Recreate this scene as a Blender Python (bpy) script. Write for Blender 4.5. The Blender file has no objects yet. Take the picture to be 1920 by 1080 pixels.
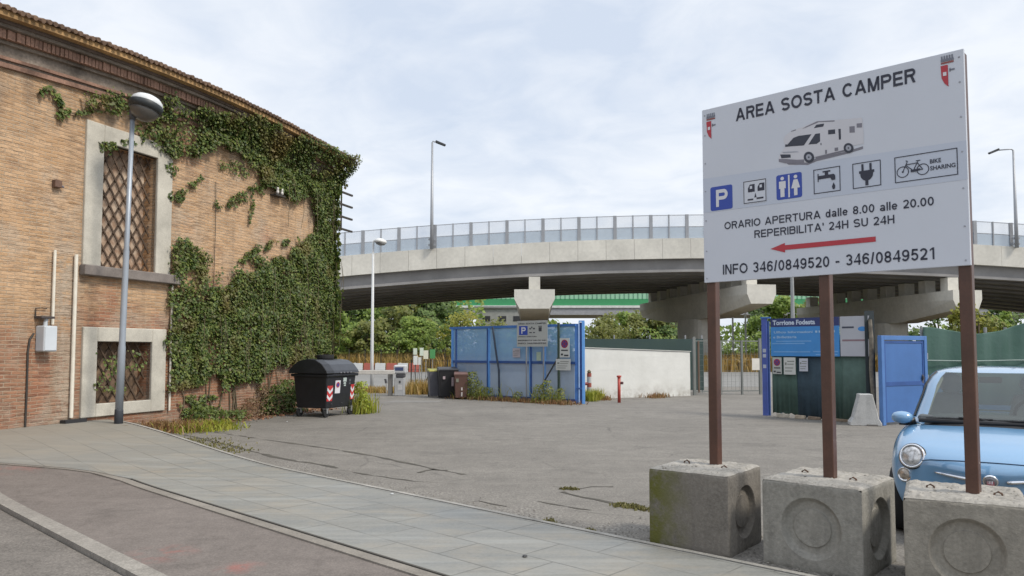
import bpy, bmesh, math, random
import numpy as np
from mathutils import Vector, Matrix
from mathutils.bvhtree import BVHTree

sc = bpy.context.scene
COL = sc.collection

# ------------------------------------------------------------------ camera
F_PX, PITCH, EYE = 1420.0, math.radians(3.2), 1.65
YP = 540 + 37.6
cam_data = bpy.data.cameras.new('camera')
cam = bpy.data.objects.new('camera', cam_data); COL.objects.link(cam)
cam.location = (0, 0, EYE); cam.rotation_euler = (math.radians(90) + PITCH, 0, 0)
cam_data.sensor_width = 36; cam_data.lens = 36 * F_PX / 1920
cam_data.shift_y = 37.6 / 1920
cam_data.clip_start = 0.1; cam_data.clip_end = 3000
sc.camera = cam

# ------------------------------------------------------------------ light
SUN_EL, SUN_AZ = math.radians(46), math.atan2(0.88, -0.47)      # azimuth from +Y towards +X
world = bpy.data.worlds.new('World'); sc.world = world
world.use_nodes = True
wn = world.node_tree; wn.nodes.clear()
def WN(t, **kw):
    n = wn.nodes.new(t)
    for k, v in kw.items(): setattr(n, k, v)
    return n
def wl(a, b): wn.links.new(a, b)
w_out = WN('ShaderNodeOutputWorld'); w_bg = WN('ShaderNodeBackground')
w_sky = WN('ShaderNodeTexSky', sky_type='NISHITA', sun_disc=False, sun_elevation=SUN_EL, sun_rotation=SUN_AZ)
w_sky.air_density = 1.0; w_sky.dust_density = 2.0
w_tc = WN('ShaderNodeTexCoord'); w_sep = WN('ShaderNodeSeparateXYZ'); wl(w_tc.outputs['Generated'], w_sep.inputs[0])
w_zc = WN('ShaderNodeMath', operation='MAXIMUM'); wl(w_sep.outputs['Z'], w_zc.inputs[0]); w_zc.inputs[1].default_value = 0.0
w_za = WN('ShaderNodeMath', operation='ADD'); wl(w_zc.outputs[0], w_za.inputs[0]); w_za.inputs[1].default_value = 0.16
w_dx = WN('ShaderNodeMath', operation='DIVIDE'); wl(w_sep.outputs['X'], w_dx.inputs[0]); wl(w_za.outputs[0], w_dx.inputs[1])
w_dy = WN('ShaderNodeMath', operation='DIVIDE'); wl(w_sep.outputs['Y'], w_dy.inputs[0]); wl(w_za.outputs[0], w_dy.inputs[1])
w_cm = WN('ShaderNodeCombineXYZ'); wl(w_dx.outputs[0], w_cm.inputs[0]); wl(w_dy.outputs[0], w_cm.inputs[1])
w_map = WN('ShaderNodeMapping'); wl(w_cm.outputs[0], w_map.inputs[0])
w_map.inputs['Rotation'].default_value = (0, 0, 0.5); w_map.inputs['Location'].default_value = (3.1, 1.7, 0)
def wnoise(scale, detail, rough, dist=0.0):
    n = WN('ShaderNodeTexNoise'); n.inputs['Scale'].default_value = scale; n.inputs['Detail'].default_value = detail
    n.inputs['Roughness'].default_value = rough; n.inputs['Distortion'].default_value = dist
    wl(w_map.outputs[0], n.inputs['Vector']); return n
w_n1 = wnoise(1.1, 6, 0.55, 0.3); w_n2 = wnoise(4.2, 5, 0.55, 0.5)
w_mx = WN('ShaderNodeMath', operation='MULTIPLY'); wl(w_n2.outputs['Fac'], w_mx.inputs[0]); w_mx.inputs[1].default_value = 0.62
w_ad = WN('ShaderNodeMath', operation='ADD'); wl(w_n1.outputs['Fac'], w_ad.inputs[0]); wl(w_mx.outputs[0], w_ad.inputs[1])
w_rp = WN('ShaderNodeMapRange'); wl(w_ad.outputs[0], w_rp.inputs[0])
w_rp.inputs[1].default_value = 0.60; w_rp.inputs[2].default_value = 0.96; w_rp.inputs[3].default_value = 0.0; w_rp.inputs[4].default_value = 1.0
# a nearly closed deck of thin cloud: cloud brightness rises from grey-blue gaps to white, and towards the zenith
w_cl = WN('ShaderNodeMix', data_type='RGBA'); wl(w_rp.outputs[0], w_cl.inputs['Factor'])
w_cl.inputs['A'].default_value = (0.745, 0.835, 0.98, 1); w_cl.inputs['B'].default_value = (1.02, 1.06, 1.12, 1)
w_sk = WN('ShaderNodeMix', data_type='RGBA', blend_type='MULTIPLY'); w_sk.inputs['Factor'].default_value = 1
wl(w_sky.outputs[0], w_sk.inputs['A']); w_sk.inputs['B'].default_value = (0.1, 0.1, 0.1, 1)
w_m2 = WN('ShaderNodeMix', data_type='RGBA'); w_m2.inputs['Factor'].default_value = 0.86
wl(w_sk.outputs['Result'], w_m2.inputs['A']); wl(w_cl.outputs['Result'], w_m2.inputs['B'])
w_zr = WN('ShaderNodeMapRange'); wl(w_zc.outputs[0], w_zr.inputs[0])
w_zr.inputs[1].default_value = 0.45; w_zr.inputs[2].default_value = 1.0; w_zr.inputs[3].default_value = 1.0; w_zr.inputs[4].default_value = 1.65
wl(w_m2.outputs['Result'], w_bg.inputs['Color']); wl(w_zr.outputs[0], w_bg.inputs['Strength'])
wl(w_bg.outputs[0], w_out.inputs['Surface'])

sun_d = bpy.data.lights.new('sun', 'SUN'); sun_d.energy = 2.8; sun_d.angle = math.radians(11); sun_d.color = (1.0, 0.93, 0.82)
sun = bpy.data.objects.new('sun', sun_d); COL.objects.link(sun)
_sd = Vector((math.sin(SUN_AZ) * math.cos(SUN_EL), math.cos(SUN_AZ) * math.cos(SUN_EL), math.sin(SUN_EL)))
sun.rotation_euler = _sd.to_track_quat('Z', 'Y').to_euler(); sun.location = _sd * 60
sc.view_settings.view_transform = 'Standard'; sc.view_settings.look = 'None'
sc.view_settings.exposure = 0.0; sc.view_settings.gamma = 1.0

# ------------------------------------------------------------------ where the photograph's points stand
def ray(x, y):
    cx = (x - 960) / F_PX; cy = (YP - y) / F_PX
    return (cx, math.cos(PITCH) - cy * math.sin(PITCH), math.sin(PITCH) + cy * math.cos(PITCH))
def gnd(x, y, z=0.0):
    r = ray(x, y); t = (z - EYE) / r[2]; return Vector((r[0] * t, r[1] * t, z))
def dep(x, y, Y):
    r = ray(x, y); t = Y / r[1]; return Vector((r[0] * t, Y, EYE + r[2] * t))
WP, WD, WNRM = (-8.72, 12.9), (0.346, 0.938), (0.938, -0.346)
def wal(x, y, o=0.0):                     # (along, height) on the brick facade, o metres proud of it
    r = ray(x, y); px, py = WP[0] + o * WNRM[0], WP[1] + o * WNRM[1]; u = r[0] / r[1]
    s = (px - u * py) / (u * WD[1] - WD[0]); Y = py + s * WD[1]; t = Y / r[1]
    return s, EYE + r[2] * t
def line_at(x, P, Q):                     # point of the ground line P-Q seen at photo column x
    u = (x - 960) / F_PX; d = (Q[0] - P[0], Q[1] - P[1])
    t = (u * P[1] - P[0]) / (d[0] - u * d[1]); return (P[0] + d[0] * t, P[1] + d[1] * t)

# ------------------------------------------------------------------ materials
def lin(r, g, b):
    f = lambda c: (c / 255 / 12.92) if c / 255 <= 0.04045 else ((c / 255 + 0.055) / 1.055) ** 2.4
    return (f(r), f(g), f(b))
class NT:
    def __init__(s, name):
        s.m = bpy.data.materials.new(name); s.m.use_nodes = True; s.t = s.m.node_tree
        s.b = s.t.nodes['Principled BSDF']; s.out = s.t.nodes['Material Output']
        s.tc = s.t.nodes.new('ShaderNodeTexCoord')
    def n(s, t, ins=None, **kw):
        o = s.t.nodes.new(t)
        for k, v in kw.items(): setattr(o, k, v)
        for k, v in (ins or {}).items(): s.put(v, o.inputs[k])
        return o
    def put(s, v, sock):
        if hasattr(v, 'links'): s.t.links.new(v, sock)
        elif isinstance(v, tuple) and len(v) == 3 and sock.type == 'RGBA': sock.default_value = (*v, 1)
        else: sock.default_value = v
    def noise(s, scale, detail=4, rough=0.6, vec=None, dist=0.0):
        o = s.n('ShaderNodeTexNoise', {'Scale': scale, 'Detail': detail, 'Roughness': rough, 'Distortion': dist})
        s.t.links.new(vec or s.tc.outputs['Object'], o.inputs['Vector']); return o.outputs['Fac']
    def map(s, scale=(1, 1, 1), rot=(0, 0, 0), loc=(0, 0, 0), vec=None):
        o = s.n('ShaderNodeMapping', {'Scale': scale, 'Rotation': rot, 'Location': loc})
        s.t.links.new(vec or s.tc.outputs['Object'], o.inputs['Vector']); return o.outputs[0]
    def rng(s, v, a, b, c=0.0, d=1.0):
        o = s.n('ShaderNodeMapRange', {0: v, 1: a, 2: b, 3: c, 4: d}); return o.outputs[0]
    def mix(s, f, a, b, mode='MIX'):
        o = s.n('ShaderNodeMix', data_type='RGBA', blend_type=mode)
        s.put(f, o.inputs['Factor'])
        s.put(a, o.inputs['A']); s.put(b, o.inputs['B']); return o.outputs['Result']
    def math(s, op, a, b=0.0):
        o = s.n('ShaderNodeMath', {0: a, 1: b}, operation=op); return o.outputs[0]
    def bump(s, h, strength=0.3, dist=0.02):
        o = s.n('ShaderNodeBump', {'Height': h, 'Strength': strength, 'Distance': dist})
        s.t.links.new(o.outputs[0], s.b.inputs['Normal'])
    def base(s, c): s.put(c, s.b.inputs['Base Color'])
    def sep(s):
        o = s.n('ShaderNodeSeparateXYZ'); s.t.links.new(s.tc.outputs['Object'], o.inputs[0]); return o.outputs
MATS = {}
def M(name, col, rough=0.6, metal=0.0, var=0.15, scale=2.0, fine=0.0, fscale=60.0, bump=0.0, bscale=80.0, coat=0.0):
    if name in MATS: return MATS[name]
    t = NT(name); k = lambda f: tuple(min(1, c * f) for c in col)
    c = t.mix(t.rng(t.noise(scale, 5, 0.65), 0.3, 0.7), k(1 - var), k(1 + var))
    if fine: c = t.mix(t.rng(t.noise(fscale, 2, 0.5), 0.3, 0.7), t.mix(1.0, c, (1 - fine,) * 3, 'MULTIPLY'), t.mix(1.0, c, (1 + fine,) * 3, 'MULTIPLY'))
    t.base(c); t.b.inputs['Roughness'].default_value = rough; t.b.inputs['Metallic'].default_value = metal
    if coat: t.b.inputs['Coat Weight'].default_value = coat; t.b.inputs['Coat Roughness'].default_value = 0.05
    if bump: t.bump(t.noise(bscale, 4, 0.6), bump, 0.01)
    MATS[name] = t.m; return t.m
def see_through(name, col, opac, rough=0.5, gloss=0.0):
    if name in MATS: return MATS[name]
    t = NT(name); t.base(t.mix(t.noise(1.5, 4), tuple(c * 0.85 for c in col), tuple(min(1, c * 1.15) for c in col))); t.b.inputs['Roughness'].default_value = rough
    tr = t.n('ShaderNodeBsdfTransparent'); mx = t.n('ShaderNodeMixShader', {0: opac})
    t.t.links.new(tr.outputs[0], mx.inputs[1]); t.t.links.new(t.b.outputs[0], mx.inputs[2]); t.t.links.new(mx.outputs[0], t.out.inputs['Surface'])
    MATS[name] = t.m; return t.m
def leaf_mat(name, cols, hue=None, hscale=0.35, trans=0.35, thr=(0.5, 0.62)):
    """leaf colour differs leaf by leaf (random per island); hue: patches of another colour"""
    if name in MATS: return MATS[name]
    t = NT(name); g = t.n('ShaderNodeNewGeometry'); r = g.outputs['Random Per Island']
    rp = t.n('ShaderNodeValToRGB'); t.t.links.new(r, rp.inputs[0]); e = rp.color_ramp.elements
    while len(e) < len(cols): e.new(0.5)
    for i, c in enumerate(cols): e[i].position = i / (len(cols) - 1); e[i].color = (*c, 1)
    c = rp.outputs[0]
    if hue: c = t.mix(t.rng(t.noise(hscale, 3, 0.6), thr[0], thr[1]), c, t.mix(r, hue, tuple(x * 0.55 for x in hue)))
    t.base(c); t.b.inputs['Roughness'].default_value = 0.55
    tl = t.n('ShaderNodeBsdfTranslucent'); t.put(c, tl.inputs['Color']); mx = t.n('ShaderNodeMixShader', {0: trans})
    t.t.links.new(t.b.outputs[0], mx.inputs[1]); t.t.links.new(tl.outputs[0], mx.inputs[2]); t.t.links.new(mx.outputs[0], t.out.inputs['Surface'])
    MATS[name] = t.m; return t.m

# ------------------------------------------------------------------ mesh builder
class MB:
    def __init__(s): s.v = []; s.f = []; s.mi = []; s.m = 0
    def face(s, pts):
        i = len(s.v); s.v += [tuple(p) for p in pts]; s.f.append(tuple(range(i, i + len(pts)))); s.mi.append(s.m)
    def add(s, vs, fs):
        i = len(s.v); s.v += [tuple(p) for p in vs]
        for f in fs: s.f.append(tuple(i + k for k in f)); s.mi.append(s.m)
    def hexa(s, lo, hi):                       # two quads, same winding
        s.add(list(lo) + list(hi), [(3, 2, 1, 0), (4, 5, 6, 7), (0, 1, 5, 4), (1, 2, 6, 5), (2, 3, 7, 6), (3, 0, 4, 7)])
    def box(s, x0, x1, y0, y1, z0, z1):
        s.hexa([(x0, y0, z0), (x1, y0, z0), (x1, y1, z0), (x0, y1, z0)], [(x0, y0, z1), (x1, y0, z1), (x1, y1, z1), (x0, y1, z1)])
    def beam(s, p, q, w, h=None, up=(0, 0, 1)):
        h = h or w; p, q = Vector(p), Vector(q); d = (q - p).normalized(); u = Vector(up)
        if abs(d.dot(u)) > 0.98: u = Vector((0, 1, 0)) if abs(d.y) < 0.9 else Vector((1, 0, 0))
        a = d.cross(u).normalized() * (w / 2); b = a.cross(d).normalized() * (h / 2)
        s.hexa([p - a - b, p + a - b, p + a + b, p - a + b], [q - a - b, q + a - b, q + a + b, q - a + b])
    def tube(s, pts, rs, n=8, cap=True):
        pts = [Vector(p) for p in pts]
        if not isinstance(rs, (list, tuple)): rs = [rs] * len(pts)
        rings = []; ref = None
        for i, p in enumerate(pts):
            d = (pts[min(i + 1, len(pts) - 1)] - pts[max(i - 1, 0)]).normalized()
            if ref is None or abs(ref.dot(d)) > 0.95: ref = Vector((0, 0, 1)) if abs(d.z) < 0.9 else Vector((1, 0, 0))
            a = d.cross(ref).normalized(); b = d.cross(a).normalized()
            rings.append([p + (a * math.cos(k * 2 * math.pi / n) + b * math.sin(k * 2 * math.pi / n)) * rs[i] for k in range(n)])
        vs = [v for r in rings for v in r]; fs = []
        for i in range(len(pts) - 1):
            for k in range(n): fs.append((i * n + k, i * n + (k + 1) % n, (i + 1) * n + (k + 1) % n, (i + 1) * n + k))
        if cap: fs.append(tuple(range(n - 1, -1, -1))); fs.append(tuple((len(pts) - 1) * n + k for k in range(n)))
        s.add(vs, fs)
    def lathe(s, c, prof, n=20, mat=None):     # prof: (radius, height); mat: optional matrix for the axis
        c = Vector(c); vs = []; fs = []
        for r, z in prof:
            for k in range(n):
                v = Vector((r * math.cos(k * 2 * math.pi / n), r * math.sin(k * 2 * math.pi / n), z))
                vs.append(c + (mat @ v if mat else v))
        for i in range(len(prof) - 1):
            for k in range(n): fs.append((i * n + k, i * n + (k + 1) % n, (i + 1) * n + (k + 1) % n, (i + 1) * n + k))
        fs.append(tuple(range(n - 1, -1, -1))); fs.append(tuple((len(prof) - 1) * n + k for k in range(n)))
        s.add(vs, fs)
    def flat(s, pts, y, fn=None):              # polygon in an upright plane: (x, z) at depth y
        s.face([(p[0], y, p[1]) for p in pts])
    def disc(s, cx, cz, r, y, n=20, rz=None):
        s.flat([(cx + r * math.cos(k * 2 * math.pi / n), cz + (rz or r) * math.sin(k * 2 * math.pi / n)) for k in range(n)], y)
    def prism(s, poly, y0, y1):                # (x, z) polygon extruded y0..y1
        n = len(poly); vs = [(p[0], y0, p[1]) for p in poly] + [(p[0], y1, p[1]) for p in poly]
        fs = [tuple(range(n)), tuple(range(2 * n - 1, n - 1, -1))] + [(k, k + n, (k + 1) % n + n, (k + 1) % n) for k in range(n)]
        s.add(vs, fs)
    def build(s, name, mats, parent=None, smooth=False, bevel=0.0, seg=1, loc=None, fix=True):
        me = bpy.data.meshes.new(name); me.from_pydata(s.v, [], s.f)
        for m in (mats if isinstance(mats, (list, tuple)) else [mats]): me.materials.append(m)
        me.polygons.foreach_set('material_index', s.mi)
        if fix and len(s.f) < 60000:
            bm = bmesh.new(); bm.from_mesh(me); bmesh.ops.recalc_face_normals(bm, faces=bm.faces); bm.to_mesh(me); bm.free()
        if smooth: me.polygons.foreach_set('use_smooth', [True] * len(me.polygons))
        o = bpy.data.objects.new(name, me); COL.objects.link(o)
        if parent: o.parent = parent
        if loc: o.location = loc
        if bevel:
            b = o.modifiers.new('bevel', 'BEVEL'); b.width = bevel; b.segments = seg; b.limit_method = 'ANGLE'; b.angle_limit = math.radians(40)
        return o
def thing(name, label, cat, loc=(0, 0, 0), rotz=0.0, group=None):
    o = bpy.data.objects.new(name, None); COL.objects.link(o); o.location = loc; o.rotation_euler = (0, 0, rotz)
    o.empty_display_size = 0.3
    return tag(o, label, cat, group)
def tag(o, label, cat, group=None, kind=None):
    o['label'] = label; o['category'] = cat
    if group: o['group'] = group
    if kind: o['kind'] = kind
    return o
def struct(o, kind='structure'): o['kind'] = kind; return o
def copy_tree(o, parent=None):
    c = o.copy(); COL.objects.link(c)
    if parent: c.parent = parent
    for ch in list(o.children): copy_tree(ch, c)
    return c
def evaluated(o):
    bpy.context.view_layer.update()
    return bpy.data.meshes.new_from_object(o.evaluated_get(bpy.context.evaluated_depsgraph_get()))
_glyphs = {}
def text_shape(body, bold=0.0):
    key = (body, bold)
    if key not in _glyphs:
        cu = bpy.data.curves.new('lettering', 'FONT'); cu.body = body; cu.size = 1.0; cu.offset = bold; cu.resolution_u = 3; cu.fill_mode = 'FRONT'
        o = bpy.data.objects.new('lettering', cu); COL.objects.link(o)
        me = evaluated(o); vs = [tuple(v.co[:2]) for v in me.vertices]; fs = [tuple(p.vertices) for p in me.polygons]
        bpy.data.objects.remove(o); bpy.data.curves.remove(cu); bpy.data.meshes.remove(me); _glyphs[key] = (vs, fs)
    return _glyphs[key]
def put_text(mb, body, x0, x1, z, cap, y, bold=0.02):
    """flat lettering from x0 to x1 on the baseline z with capital height cap, in an upright plane at depth y"""
    vs, fs = text_shape(body, bold)
    xs = [v[0] for v in vs]; sx = (x1 - x0) / (max(xs) - min(xs)); m = min(xs); hs = text_shape('H', bold)[0]; sz = cap / max(v[1] for v in hs)
    mb.add([(x0 + (v[0] - m) * sx, y, z + v[1] * sz) for v in vs], fs)
def leaves_mesh(name, C_, Nn, S, mat, parent=None, aspect=0.75, up=None):
    """one mesh of leaf-shaped faces: centres, facing directions, sizes (numpy)"""
    n = len(C_); rng = np.random.default_rng(n + 7)
    d = rng.normal(size=(n, 3)) * 0.6
    if up is not None: d = d + np.array(up)
    Nn = Nn / (np.linalg.norm(Nn, axis=1, keepdims=True) + 1e-9)
    d = d - Nn * np.sum(d * Nn, axis=1, keepdims=True); d /= (np.linalg.norm(d, axis=1, keepdims=True) + 1e-9)
    e = np.cross(Nn, d); S = S[:, None]
    V = np.empty((n, 4, 3)); V[:, 0] = C_ - d * S * 0.5; V[:, 1] = C_ + e * S * 0.5 * aspect + Nn * S * 0.08 - d * S * 0.05
    V[:, 2] = C_ + d * S * 0.5; V[:, 3] = C_ - e * S * 0.5 * aspect + Nn * S * 0.08 - d * S * 0.05
    me = bpy.data.meshes.new(name); me.vertices.add(n * 4); me.vertices.foreach_set('co', V.reshape(-1))
    me.loops.add(n * 4); me.loops.foreach_set('vertex_index', np.arange(n * 4, dtype=np.int32))
    me.polygons.add(n); me.polygons.foreach_set('loop_start', np.arange(0, n * 4, 4, dtype=np.int32))
    me.materials.append(mat); me.update(calc_edges=True); me.validate()
    o = bpy.data.objects.new(name, me); COL.objects.link(o)
    if parent: o.parent = parent
    return o
def blades_mesh(name, P, H, mat, lean=0.35, width=0.012, parent=None, seed=1):
    """grass blades: bent two-piece strips standing at P (n,3), height H (n,)"""
    n = len(P); rng = np.random.default_rng(seed); a = rng.uniform(0, 2 * math.pi, n); l = rng.normal(0, lean, n)
    w = np.stack([np.cos(a), np.sin(a), np.zeros(n)], 1) * (width * (0.6 + rng.random(n)))[:, None]
    b = rng.uniform(0, 2 * math.pi, n); dr = np.stack([np.cos(b), np.sin(b), np.zeros(n)], 1)
    up = np.array([0, 0, 1.0])
    mid = P + up * (H * 0.55)[:, None] + dr * (l * H * 0.25)[:, None]; tip = P + up * (H * (1 - 0.25 * np.abs(l)))[:, None] + dr * (l * H * 0.9)[:, None]
    V = np.empty((n, 5, 3)); V[:, 0] = P - w; V[:, 1] = P + w; V[:, 2] = mid + w * 0.8; V[:, 3] = mid - w * 0.8; V[:, 4] = tip
    me = bpy.data.meshes.new(name); me.vertices.add(n * 5); me.vertices.foreach_set('co', V.reshape(-1))
    base = np.arange(n)[:, None] * 5; lp = np.concatenate([base + np.array([0, 1, 2, 3]), base + np.array([3, 2, 4])], 1).reshape(-1)
    me.loops.add(n * 7); me.loops.foreach_set('vertex_index', lp.astype(np.int32))
    ls = np.stack([np.arange(n) * 7, np.arange(n) * 7 + 4], 1).reshape(-1)
    me.polygons.add(n * 2); me.polygons.foreach_set('loop_start', ls.astype(np.int32))
    me.materials.append(mat); me.update(calc_edges=True); me.validate()
    o = bpy.data.objects.new(name, me); COL.objects.link(o)
    if parent: o.parent = parent
    return o
# ------------------------------------------------------------------ plain grotesque lettering drawn as strokes
def glyph(ch, w):
    h = w / 2; P = []
    rect = lambda x0, y0, x1, y1: P.append([(x0, y0), (x1, y0), (x1, y1), (x0, y1)])
    def sl(x0, y0, x1, y1, s): P.append([(x0, y0), (x0 + s, y0), (x1 + s, y1), (x1, y1)])
    def line(pts):
        for i in range(len(pts) - 1):
            (x0, y0), (x1, y1) = pts[i], pts[i + 1]
            def nrm(k):
                a = pts[max(k - 1, 0)]; b = pts[min(k + 1, len(pts) - 1)]; d = Vector((b[0] - a[0], b[1] - a[1])).normalized(); return (-d.y * h, d.x * h)
            n0, n1 = nrm(i), nrm(i + 1); P.append([(x0 + n0[0], y0 + n0[1]), (x0 - n0[0], y0 - n0[1]), (x1 - n1[0], y1 - n1[1]), (x1 + n1[0], y1 + n1[1])])
    def arc(cx, cy, rx, ry, a0, a1, n=14): return [(cx + rx * math.cos(math.radians(a0 + (a1 - a0) * k / n)), cy + ry * math.sin(math.radians(a0 + (a1 - a0) * k / n))) for k in range(n + 1)]
    W = .68
    if ch == ' ': return [], .38
    if ch == 'A': W = .96; s = w * 1.08; sl(0, 0, W / 2 - s / 2, 1, s); P.append([(W - s, 0), (W, 0), (W / 2 + s / 2, 1), (W / 2 - s / 2, 1)]); rect(.22, .22, W - .22, .22 + w * .95)
    elif ch in 'BRP':
        W = .84; rect(0, 0, w, 1); lo = .44 if ch == 'R' else (.46 if ch == 'B' else .40); rx = .22 if ch != 'B' else .20; ry = (1 - lo - w + w) / 2 - h + 0.0; cy = (1 + lo) / 2
        line([(w, 1 - h), (W - .30, 1 - h)] + arc(W - .30, cy, rx + .30 - .22 - h + .0, (1 - lo) / 2 - h + h * 0, 90, -90) + [(w, cy - (1 - lo) / 2 + h)])
        if ch == 'B': cy = (lo + w) / 2; line([(W - .30, lo + h)] + arc(W - .28, (lo + w) / 2, .28 - h, (lo + w) / 2 - h, 90, -90) + [(w, h)])
        if ch == 'R': sl(W - w * 1.15, 0, .40, lo + h, w * 1.15)
    elif ch == 'C': W = .92; line(arc(W / 2, .5, W / 2 - h, .5 - h, 38, 322, 24))
    elif ch == 'G': W = .98; line(arc(.48, .5, .48 - h, .5 - h, 40, 322, 24)); rect(.52, .40, .94, .40 + w); rect(.94 - w, .16, .94, .40)
    elif ch == 'O': W = 1.0; line(arc(.5, .5, .5 - h, .5 - h, 0, 360, 30))
    elif ch == 'S': W = .82; ry = (.5 - h) / 2; line(arc(W / 2, .5 + ry, W / 2 - h, ry, 25, 270, 14)[:-1] + arc(W / 2, .5 - ry, W / 2 - h, ry, 90, -155, 14))
    elif ch == 'T': W = .80; rect(0, 1 - w, W, 1); rect(W / 2 - h, 0, W / 2 + h, 1 - w)
    elif ch == 'E': W = .76; rect(0, 0, w, 1); [rect(w, y, x, y + w) for y, x in ((0, W), (.5 - h, W - .05), (1 - w, W - .01))]
    elif ch == 'F': W = .72; rect(0, 0, w, 1); [rect(w, y, x, y + w) for y, x in ((.48 - h, W - .06), (1 - w, W))]
    elif ch == 'L': W = .70; rect(0, 0, w, 1); rect(w, 0, W, w)
    elif ch == 'I': W = w; rect(0, 0, w, 1)
    elif ch == 'H': W = .80; rect(0, 0, w, 1); rect(W - w, 0, W, 1); rect(w, .5 - h, W - w, .5 + h)
    elif ch == 'M': W = .94; s = w * 1.1; rect(0, 0, w * .9, 1); rect(W - w * .9, 0, W, 1); P.append([(W / 2 - s / 2, 0), (W / 2 + s / 2, 0), (s, 1), (0, 1)]); P.append([(W / 2 - s / 2, 0), (W / 2 + s / 2, 0), (W, 1), (W - s, 1)])
    elif ch == 'N': W = .80; s = w * 1.2; rect(0, 0, w, 1); rect(W - w, 0, W, 1); P.append([(W - s, 0), (W, 0), (s, 1), (0, 1)])
    elif ch == 'U': W = .80; line([(h, 1), (h, .36)] + arc(W / 2, .36, W / 2 - h, .36 - h, 180, 360) + [(W - h, 1)])
    elif ch == '0': line(arc(W / 2, .5, W / 2 - h, .5 - h, 0, 360, 26))
    elif ch == '1': rect(.32, 0, .32 + w, 1); P.append([(.08, .70), (.34, .86), (.34, 1), (.08, .84)])
    elif ch == '2': line(arc(W / 2, .70, W / 2 - h, .30 - h, 165, -25, 12) + [(.45, .40), (.16, .16), (.09, h)]); rect(h * .6, 0, W, w)
    elif ch == '3': ry = (.5 - h) / 2; line(arc(W / 2 - .01, .5 + ry, W / 2 - h - .01, ry, 160, -90)); line(arc(W / 2, .5 - ry, W / 2 - h, ry + .0, 90, -160))
    elif ch == '4': W = .72; rect(.46, 0, .46 + w, 1); rect(0, .22, W, .22 + w); P.append([(0, .22), (w * .9, .22 + w), (.46 + w, 1), (.46, 1)])
    elif ch == '5': rect(.12, 1 - w, W - .04, 1); P.append([(.04, .45), (.04 + w, .45), (.12 + w, 1), (.12, 1)]); line([(.06, .52)] + arc(W / 2, .34, W / 2 - h, .34 - h, 125, -160, 16))
    elif ch == '6': line(arc(W / 2, .33, W / 2 - h, .33 - h, 0, 360, 20)); line(arc(W / 2 + .04, .55, W / 2 - h + .04, .45 - h, 205, 35, 14))
    elif ch == '8': ry = (.5 - h) / 2; line(arc(W / 2, .5 + ry, W / 2 - h - .03, ry, 0, 360, 20)); line(arc(W / 2, .5 - ry, W / 2 - h, ry, 0, 360, 20))
    elif ch == '9': line(arc(W / 2, .67, W / 2 - h, .33 - h, 0, 360, 20)); line(arc(W / 2 - .04, .45, W / 2 - h + .04, .45 - h, 25, -145, 14))
    elif ch == '/': W = .38; sl(0, -.02, W - w, 1.02, w)
    elif ch == '-': W = .40; rect(0, .32, .40, .32 + w)
    elif ch == '.': W = w * 1.1; rect(0, 0, W, w * 1.1)
    elif ch == "'": W = w; rect(0, .66, w, 1)
    elif ch == 'l': W = w; rect(0, 0, w, 1)
    elif ch == 'd': W = .64; rect(W - w, 0, W, 1); line(arc(W / 2 - .02, .37, W / 2 - h - .02, .37 - h, 0, 360, 20))
    elif ch == 'a': W = .66; line(arc(.32, .52, .30 - h, .22 - h, 160, 0, 8) + [(.62 - h, .30), (.64 - h, 0)]); line(arc(.30, .22, .30 - h, .22 - h, 0, 360, 16))
    elif ch == 'e': W = .66; line(arc(W / 2, .37, W / 2 - h, .37 - h, 0, 325, 20)); rect(h, .37 - h * .8, W - h, .37 + h * .8)
    return P, W
def put_lines(mb, body, x0, x1, z, cap, y, w=.16, gap=.14):
    x = 0; out = []
    for ch in body:
        P, W = glyph(ch, w); out += [[(p[0] + x, p[1]) for p in q] for q in P]; x += W + gap
    k = (x1 - x0) / (x - gap)
    for q in out: mb.face([(x0 + p[0] * k, y, z + p[1] * cap) for p in q])
# ================================================================== THE GROUND
EA, EB, E0 = Vector((-0.729, 0.685)), Vector((0.685, 0.729)), Vector((1.165, 6.50))     # along / across the pavement edge
def ab(a, b): p = E0 + EA * a + EB * b; return (p.x, p.y)
def to_ab(x, y): d = Vector((x, y)) - E0; return d.dot(EA), d.dot(EB)
def rise(x, y):
    a, b = to_ab(x, y); t = min(1, max(0, (a - 5.5) / 6.5)); return 0.27 * t * t * (3 - 2 * t)

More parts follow.
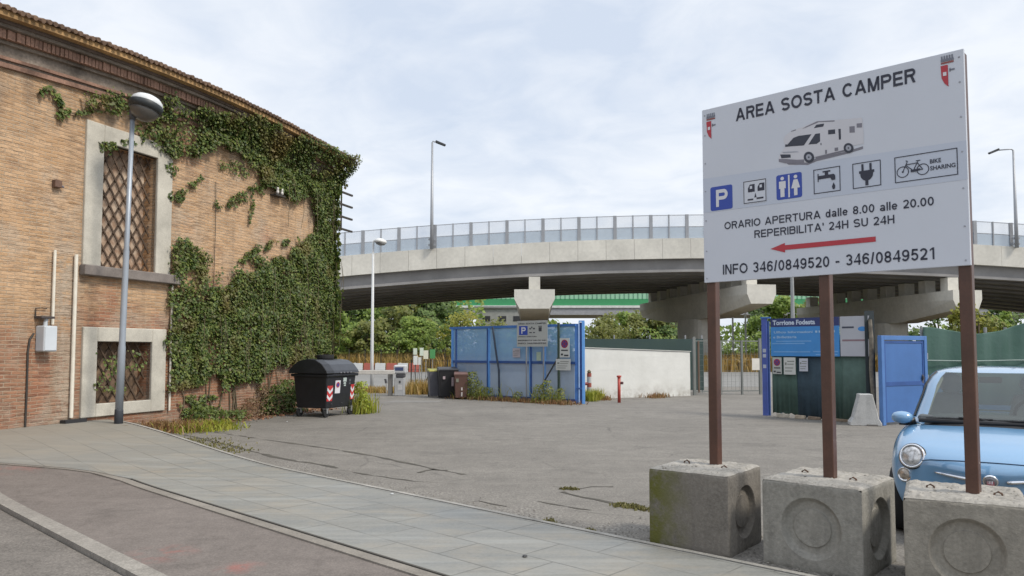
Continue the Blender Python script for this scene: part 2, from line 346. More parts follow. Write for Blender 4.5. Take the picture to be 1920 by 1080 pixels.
def ground_mat(name, c1, c2, speck, rough=0.9, patch=0.45, stain=None, stain_at=None, cracks=False):
    t = NT(name)
    big = t.noise(patch, 6, 0.62); mid = t.noise(3.2, 5, 0.7); c = t.mix(t.rng(big, 0.32, 0.68), c1, c2)
    c = t.mix(t.rng(mid, 0.35, 0.75, 0, 0.7), c, tuple(x * 0.74 for x in c1))
    c = t.mix(t.rng(t.noise(1.1, 5, 0.75, dist=0.5), 0.56, 0.68, 0, 0.6), c, tuple(x * 0.60 for x in c1)); c = t.mix(t.rng(t.noise(14, 4, 0.75), 0.60, 0.72, 0, 0.4), c, tuple(x * 0.6 for x in c1))
    f = t.noise(55, 3, 0.7); c = t.mix(t.rng(f, 0.36, 0.64), t.mix(1.0, c, (1 - speck,) * 3, 'MULTIPLY'), t.mix(1.0, c, (1 + speck,) * 3, 'MULTIPLY')); f2 = t.noise(19, 4, 0.75); c = t.mix(t.rng(f2, 0.36, 0.66), t.mix(1.0, c, (1 - speck * .5,) * 3, 'MULTIPLY'), t.mix(1.0, c, (1 + speck * .5,) * 3, 'MULTIPLY'))
    if cracks:
        xg, yg = t.sep()[:2]; bb = t.math('ADD', t.math('MULTIPLY', xg, 0.685), t.math('MULTIPLY', yg, 0.729)); bb = t.math('SUBTRACT', bb, 5.54)
        gv = t.math('MULTIPLY', t.rng(bb, 1.6, 0.1), t.rng(t.noise(1.2, 5, 0.7), 0.42, 0.6)); peb = t.rng(t.noise(34, 2, 0.6), 0.45, 0.6); c = t.mix(t.math('MULTIPLY', gv, 0.75), c, t.mix(peb, (0.10, 0.09, 0.08), (0.32, 0.30, 0.265)))
    st = t.noise(1, 4, 0.6, vec=t.map(scale=(0.5, 3.0, 1), rot=(0, 0, 0.82)))
    c = t.mix(t.rng(st, 0.5, 0.8, 0, 0.35), c, tuple(x * 1.22 for x in c2))
    if stain:
        for (sx, sy, sr) in stain_at:
            v = t.n('ShaderNodeVectorMath', {0: t.tc.outputs['Object'], 1: (sx, sy, 0.0)}, operation='DISTANCE').outputs['Value']
            n = t.noise(5, 5, 0.7); k = t.math('MULTIPLY', t.rng(v, sr * 0.3, sr, 1, 0), t.rng(n, 0.45, 0.62)); c = t.mix(t.math('MULTIPLY', k, 0.55), c, stain)
    if cracks:
        vo = t.n('ShaderNodeTexVoronoi', {'Scale': 0.55, 'Randomness': 1.0}, feature='DISTANCE_TO_EDGE')
        wv = t.n('ShaderNodeMix', {'Factor': 0.12}, data_type='VECTOR'); nn = t.n('ShaderNodeTexNoise', {'Scale': 2.5, 'Detail': 5.0})
        t.t.links.new(t.tc.outputs['Object'], nn.inputs['Vector']); t.t.links.new(t.tc.outputs['Object'], wv.inputs[4]); t.t.links.new(nn.outputs['Color'], wv.inputs[5])
        t.t.links.new(wv.outputs[1], vo.inputs['Vector'])
        k = t.math('MULTIPLY', t.rng(vo.outputs['Distance'], 0.0, 0.012, 1, 0), t.rng(t.noise(0.35, 3), 0.52, 0.6)); c = t.mix(t.math('MULTIPLY', k, 0.55), c, (0.05, 0.047, 0.04))
    t.base(c); t.b.inputs['Roughness'].default_value = rough
    t.bump(t.math('ADD', t.noise(70, 3, 0.7), t.math('MULTIPLY', mid, 0.6)), 0.25, 0.008); return t.m

asphalt = ground_mat('asphalt_lot', (0.160, 0.147, 0.129), (0.215, 0.199, 0.174), 0.34, cracks=True)
asphalt_path = ground_mat('asphalt_path', (0.148, 0.126, 0.111), (0.182, 0.157, 0.139), 0.20, stain=(0.30, 0.10, 0.08),
                          stain_at=[(*gnd(302, 1036, 0.03).xy, 0.33), (*gnd(10, 872, 0.1).xy, 1.0), (*gnd(450, 1062, 0.03).xy, 0.22)])
asphalt_road = ground_mat('asphalt_road', (0.130, 0.117, 0.103), (0.185, 0.167, 0.147), 0.34)
dirt = ground_mat('dry_earth', (0.17, 0.135, 0.07), (0.24, 0.20, 0.10), 0.2, patch=0.15)
stone_kerb = ground_mat('kerb_stone', (0.225, 0.205, 0.18), (0.30, 0.28, 0.245), 0.2)

def pavers_mat():
    t = NT('stone_pavers'); ang = math.atan2(EA.y, EA.x)
    v = t.map(rot=(0, 0, -ang)); br = t.n('ShaderNodeTexBrick', {'Scale': 1.0, 'Mortar Size': 0.009, 'Mortar Smooth': 0.3, 'Brick Width': 0.82, 'Row Height': 0.45,
        'Color1': (0.0, 0, 0), 'Color2': (1.0, 1, 1), 'Mortar': (0.5, 0.5, 0.5), 'Bias': 0.0}); br.offset = 0.37; br.squash = 1.25; br.squash_frequency = 3
    t.t.links.new(v, br.inputs['Vector'])
    big = t.noise(0.42, 5, 0.6); c = t.mix(t.rng(big, 0.36, 0.66), (0.165, 0.168, 0.155), (0.225, 0.212, 0.180))
    c = t.mix(t.math('MULTIPLY', t.rng(t.noise(0.9, 4, 0.6, dist=0.6), 0.5, 0.72), 0.6), c, (0.155, 0.175, 0.185))
    c = t.mix(t.rng(t.noise(1.3, 4, 0.65, vec=t.map(loc=(5, 2, 0))), 0.48, 0.68, 0, 0.7), c, (0.275, 0.235, 0.175))
    c = t.mix(t.math('MULTIPLY', br.outputs['Color'], 0.38), c, (0.27, 0.265, 0.24))
    sv = t.noise(1, 4, 0.65, vec=t.map(scale=(0.7, 7, 1), rot=(0, 0, -ang - 1.0))); c = t.mix(t.rng(sv, 0.45, 0.75, 0, 0.6), c, (0.12, 0.132, 0.135)); sv2 = t.noise(1, 4, 0.6, vec=t.map(scale=(0.5, 4.5, 1), rot=(0, 0, -ang - 0.7), loc=(3, 8, 0))); c = t.mix(t.rng(sv2, 0.5, 0.72, 0, 0.55), c, (0.31, 0.315, 0.295))
    c = t.mix(t.rng(t.noise(40, 3), 0.35, 0.7, 0, 0.25), c, (0.34, 0.33, 0.30))
    xa, ya = t.sep()[:2]; al = t.math('ADD', t.math('MULTIPLY', xa, EA.x), t.math('MULTIPLY', ya, EA.y)); fc = t.rng(al, 10.5, 14.5); c = t.mix(t.math('MULTIPLY', fc, 0.8), c, t.mix(t.noise(1.6, 5, 0.65), (0.215, 0.20, 0.168), (0.29, 0.268, 0.224)))
    brk = t.math('MULTIPLY', br.outputs['Fac'], t.rng(t.noise(1.1, 3), 0.35, 0.55, 0.25, 0.95))
    c = t.mix(t.math('MULTIPLY', brk, t.rng(fc, 0, 1, 0.7, 0.35)), c, (0.085, 0.082, 0.072)); t.base(c); t.b.inputs['Roughness'].default_value = 0.62
    t.bump(t.math('SUBTRACT', t.noise(9, 5, 0.7), br.outputs['Fac']), 0.25, 0.006); return t.m

def sheet(name, rows, mat, z0, nx=8, base=rise):
    """rows: list of (left, right) ground points; a sheet stretched between them over the rising ground"""
    m = MB(); vs = []; n = len(rows)
    for L, R in rows:
        for k in range(nx + 1):
            x = L[0] + (R[0] - L[0]) * k / nx; y = L[1] + (R[1] - L[1]) * k / nx; vs.append((x, y, base(x, y) + z0))
    fs = [(i * (nx + 1) + k, i * (nx + 1) + k + 1, (i + 1) * (nx + 1) + k + 1, (i + 1) * (nx + 1) + k) for i in range(n - 1) for k in range(nx)]
    m.add(vs, fs); return struct(m.build(name, mat, smooth=True))
m = MB(); m.box(-900, 900, -300, 1500, -1.0, -0.10); struct(m.build('ground', dirt))
m = MB(); pl = [ab(-60, -1.0), ab(26, -1.0), (-24, 34.5), (60, 34.5), (70, -30)]
m.face([(p[0], p[1], 0.0) for p in pl]); struct(m.build('parking_lot', asphalt))
m = MB(); m.face([(-90, 34.5, -0.004), (90, 34.5, -0.004), (90, 58.5, -0.004), (-90, 58.5, -0.004)]); struct(m.build('far_road', ground_mat('asphalt_far', (0.20, 0.195, 0.185), (0.25, 0.245, 0.23), 0.1)))
A = [i * 0.5 - 12 for i in range(70)]
sheet('bike_path', [(ab(a, -3.17), ab(a, -0.3)) for a in A], asphalt_path, 0.020)
sheet('road', [(ab(a, -14), ab(a, -3.34)) for a in A], asphalt_road, -0.022)
m = MB()
def strip(m, pts, w0, w1, z0, z1, base=rise):
    """a kerb following ground points; w0..w1 across, z0..z1 high"""
    prev = None
    for i, p in enumerate(pts):
        a = pts[max(i - 1, 0)]; b = pts[min(i + 1, len(pts) - 1)]; d = Vector((b[0] - a[0], b[1] - a[1])).normalized(); nn = Vector((-d.y, d.x)); r = base(*p)
        ring = [(p[0] + nn.x * w, p[1] + nn.y * w, r + z) for w, z in ((w0, z0), (w1, z0), (w1, z1), (w0, z1))]
        if prev: m.hexa(prev, ring)
        prev = ring
strip(m, [ab(a, -3.25) for a in A], -0.075, 0.075, -0.30, 0.024); struct(m.build('road_kerb', stone_kerb))
# the pavement of stone slabs: a strip that widens into a little forecourt by the brick building
rows = [(ab(a, -1.83), ab(a, -0.10)) for a in [x * 0.4 - 12 for x in range(47)]]
curve = [(7.0, ab(7.15, -2.00)), (7.4, ab(7.58, -2.19)), (7.9, ab(8.0, -2.48)), (8.5, ab(8.47, -2.81)), (9.3, ab(9.3, -3.5)), (10.0, ab(10.0, -4.3)), (10.8, ab(10.8, -5.6)), (11.6, ab(12.6, -5.6)), (12.3, ab(14.0, -4.0))]
rows += [(L, ab(a, -0.10)) for a, L in curve]
pavers = pavers_mat(); sheet('pavement', rows, pavers, 0.038, nx=10)
m = MB(); strip(m, [ab(a, -0.05) for a in [x * 0.4 - 12 for x in range(61)]], -0.03, 0.025, -0.35, 0.041)
struct(m.build('pavement_kerb', ground_mat('kerb_edge_stone', (0.24, 0.23, 0.205), (0.40, 0.38, 0.345), 0.14)))
m = MB(); strip(m, [ab(a, -1.90) for a in [x * 0.4 - 12 for x in range(47)]] + [L for a, L in curve[:7]], -0.055, 0.055, -0.1, 0.034)
struct(m.build('pavement_border', ground_mat('border_stone', (0.19, 0.17, 0.145), (0.27, 0.245, 0.21), 0.14)))
m = MB()
for off in (-1.825,): strip(m, [ab(a, off) for a in [x * 0.4 - 12 for x in range(47)]], -0.010, 0.010, -0.05, 0.041)
struct(m.build('pavement_joint', M('joint_dirt', (0.075, 0.07, 0.06), 0.95)))
# long cracks in the asphalt beside the pavement
rc = random.Random(4); m = MB()
def crack(pts, w, gap=0.12):
    P = [gnd(x, y) for x, y in pts]; seq = []
    for a, b in zip(P[:-1], P[1:]):
        n = max(2, int((b - a).length / 0.16))
        for k in range(n): seq.append(a.lerp(b, k / n) + Vector((rc.gauss(0, 0.012), rc.gauss(0, 0.012), 0)))
    seq.append(P[-1]); prev = None
    for i, p in enumerate(seq):
        d = (seq[min(i + 1, len(seq) - 1)] - seq[max(i - 1, 0)]).normalized(); nn = Vector((-d.y, d.x, 0)); ww = w * rc.uniform(0.25, 1.3) * (0.2 if rc.random() < gap else 1)
        cur = (p - nn * ww / 2, p + nn * ww / 2)
        if prev: m.face([(q.x, q.y, 0.004) for q in (prev[0], prev[1], cur[1], cur[0])])
        prev = cur
crack([(400, 810), (480, 822), (560, 833), (640, 845), (700, 855), (760, 868), (815, 880), (870, 890)], 0.075, 0.2)
crack([(345, 815), (430, 835), (505, 855), (560, 866), (580, 868), (608, 872), (632, 878)], 0.085, 0.15)
crack([(640, 882), (700, 892), (780, 903), (860, 908)], 0.05, 0.5)
crack([(780, 887), (815, 880), (840, 882)], 0.06, 0.3)
crack([(1035, 912), (1075, 918), (1110, 913), (1150, 913)], 0.04, 0.3)
crack([(1050, 922), (1090, 932), (1140, 942), (1180, 950), (1215, 956)], 0.06, 0.2)
crack([(1010, 940), (1060, 950), (1110, 957)], 0.04, 0.4)
crack([(865, 944), (900, 940), (950, 950)], 0.03, 0.5)
struct(m.build('asphalt_crack', M('crack_dirt', (0.075, 0.068, 0.055), 0.95, var=0.4)))
m = MB(); g = gnd(775, 753)
m.face([(g.x - 1.0, g.y - .5, 0.004), (g.x + .8, g.y - .4, 0.004), (g.x + 1.0, g.y + .4, 0.004), (g.x - .7, g.y + .5, 0.004)])
struct(m.build('asphalt_patch', M('patch_asphalt', (0.20, 0.19, 0.175), 0.9, fine=0.1)))

# ================================================================== THE BRICK BUILDING
BROT = math.atan2(WD[1], WD[0])        # local x runs along the facade, local y into the building
bld = thing('brick_building', 'old tan and red brick building with a heavy cornice and two stone framed barred windows', 'building', (WP[0], WP[1], 0), BROT)
S0, S1, DEPTH = -9.0, 9.72, 9.0
def hump(s): return 0.30 * math.sin(math.pi * min(1, max(0, (s + 1.2) / 11.6)))   # the old eaves line is not straight
def brick_mat(name, face=True):
    t = NT(name); x, y, z = t.sep()[:3]
    hor = x if face else y
    cv = t.n('ShaderNodeCombineXYZ', {0: hor, 1: z}).outputs[0]
    wob = t.n('ShaderNodeVectorMath', operation='ADD'); t.put(cv, wob.inputs[0])
    nz = t.n('ShaderNodeTexNoise', {'Scale': 3.0, 'Detail': 3.0}); t.put(cv, nz.inputs['Vector'])
    sc_ = t.n('ShaderNodeVectorMath', {0: nz.outputs['Color'], 'Scale': 0.06}, operation='SCALE'); t.put(sc_.outputs[0], wob.inputs[1])
    br = t.n('ShaderNodeTexBrick', {'Scale': 1.0, 'Mortar Size': 0.010, 'Mortar Smooth': 0.5, 'Brick Width': 0.25, 'Row Height': 0.066, 'Color1': (0, 0, 0), 'Color2': (1, 1, 1), 'Mortar': (.5, .5, .5)})
    t.put(wob.outputs[0], br.inputs['Vector']); rnd = br.outputs['Color']; mor = br.outputs['Fac']
    n1 = t.noise(0.55, 6, 0.6, vec=cv); n2 = t.noise(1.0, 6, 0.65, vec=t.map(loc=(7, 3, 1), vec=cv)); n3 = t.noise(1, 5, 0.65, vec=t.map(scale=(1.6, 7, 1), vec=cv))
    tan = t.mix(rnd, (0.50, 0.305, 0.16), (0.63, 0.42, 0.25)); red = t.mix(rnd, (0.23, 0.092, 0.052), (0.42, 0.195, 0.108)); dark = (0.17, 0.115, 0.08); plaster = t.mix(n3, (0.40, 0.33, 0.265), (0.52, 0.44, 0.34))
    hi = t.rng(z, 1.6, 4.6); far = t.rng(x, 2.0, 8.5) if face else 0.7
    ktan = t.math('ADD', t.math('SUBTRACT', t.math('MULTIPLY', hi, 0.74), t.math('MULTIPLY', far, 0.36)), t.math('MULTIPLY', n1, 1.0))
    c = t.mix(t.rng(ktan, 0.54, 0.72), red, tan)
    c = t.mix(t.rng(n2, 0.52, 0.62, 0, 0.5), c, plaster)
    n4 = t.noise(1, 4, 0.7, vec=t.map(scale=(2.6, 15, 1), loc=(2, 5, 0), vec=cv)); ero = t.math('MULTIPLY', t.rng(n4, 0.50, 0.66), t.rng(n1, 0.62, 0.42, 0.35, 1.0))
    pz = t.math('MULTIPLY', t.math('MULTIPLY', t.rng(t.math('ABSOLUTE', t.math('SUBTRACT', x, 1.2)), 0.45, 0.12), t.rng(z, 4.4, 3.3)), t.rng(t.noise(2.6, 5, 0.7, vec=cv), 0.40, 0.52))
    if face: c = t.mix(t.math('MULTIPLY', pz, 0.85), c, plaster)
    rp_ = t.math('MULTIPLY', t.rng(n1, 0.42, 0.36), t.rng(t.noise(2.2, 4, 0.6, vec=cv), 0.4, 0.6)); c = t.mix(t.math('MULTIPLY', rp_, 0.8), c, (0.36, 0.125, 0.07))
    c = t.mix(t.math('MULTIPLY', t.rng(n3, 0.52, 0.70), 0.50), c, dark); c = t.mix(t.math('MULTIPLY', ero, 0.52), c, (0.15, 0.09, 0.06))
    vs_ = t.noise(1, 4, 0.6, vec=t.map(scale=(3.5, 0.35, 1), loc=(9, 1, 0), vec=cv)); c = t.mix(t.rng(vs_, 0.50, 0.70, 0, 0.55), c, (0.27, 0.185, 0.12)); st_ = t.noise(1.5, 6, 0.72, vec=t.map(loc=(4, 11, 0), scale=(1, 1.5, 1), vec=cv)); c = t.mix(t.rng(st_, 0.54, 0.68, 0, 0.6), c, (0.235, 0.14, 0.09)); dr = t.math('MULTIPLY', t.rng(z, 5.3, 6.5), t.rng(t.noise(1, 4, 0.7, vec=t.map(scale=(4, 0.5, 1), vec=cv)), 0.42, 0.62)); c = t.mix(t.math('MULTIPLY', dr, 0.6), c, (0.17, 0.12, 0.085))
    c = t.mix(t.rng(t.noise(26, 3, vec=t.map(scale=(0.5, 1.6, 1), vec=cv)), 0.35, 0.7, 0, 0.35), c, tuple(v * 0.55 for v in (0.40, 0.24, 0.14)))
    c = t.mix(t.math('MULTIPLY', mor, t.rng(t.noise(1.4, 3, vec=cv), 0.35, 0.6, 0.25, 0.75)), c, t.mix(n2, (0.30, 0.245, 0.18), (0.48, 0.40, 0.30)))
    drt = t.math('MULTIPLY', t.rng(z, 0.9, 0.0), t.rng(n2, 0.35, 0.6)); c = t.mix(t.math('MULTIPLY', drt, 0.45), c, (0.20, 0.17, 0.14))
    t.base(c); t.b.inputs['Roughness'].default_value = 0.9
    h = t.math('SUBTRACT', t.math('SUBTRACT', t.math('ADD', t.math('MULTIPLY', n3, 0.8), t.math('MULTIPLY', rnd, 0.45)), mor), t.math('MULTIPLY', ero, 1.3)); t.bump(h, 0.55, 0.02); return t.m
brick_face, brick_end = brick_mat('brick_facade'), brick_mat('brick_end_wall', False)
stone = M('pale_stone', (0.46, 0.435, 0.375), 0.85, var=0.22, scale=1.7, fine=0.10, bump=0.3, bscale=30)
stone_dark = M('grey_sill_stone', (0.19, 0.165, 0.15), 0.85, var=0.3, scale=3, fine=0.1, bump=0.3, bscale=30)
UW = (1.92, 3.27, 3.28, 5.74); LW = (1.90, 3.24, 0.62, 1.82)
m = MB(); xs = [S0, LW[0], UW[0], LW[1], UW[1], S1]; zs = [-0.4, LW[2], LW[3], UW[2], UW[3], 7.0]
for i in range(len(xs) - 1):
    for j in range(len(zs) - 1):
        cx, cz = (xs[i] + xs[i + 1]) / 2, (zs[j] + zs[j + 1]) / 2
        if any(w[0] < cx < w[1] and w[2] < cz < w[3] for w in (UW, LW)): continue
        m.face([(xs[i], 0, zs[j]), (xs[i + 1], 0, zs[j]), (xs[i + 1], 0, zs[j + 1]), (xs[i], 0, zs[j + 1])])
for w in (UW, LW):
    a, b, c, d = w
    for q in ([(a, c), (a, d)], [(a, d), (b, d)], [(b, d), (b, c)], [(b, c), (a, c)]):
        m.face([(q[0][0], 0, q[0][1]), (q[1][0], 0, q[1][1]), (q[1][0], 0.34, q[1][1]), (q[0][0], 0.34, q[0][1])])
m.m = 1
m.face([(S1, 0, -0.4), (S1, DEPTH, -0.4), (S1, DEPTH, 7.0), (S1, 0, 7.0)]); m.face([(S0, DEPTH, -0.4), (S0, 0, -0.4), (S0, 0, 7.0), (S0, DEPTH, 7.0)])
m.face([(S1, DEPTH, -0.4), (S0, DEPTH, -0.4), (S0, DEPTH, 7.0), (S1, DEPTH, 7.0)])
bwall = m.build('wall', [brick_face, brick_end], bld, fix=False)
# cornice: bands that step outwards, carried round the far corner
def course(name, mat, o0, o1, z0, z1, parent=bld, bev=0.0):
    mm = MB(); N = 24
    ss = [S0 + (S1 + o1 - S0) * k / N for k in range(N + 1)]
    for a, b in zip(ss[:-1], ss[1:]):
        ha, hb = hump(a), hump(b)
        mm.hexa([(a, -o1, z0 + ha), (b, -o1, z0 + hb), (b, 0.05, z0 + hb), (a, 0.05, z0 + ha)], [(a, -o1, z1 + ha), (b, -o1, z1 + hb), (b, 0.05, z1 + hb), (a, 0.05, z1 + ha)])
    h = hump(S1); mm.box(S1 - 0.02, S1 + o1, 0.052, DEPTH, z0 + h, z1 + h)
    return mm.build(name, mat, parent, bevel=bev)
grey_plaster = M('weathered_plaster', (0.20, 0.165, 0.135), 0.95, var=0.55, scale=1.3, fine=0.2, fscale=25, bump=0.5, bscale=20)
red_brick = M('red_cornice_brick', (0.245, 0.145, 0.105), 0.9, var=0.55, scale=2.2, fine=0.2, fscale=30, bump=0.4, bscale=30)
ochre = M('ochre_eaves', (0.34, 0.21, 0.095), 0.9, var=0.45, scale=1.8, fine=0.2, fscale=20, bump=0.4, bscale=30)
tile = M('terracotta_tile', (0.165, 0.105, 0.07), 0.9, var=0.5, scale=3, fine=0.25, fscale=15, bump=0.3, bscale=30)
course('string_course', red_brick, 0, 0.07, 6.42, 6.50); course('string_course', grey_plaster, 0, 0.045, 6.50, 6.545); course('string_course', red_brick, 0, 0.10, 6.545, 6.60)
course('frieze', grey_plaster, 0, 0.06, 6.60, 6.80); course('moulding', grey_plaster, 0, 0.14, 6.80, 6.86)
m = MB(); s = S0 + 0.05; rr = random.Random(2)
while s < S1 + 0.22:
    h = hump(s); w = rr.uniform(0.06, 0.072); m.box(s, s + w, -0.235 + rr.uniform(-.014, .012), -0.16, 6.862 + h, 7.02 + h + rr.uniform(-.004, .0)); s += 0.083
m.build('brick_dentils', red_brick, bld)
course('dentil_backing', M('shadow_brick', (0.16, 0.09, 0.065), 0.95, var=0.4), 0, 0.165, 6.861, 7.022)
course('eaves_band', grey_plaster, 0, 0.32, 7.023, 7.08); course('eaves_band', M('dark_eaves', (0.12, 0.09, 0.075), 0.95, var=0.4), 0, 0.36, 7.08, 7.135); course('eaves_slab', ochre, 0, 0.52, 7.136, 7.235)
# roof with rows of round tiles, their ends standing out along the eaves
m = MB(); RZ, SL = 7.24, 0.30; MID = DEPTH / 2
N = 24; ss = [S0 + (S1 + 0.5 - S0) * k / N for k in range(N + 1)]
for a, b in zip(ss[:-1], ss[1:]):
    ra, rb = RZ + hump(a), RZ + hump(b)
    m.face([(a, -0.56, ra), (b, -0.56, rb), (min(b, S1 - 3.5), MID, rb + 1.5), (min(a, S1 - 3.5), MID, ra + 1.5)]); m.face([(b, DEPTH + 0.5, rb), (a, DEPTH + 0.5, ra), (min(a, S1 - 3.5), MID, ra + 1.5), (min(b, S1 - 3.5), MID, rb + 1.5)])
m.face([(S1 + 0.5, -0.56, RZ), (S1 + 0.5, DEPTH + 0.5, RZ), (S1 - 3.5, MID, RZ + 1.5)])
roof = m.build('roof', tile, bld)
m = MB(); s = S0
while s < S1 + 0.5:
    k = 0
    lim = MID if s < S1 - 3.5 else max(0.3, (S1 + 0.5 - s) / 4.0 * MID)
    while -0.60 + k * 0.42 < lim - 0.4:
        y0 = -0.60 + k * 0.42; y1 = y0 + 0.46; zz = RZ + 0.015 + hump(s); dz = 1.5 / (MID + 0.56)
        m.tube([(s + rr.uniform(-.012, .012), y0, zz + (y0 + 0.56) * dz + 0.012 + rr.uniform(-.014, .014)), (s, y1, zz + (y1 + 0.56) * dz)], [0.045, 0.036], 7); k += 1
        if k > 3: break
    s += 0.125
m.build('roof_tiles', tile, roof)
# windows: stone surround, sill, rusty lattice, bricked-up back
def window(W, out, name):
    a, b, c, d = W; L, R, B, T = out
    fr = MB(); fr.box(L, a, -0.055, 0.10, B, T); fr.box(b, R, -0.055, 0.10, B, T); fr.box(a, b, -0.055, 0.10, d, T)
    if B < c - 0.05: fr.box(a, b, -0.055, 0.10, B, c)
    win = fr.build('window', stone, bld, bevel=0.012)
    pn = MB(); pn.face([(a - 0.02, 0.335, c - 0.02), (b + 0.02, 0.335, c - 0.02), (b + 0.02, 0.335, d + 0.02), (a - 0.02, 0.335, d + 0.02)])
    pn.build('backing', name[1], win)
    la = MB(); cw, ch = 0.232, 0.36; k = -20
    for sgn in (1, -1):
        for k in range(-20, 26):
            x0 = a + k * cw; seg = []
            # line x = x0 + sgn*(z-c)*cw/ch clipped to the opening
            z_a, z_b = c, d
            xa, xb = x0, x0 + sgn * (d - c) * cw / ch
            def clip(lo, hi):
                t0, t1 = 0.0, 1.0; dx = xb - xa
                for lim, up in ((a, False), (b, True)):
                    t = (lim - xa) / dx
                    if (dx > 0) == up: t1 = min(t1, t)
                    else: t0 = max(t0, t)
                return t0, t1
            t0, t1 = clip(0, 1)
            if t1 - t0 < 0.02: continue
            yo = 0.165 + 0.012 * sgn
            la.beam((xa + (xb - xa) * t0, yo, z_a + (z_b - z_a) * t0), (xa + (xb - xa) * t1, yo, z_a + (z_b - z_a) * t1), 0.036, 0.02, up=(0, 1, 0))
    la.build('lattice', M('rusty_iron', (0.085, 0.055, 0.035), 0.85, var=0.4, scale=5), win)
    return win
back_up = NT('bricked_up_opening'); _v = back_up.n('ShaderNodeCombineXYZ', {0: back_up.sep()[0], 1: back_up.sep()[2]}).outputs[0]
back_up.base(back_up.mix(back_up.rng(back_up.noise(4.5, 4, 0.7, vec=_v), 0.35, 0.62), (0.60, 0.49, 0.38), (0.34, 0.22, 0.15))); back_up.b.inputs['Roughness'].default_value = 0.9
back_lo = M('dark_bricked_opening', (0.22, 0.15, 0.10), 0.95, var=0.55, scale=4)
w1 = window(UW, (1.52, 3.68, 3.28, 6.08), ('u', back_up.m))
m = MB(); m.box(1.48, 3.87, -0.17, -0.001, 3.08, 3.277); m.build('sill', stone_dark, w1, bevel=0.015)
w2 = window(LW, (1.58, 3.62, 0.37, 2.10), ('l', back_lo))
# small things fixed to the facade
def on_wall(x, y, z): v = bld.matrix_world @ Vector((x, y, z)); return v
bpy.context.view_layer.update()
white_pipe = M('white_plastic', (0.70, 0.66, 0.57), 0.5, var=0.12, scale=4)
for lab, s_, z0, z1, r in (('white cable pipe rising above the grey meter box', 0.93, 2.12, 3.48, 0.026), ('long white pipe between the meter box and the lower window', 1.37, 0.40, 3.45, 0.034), ('thin pale pipe on the wall edge beside the ivy', 3.74, 0.36, 3.05, 0.022)):
    m = MB(); m.tube([(0, 0, z0), (0, 0, (z0 + z1) / 2), (0, 0, z1)], r, 10)
    o = m.build('wall_pipe', white_pipe, smooth=False); o.location = on_wall(s_, -0.055, 0); o.rotation_euler = (0, 0, BROT); tag(o, lab, 'pipe', 'pipes on the brick wall')
box = thing('meter_box', 'pale grey metal meter box on the brick wall under a bent pipe', 'meter box', on_wall(0.77, -0.005, 1.66), BROT)
pg = M('pale_grey_metal', (0.50, 0.53, 0.56), 0.45, var=0.08)
m = MB(); m.box(-0.13, 0.13, -0.22, 0, -0.03, 0.43); m.build('case', pg, box, bevel=0.02, seg=2)
m = MB(); m.box(-0.115, 0.115, -0.229, -0.2205, -0.01, 0.41); m.build('door', M('pale_door', (0.56, 0.60, 0.64), 0.45, var=0.06), box, bevel=0.004)
m = MB(); m.tube([(-0.02, -0.1, 0.43), (-0.02, -0.1, 0.49), (0.0, -0.1, 0.55)], 0.035, 10); m.build('cable_gland', pg, box)
m = MB(); m.box(-0.16, 0.10, -0.18, 0, 0.56, 0.60); m.build('rain_hood', M('dark_hood', (0.06, 0.05, 0.05), 0.7), box)
m = MB(); m.tube([(-0.16, -0.03, 0.58), (-0.16, -0.03, 0.74), (0.05, -0.03, 0.75)], 0.012, 6); m.build('conduit', M('dark_cable', (0.04, 0.035, 0.03), 0.7), box)
cb = M('dark_cable', (0.04, 0.035, 0.03), 0.7)
m = MB(); m.tube([(0, 0, 0.3), (0.005, 0, 1.0), (0.0, 0, 1.62), (0.03, 0, 1.85), (0.1, 0, 1.95)], 0.018, 6); o = m.build('wall_cable', cb); o.location = on_wall(0.5, -0.02, 0); o.rotation_euler = (0, 0, BROT); tag(o, 'dark cable running down the brick wall below the meter box', 'cable', 'cables on the brick wall')
m = MB(); m.box(0, 0.45, -0.14, 0, 0.27, 0.37); o = m.build('drain_box', M('black_plastic', (0.025, 0.025, 0.028), 0.6)); o.location = on_wall(1.18, -0.01, 0); o.rotation_euler = (0, 0, BROT); tag(o, 'small black box at the foot of the long white pipe', 'box')
o = thing('wall_bracket', 'small rusty bracket box high on the tan brick wall left of the window', 'bracket', on_wall(0.93, 0, 4.71), BROT)
m = MB(); m.box(-0.07, 0.07, -0.10, 0, -0.08, 0.06); m.build('holder', M('rust_box', (0.12, 0.07, 0.05), 0.8, var=0.4), o, bevel=0.01)
m = MB(); m.tube([(0.05, -0.06, -0.02), (0.12, -0.07, -0.05)], 0.02, 8); m.build('stub', M('grey_stub', (0.15, 0.14, 0.16), 0.6), o)
o = thing('insulator', 'pair of white porcelain insulators on the brick wall among the ivy', 'insulator', on_wall(7.2, -0.10, 5.72), BROT)
for x in (-0.08, 0.10):
    m = MB(); m.lathe((x, -0.06, 0), [(0.015, 0), (0.042, 0.014), (0.042, 0.07), (0.025, 0.084), (0.038, 0.105), (0.035, 0.16), (0.014, 0.18)], 12); m.build('cup', M('porcelain', (0.50, 0.48, 0.45), 0.3), o, smooth=True)
m = MB(); m.box(-0.18, 0.2, -0.10, 0.12, -0.05, -0.01); m.build('arm', cb, o)
o = thing('cable_rack', 'rack of four dark iron bars sticking out from the corner of the brick building', 'bracket', on_wall(S1 + 0.02, 0.22, 5.2), BROT)
m = MB(); m.beam((0.95, 0.005, 0.12), (0.95, 0.005, 1.5), 0.035); m.build('upright', cb, o)
for k in range(4):
    m = MB(); m.beam((0.0, 0, 0.18 + k * 0.38), (1.55, 0, 0.16 + k * 0.38), 0.055); m.build('bar', cb, o)
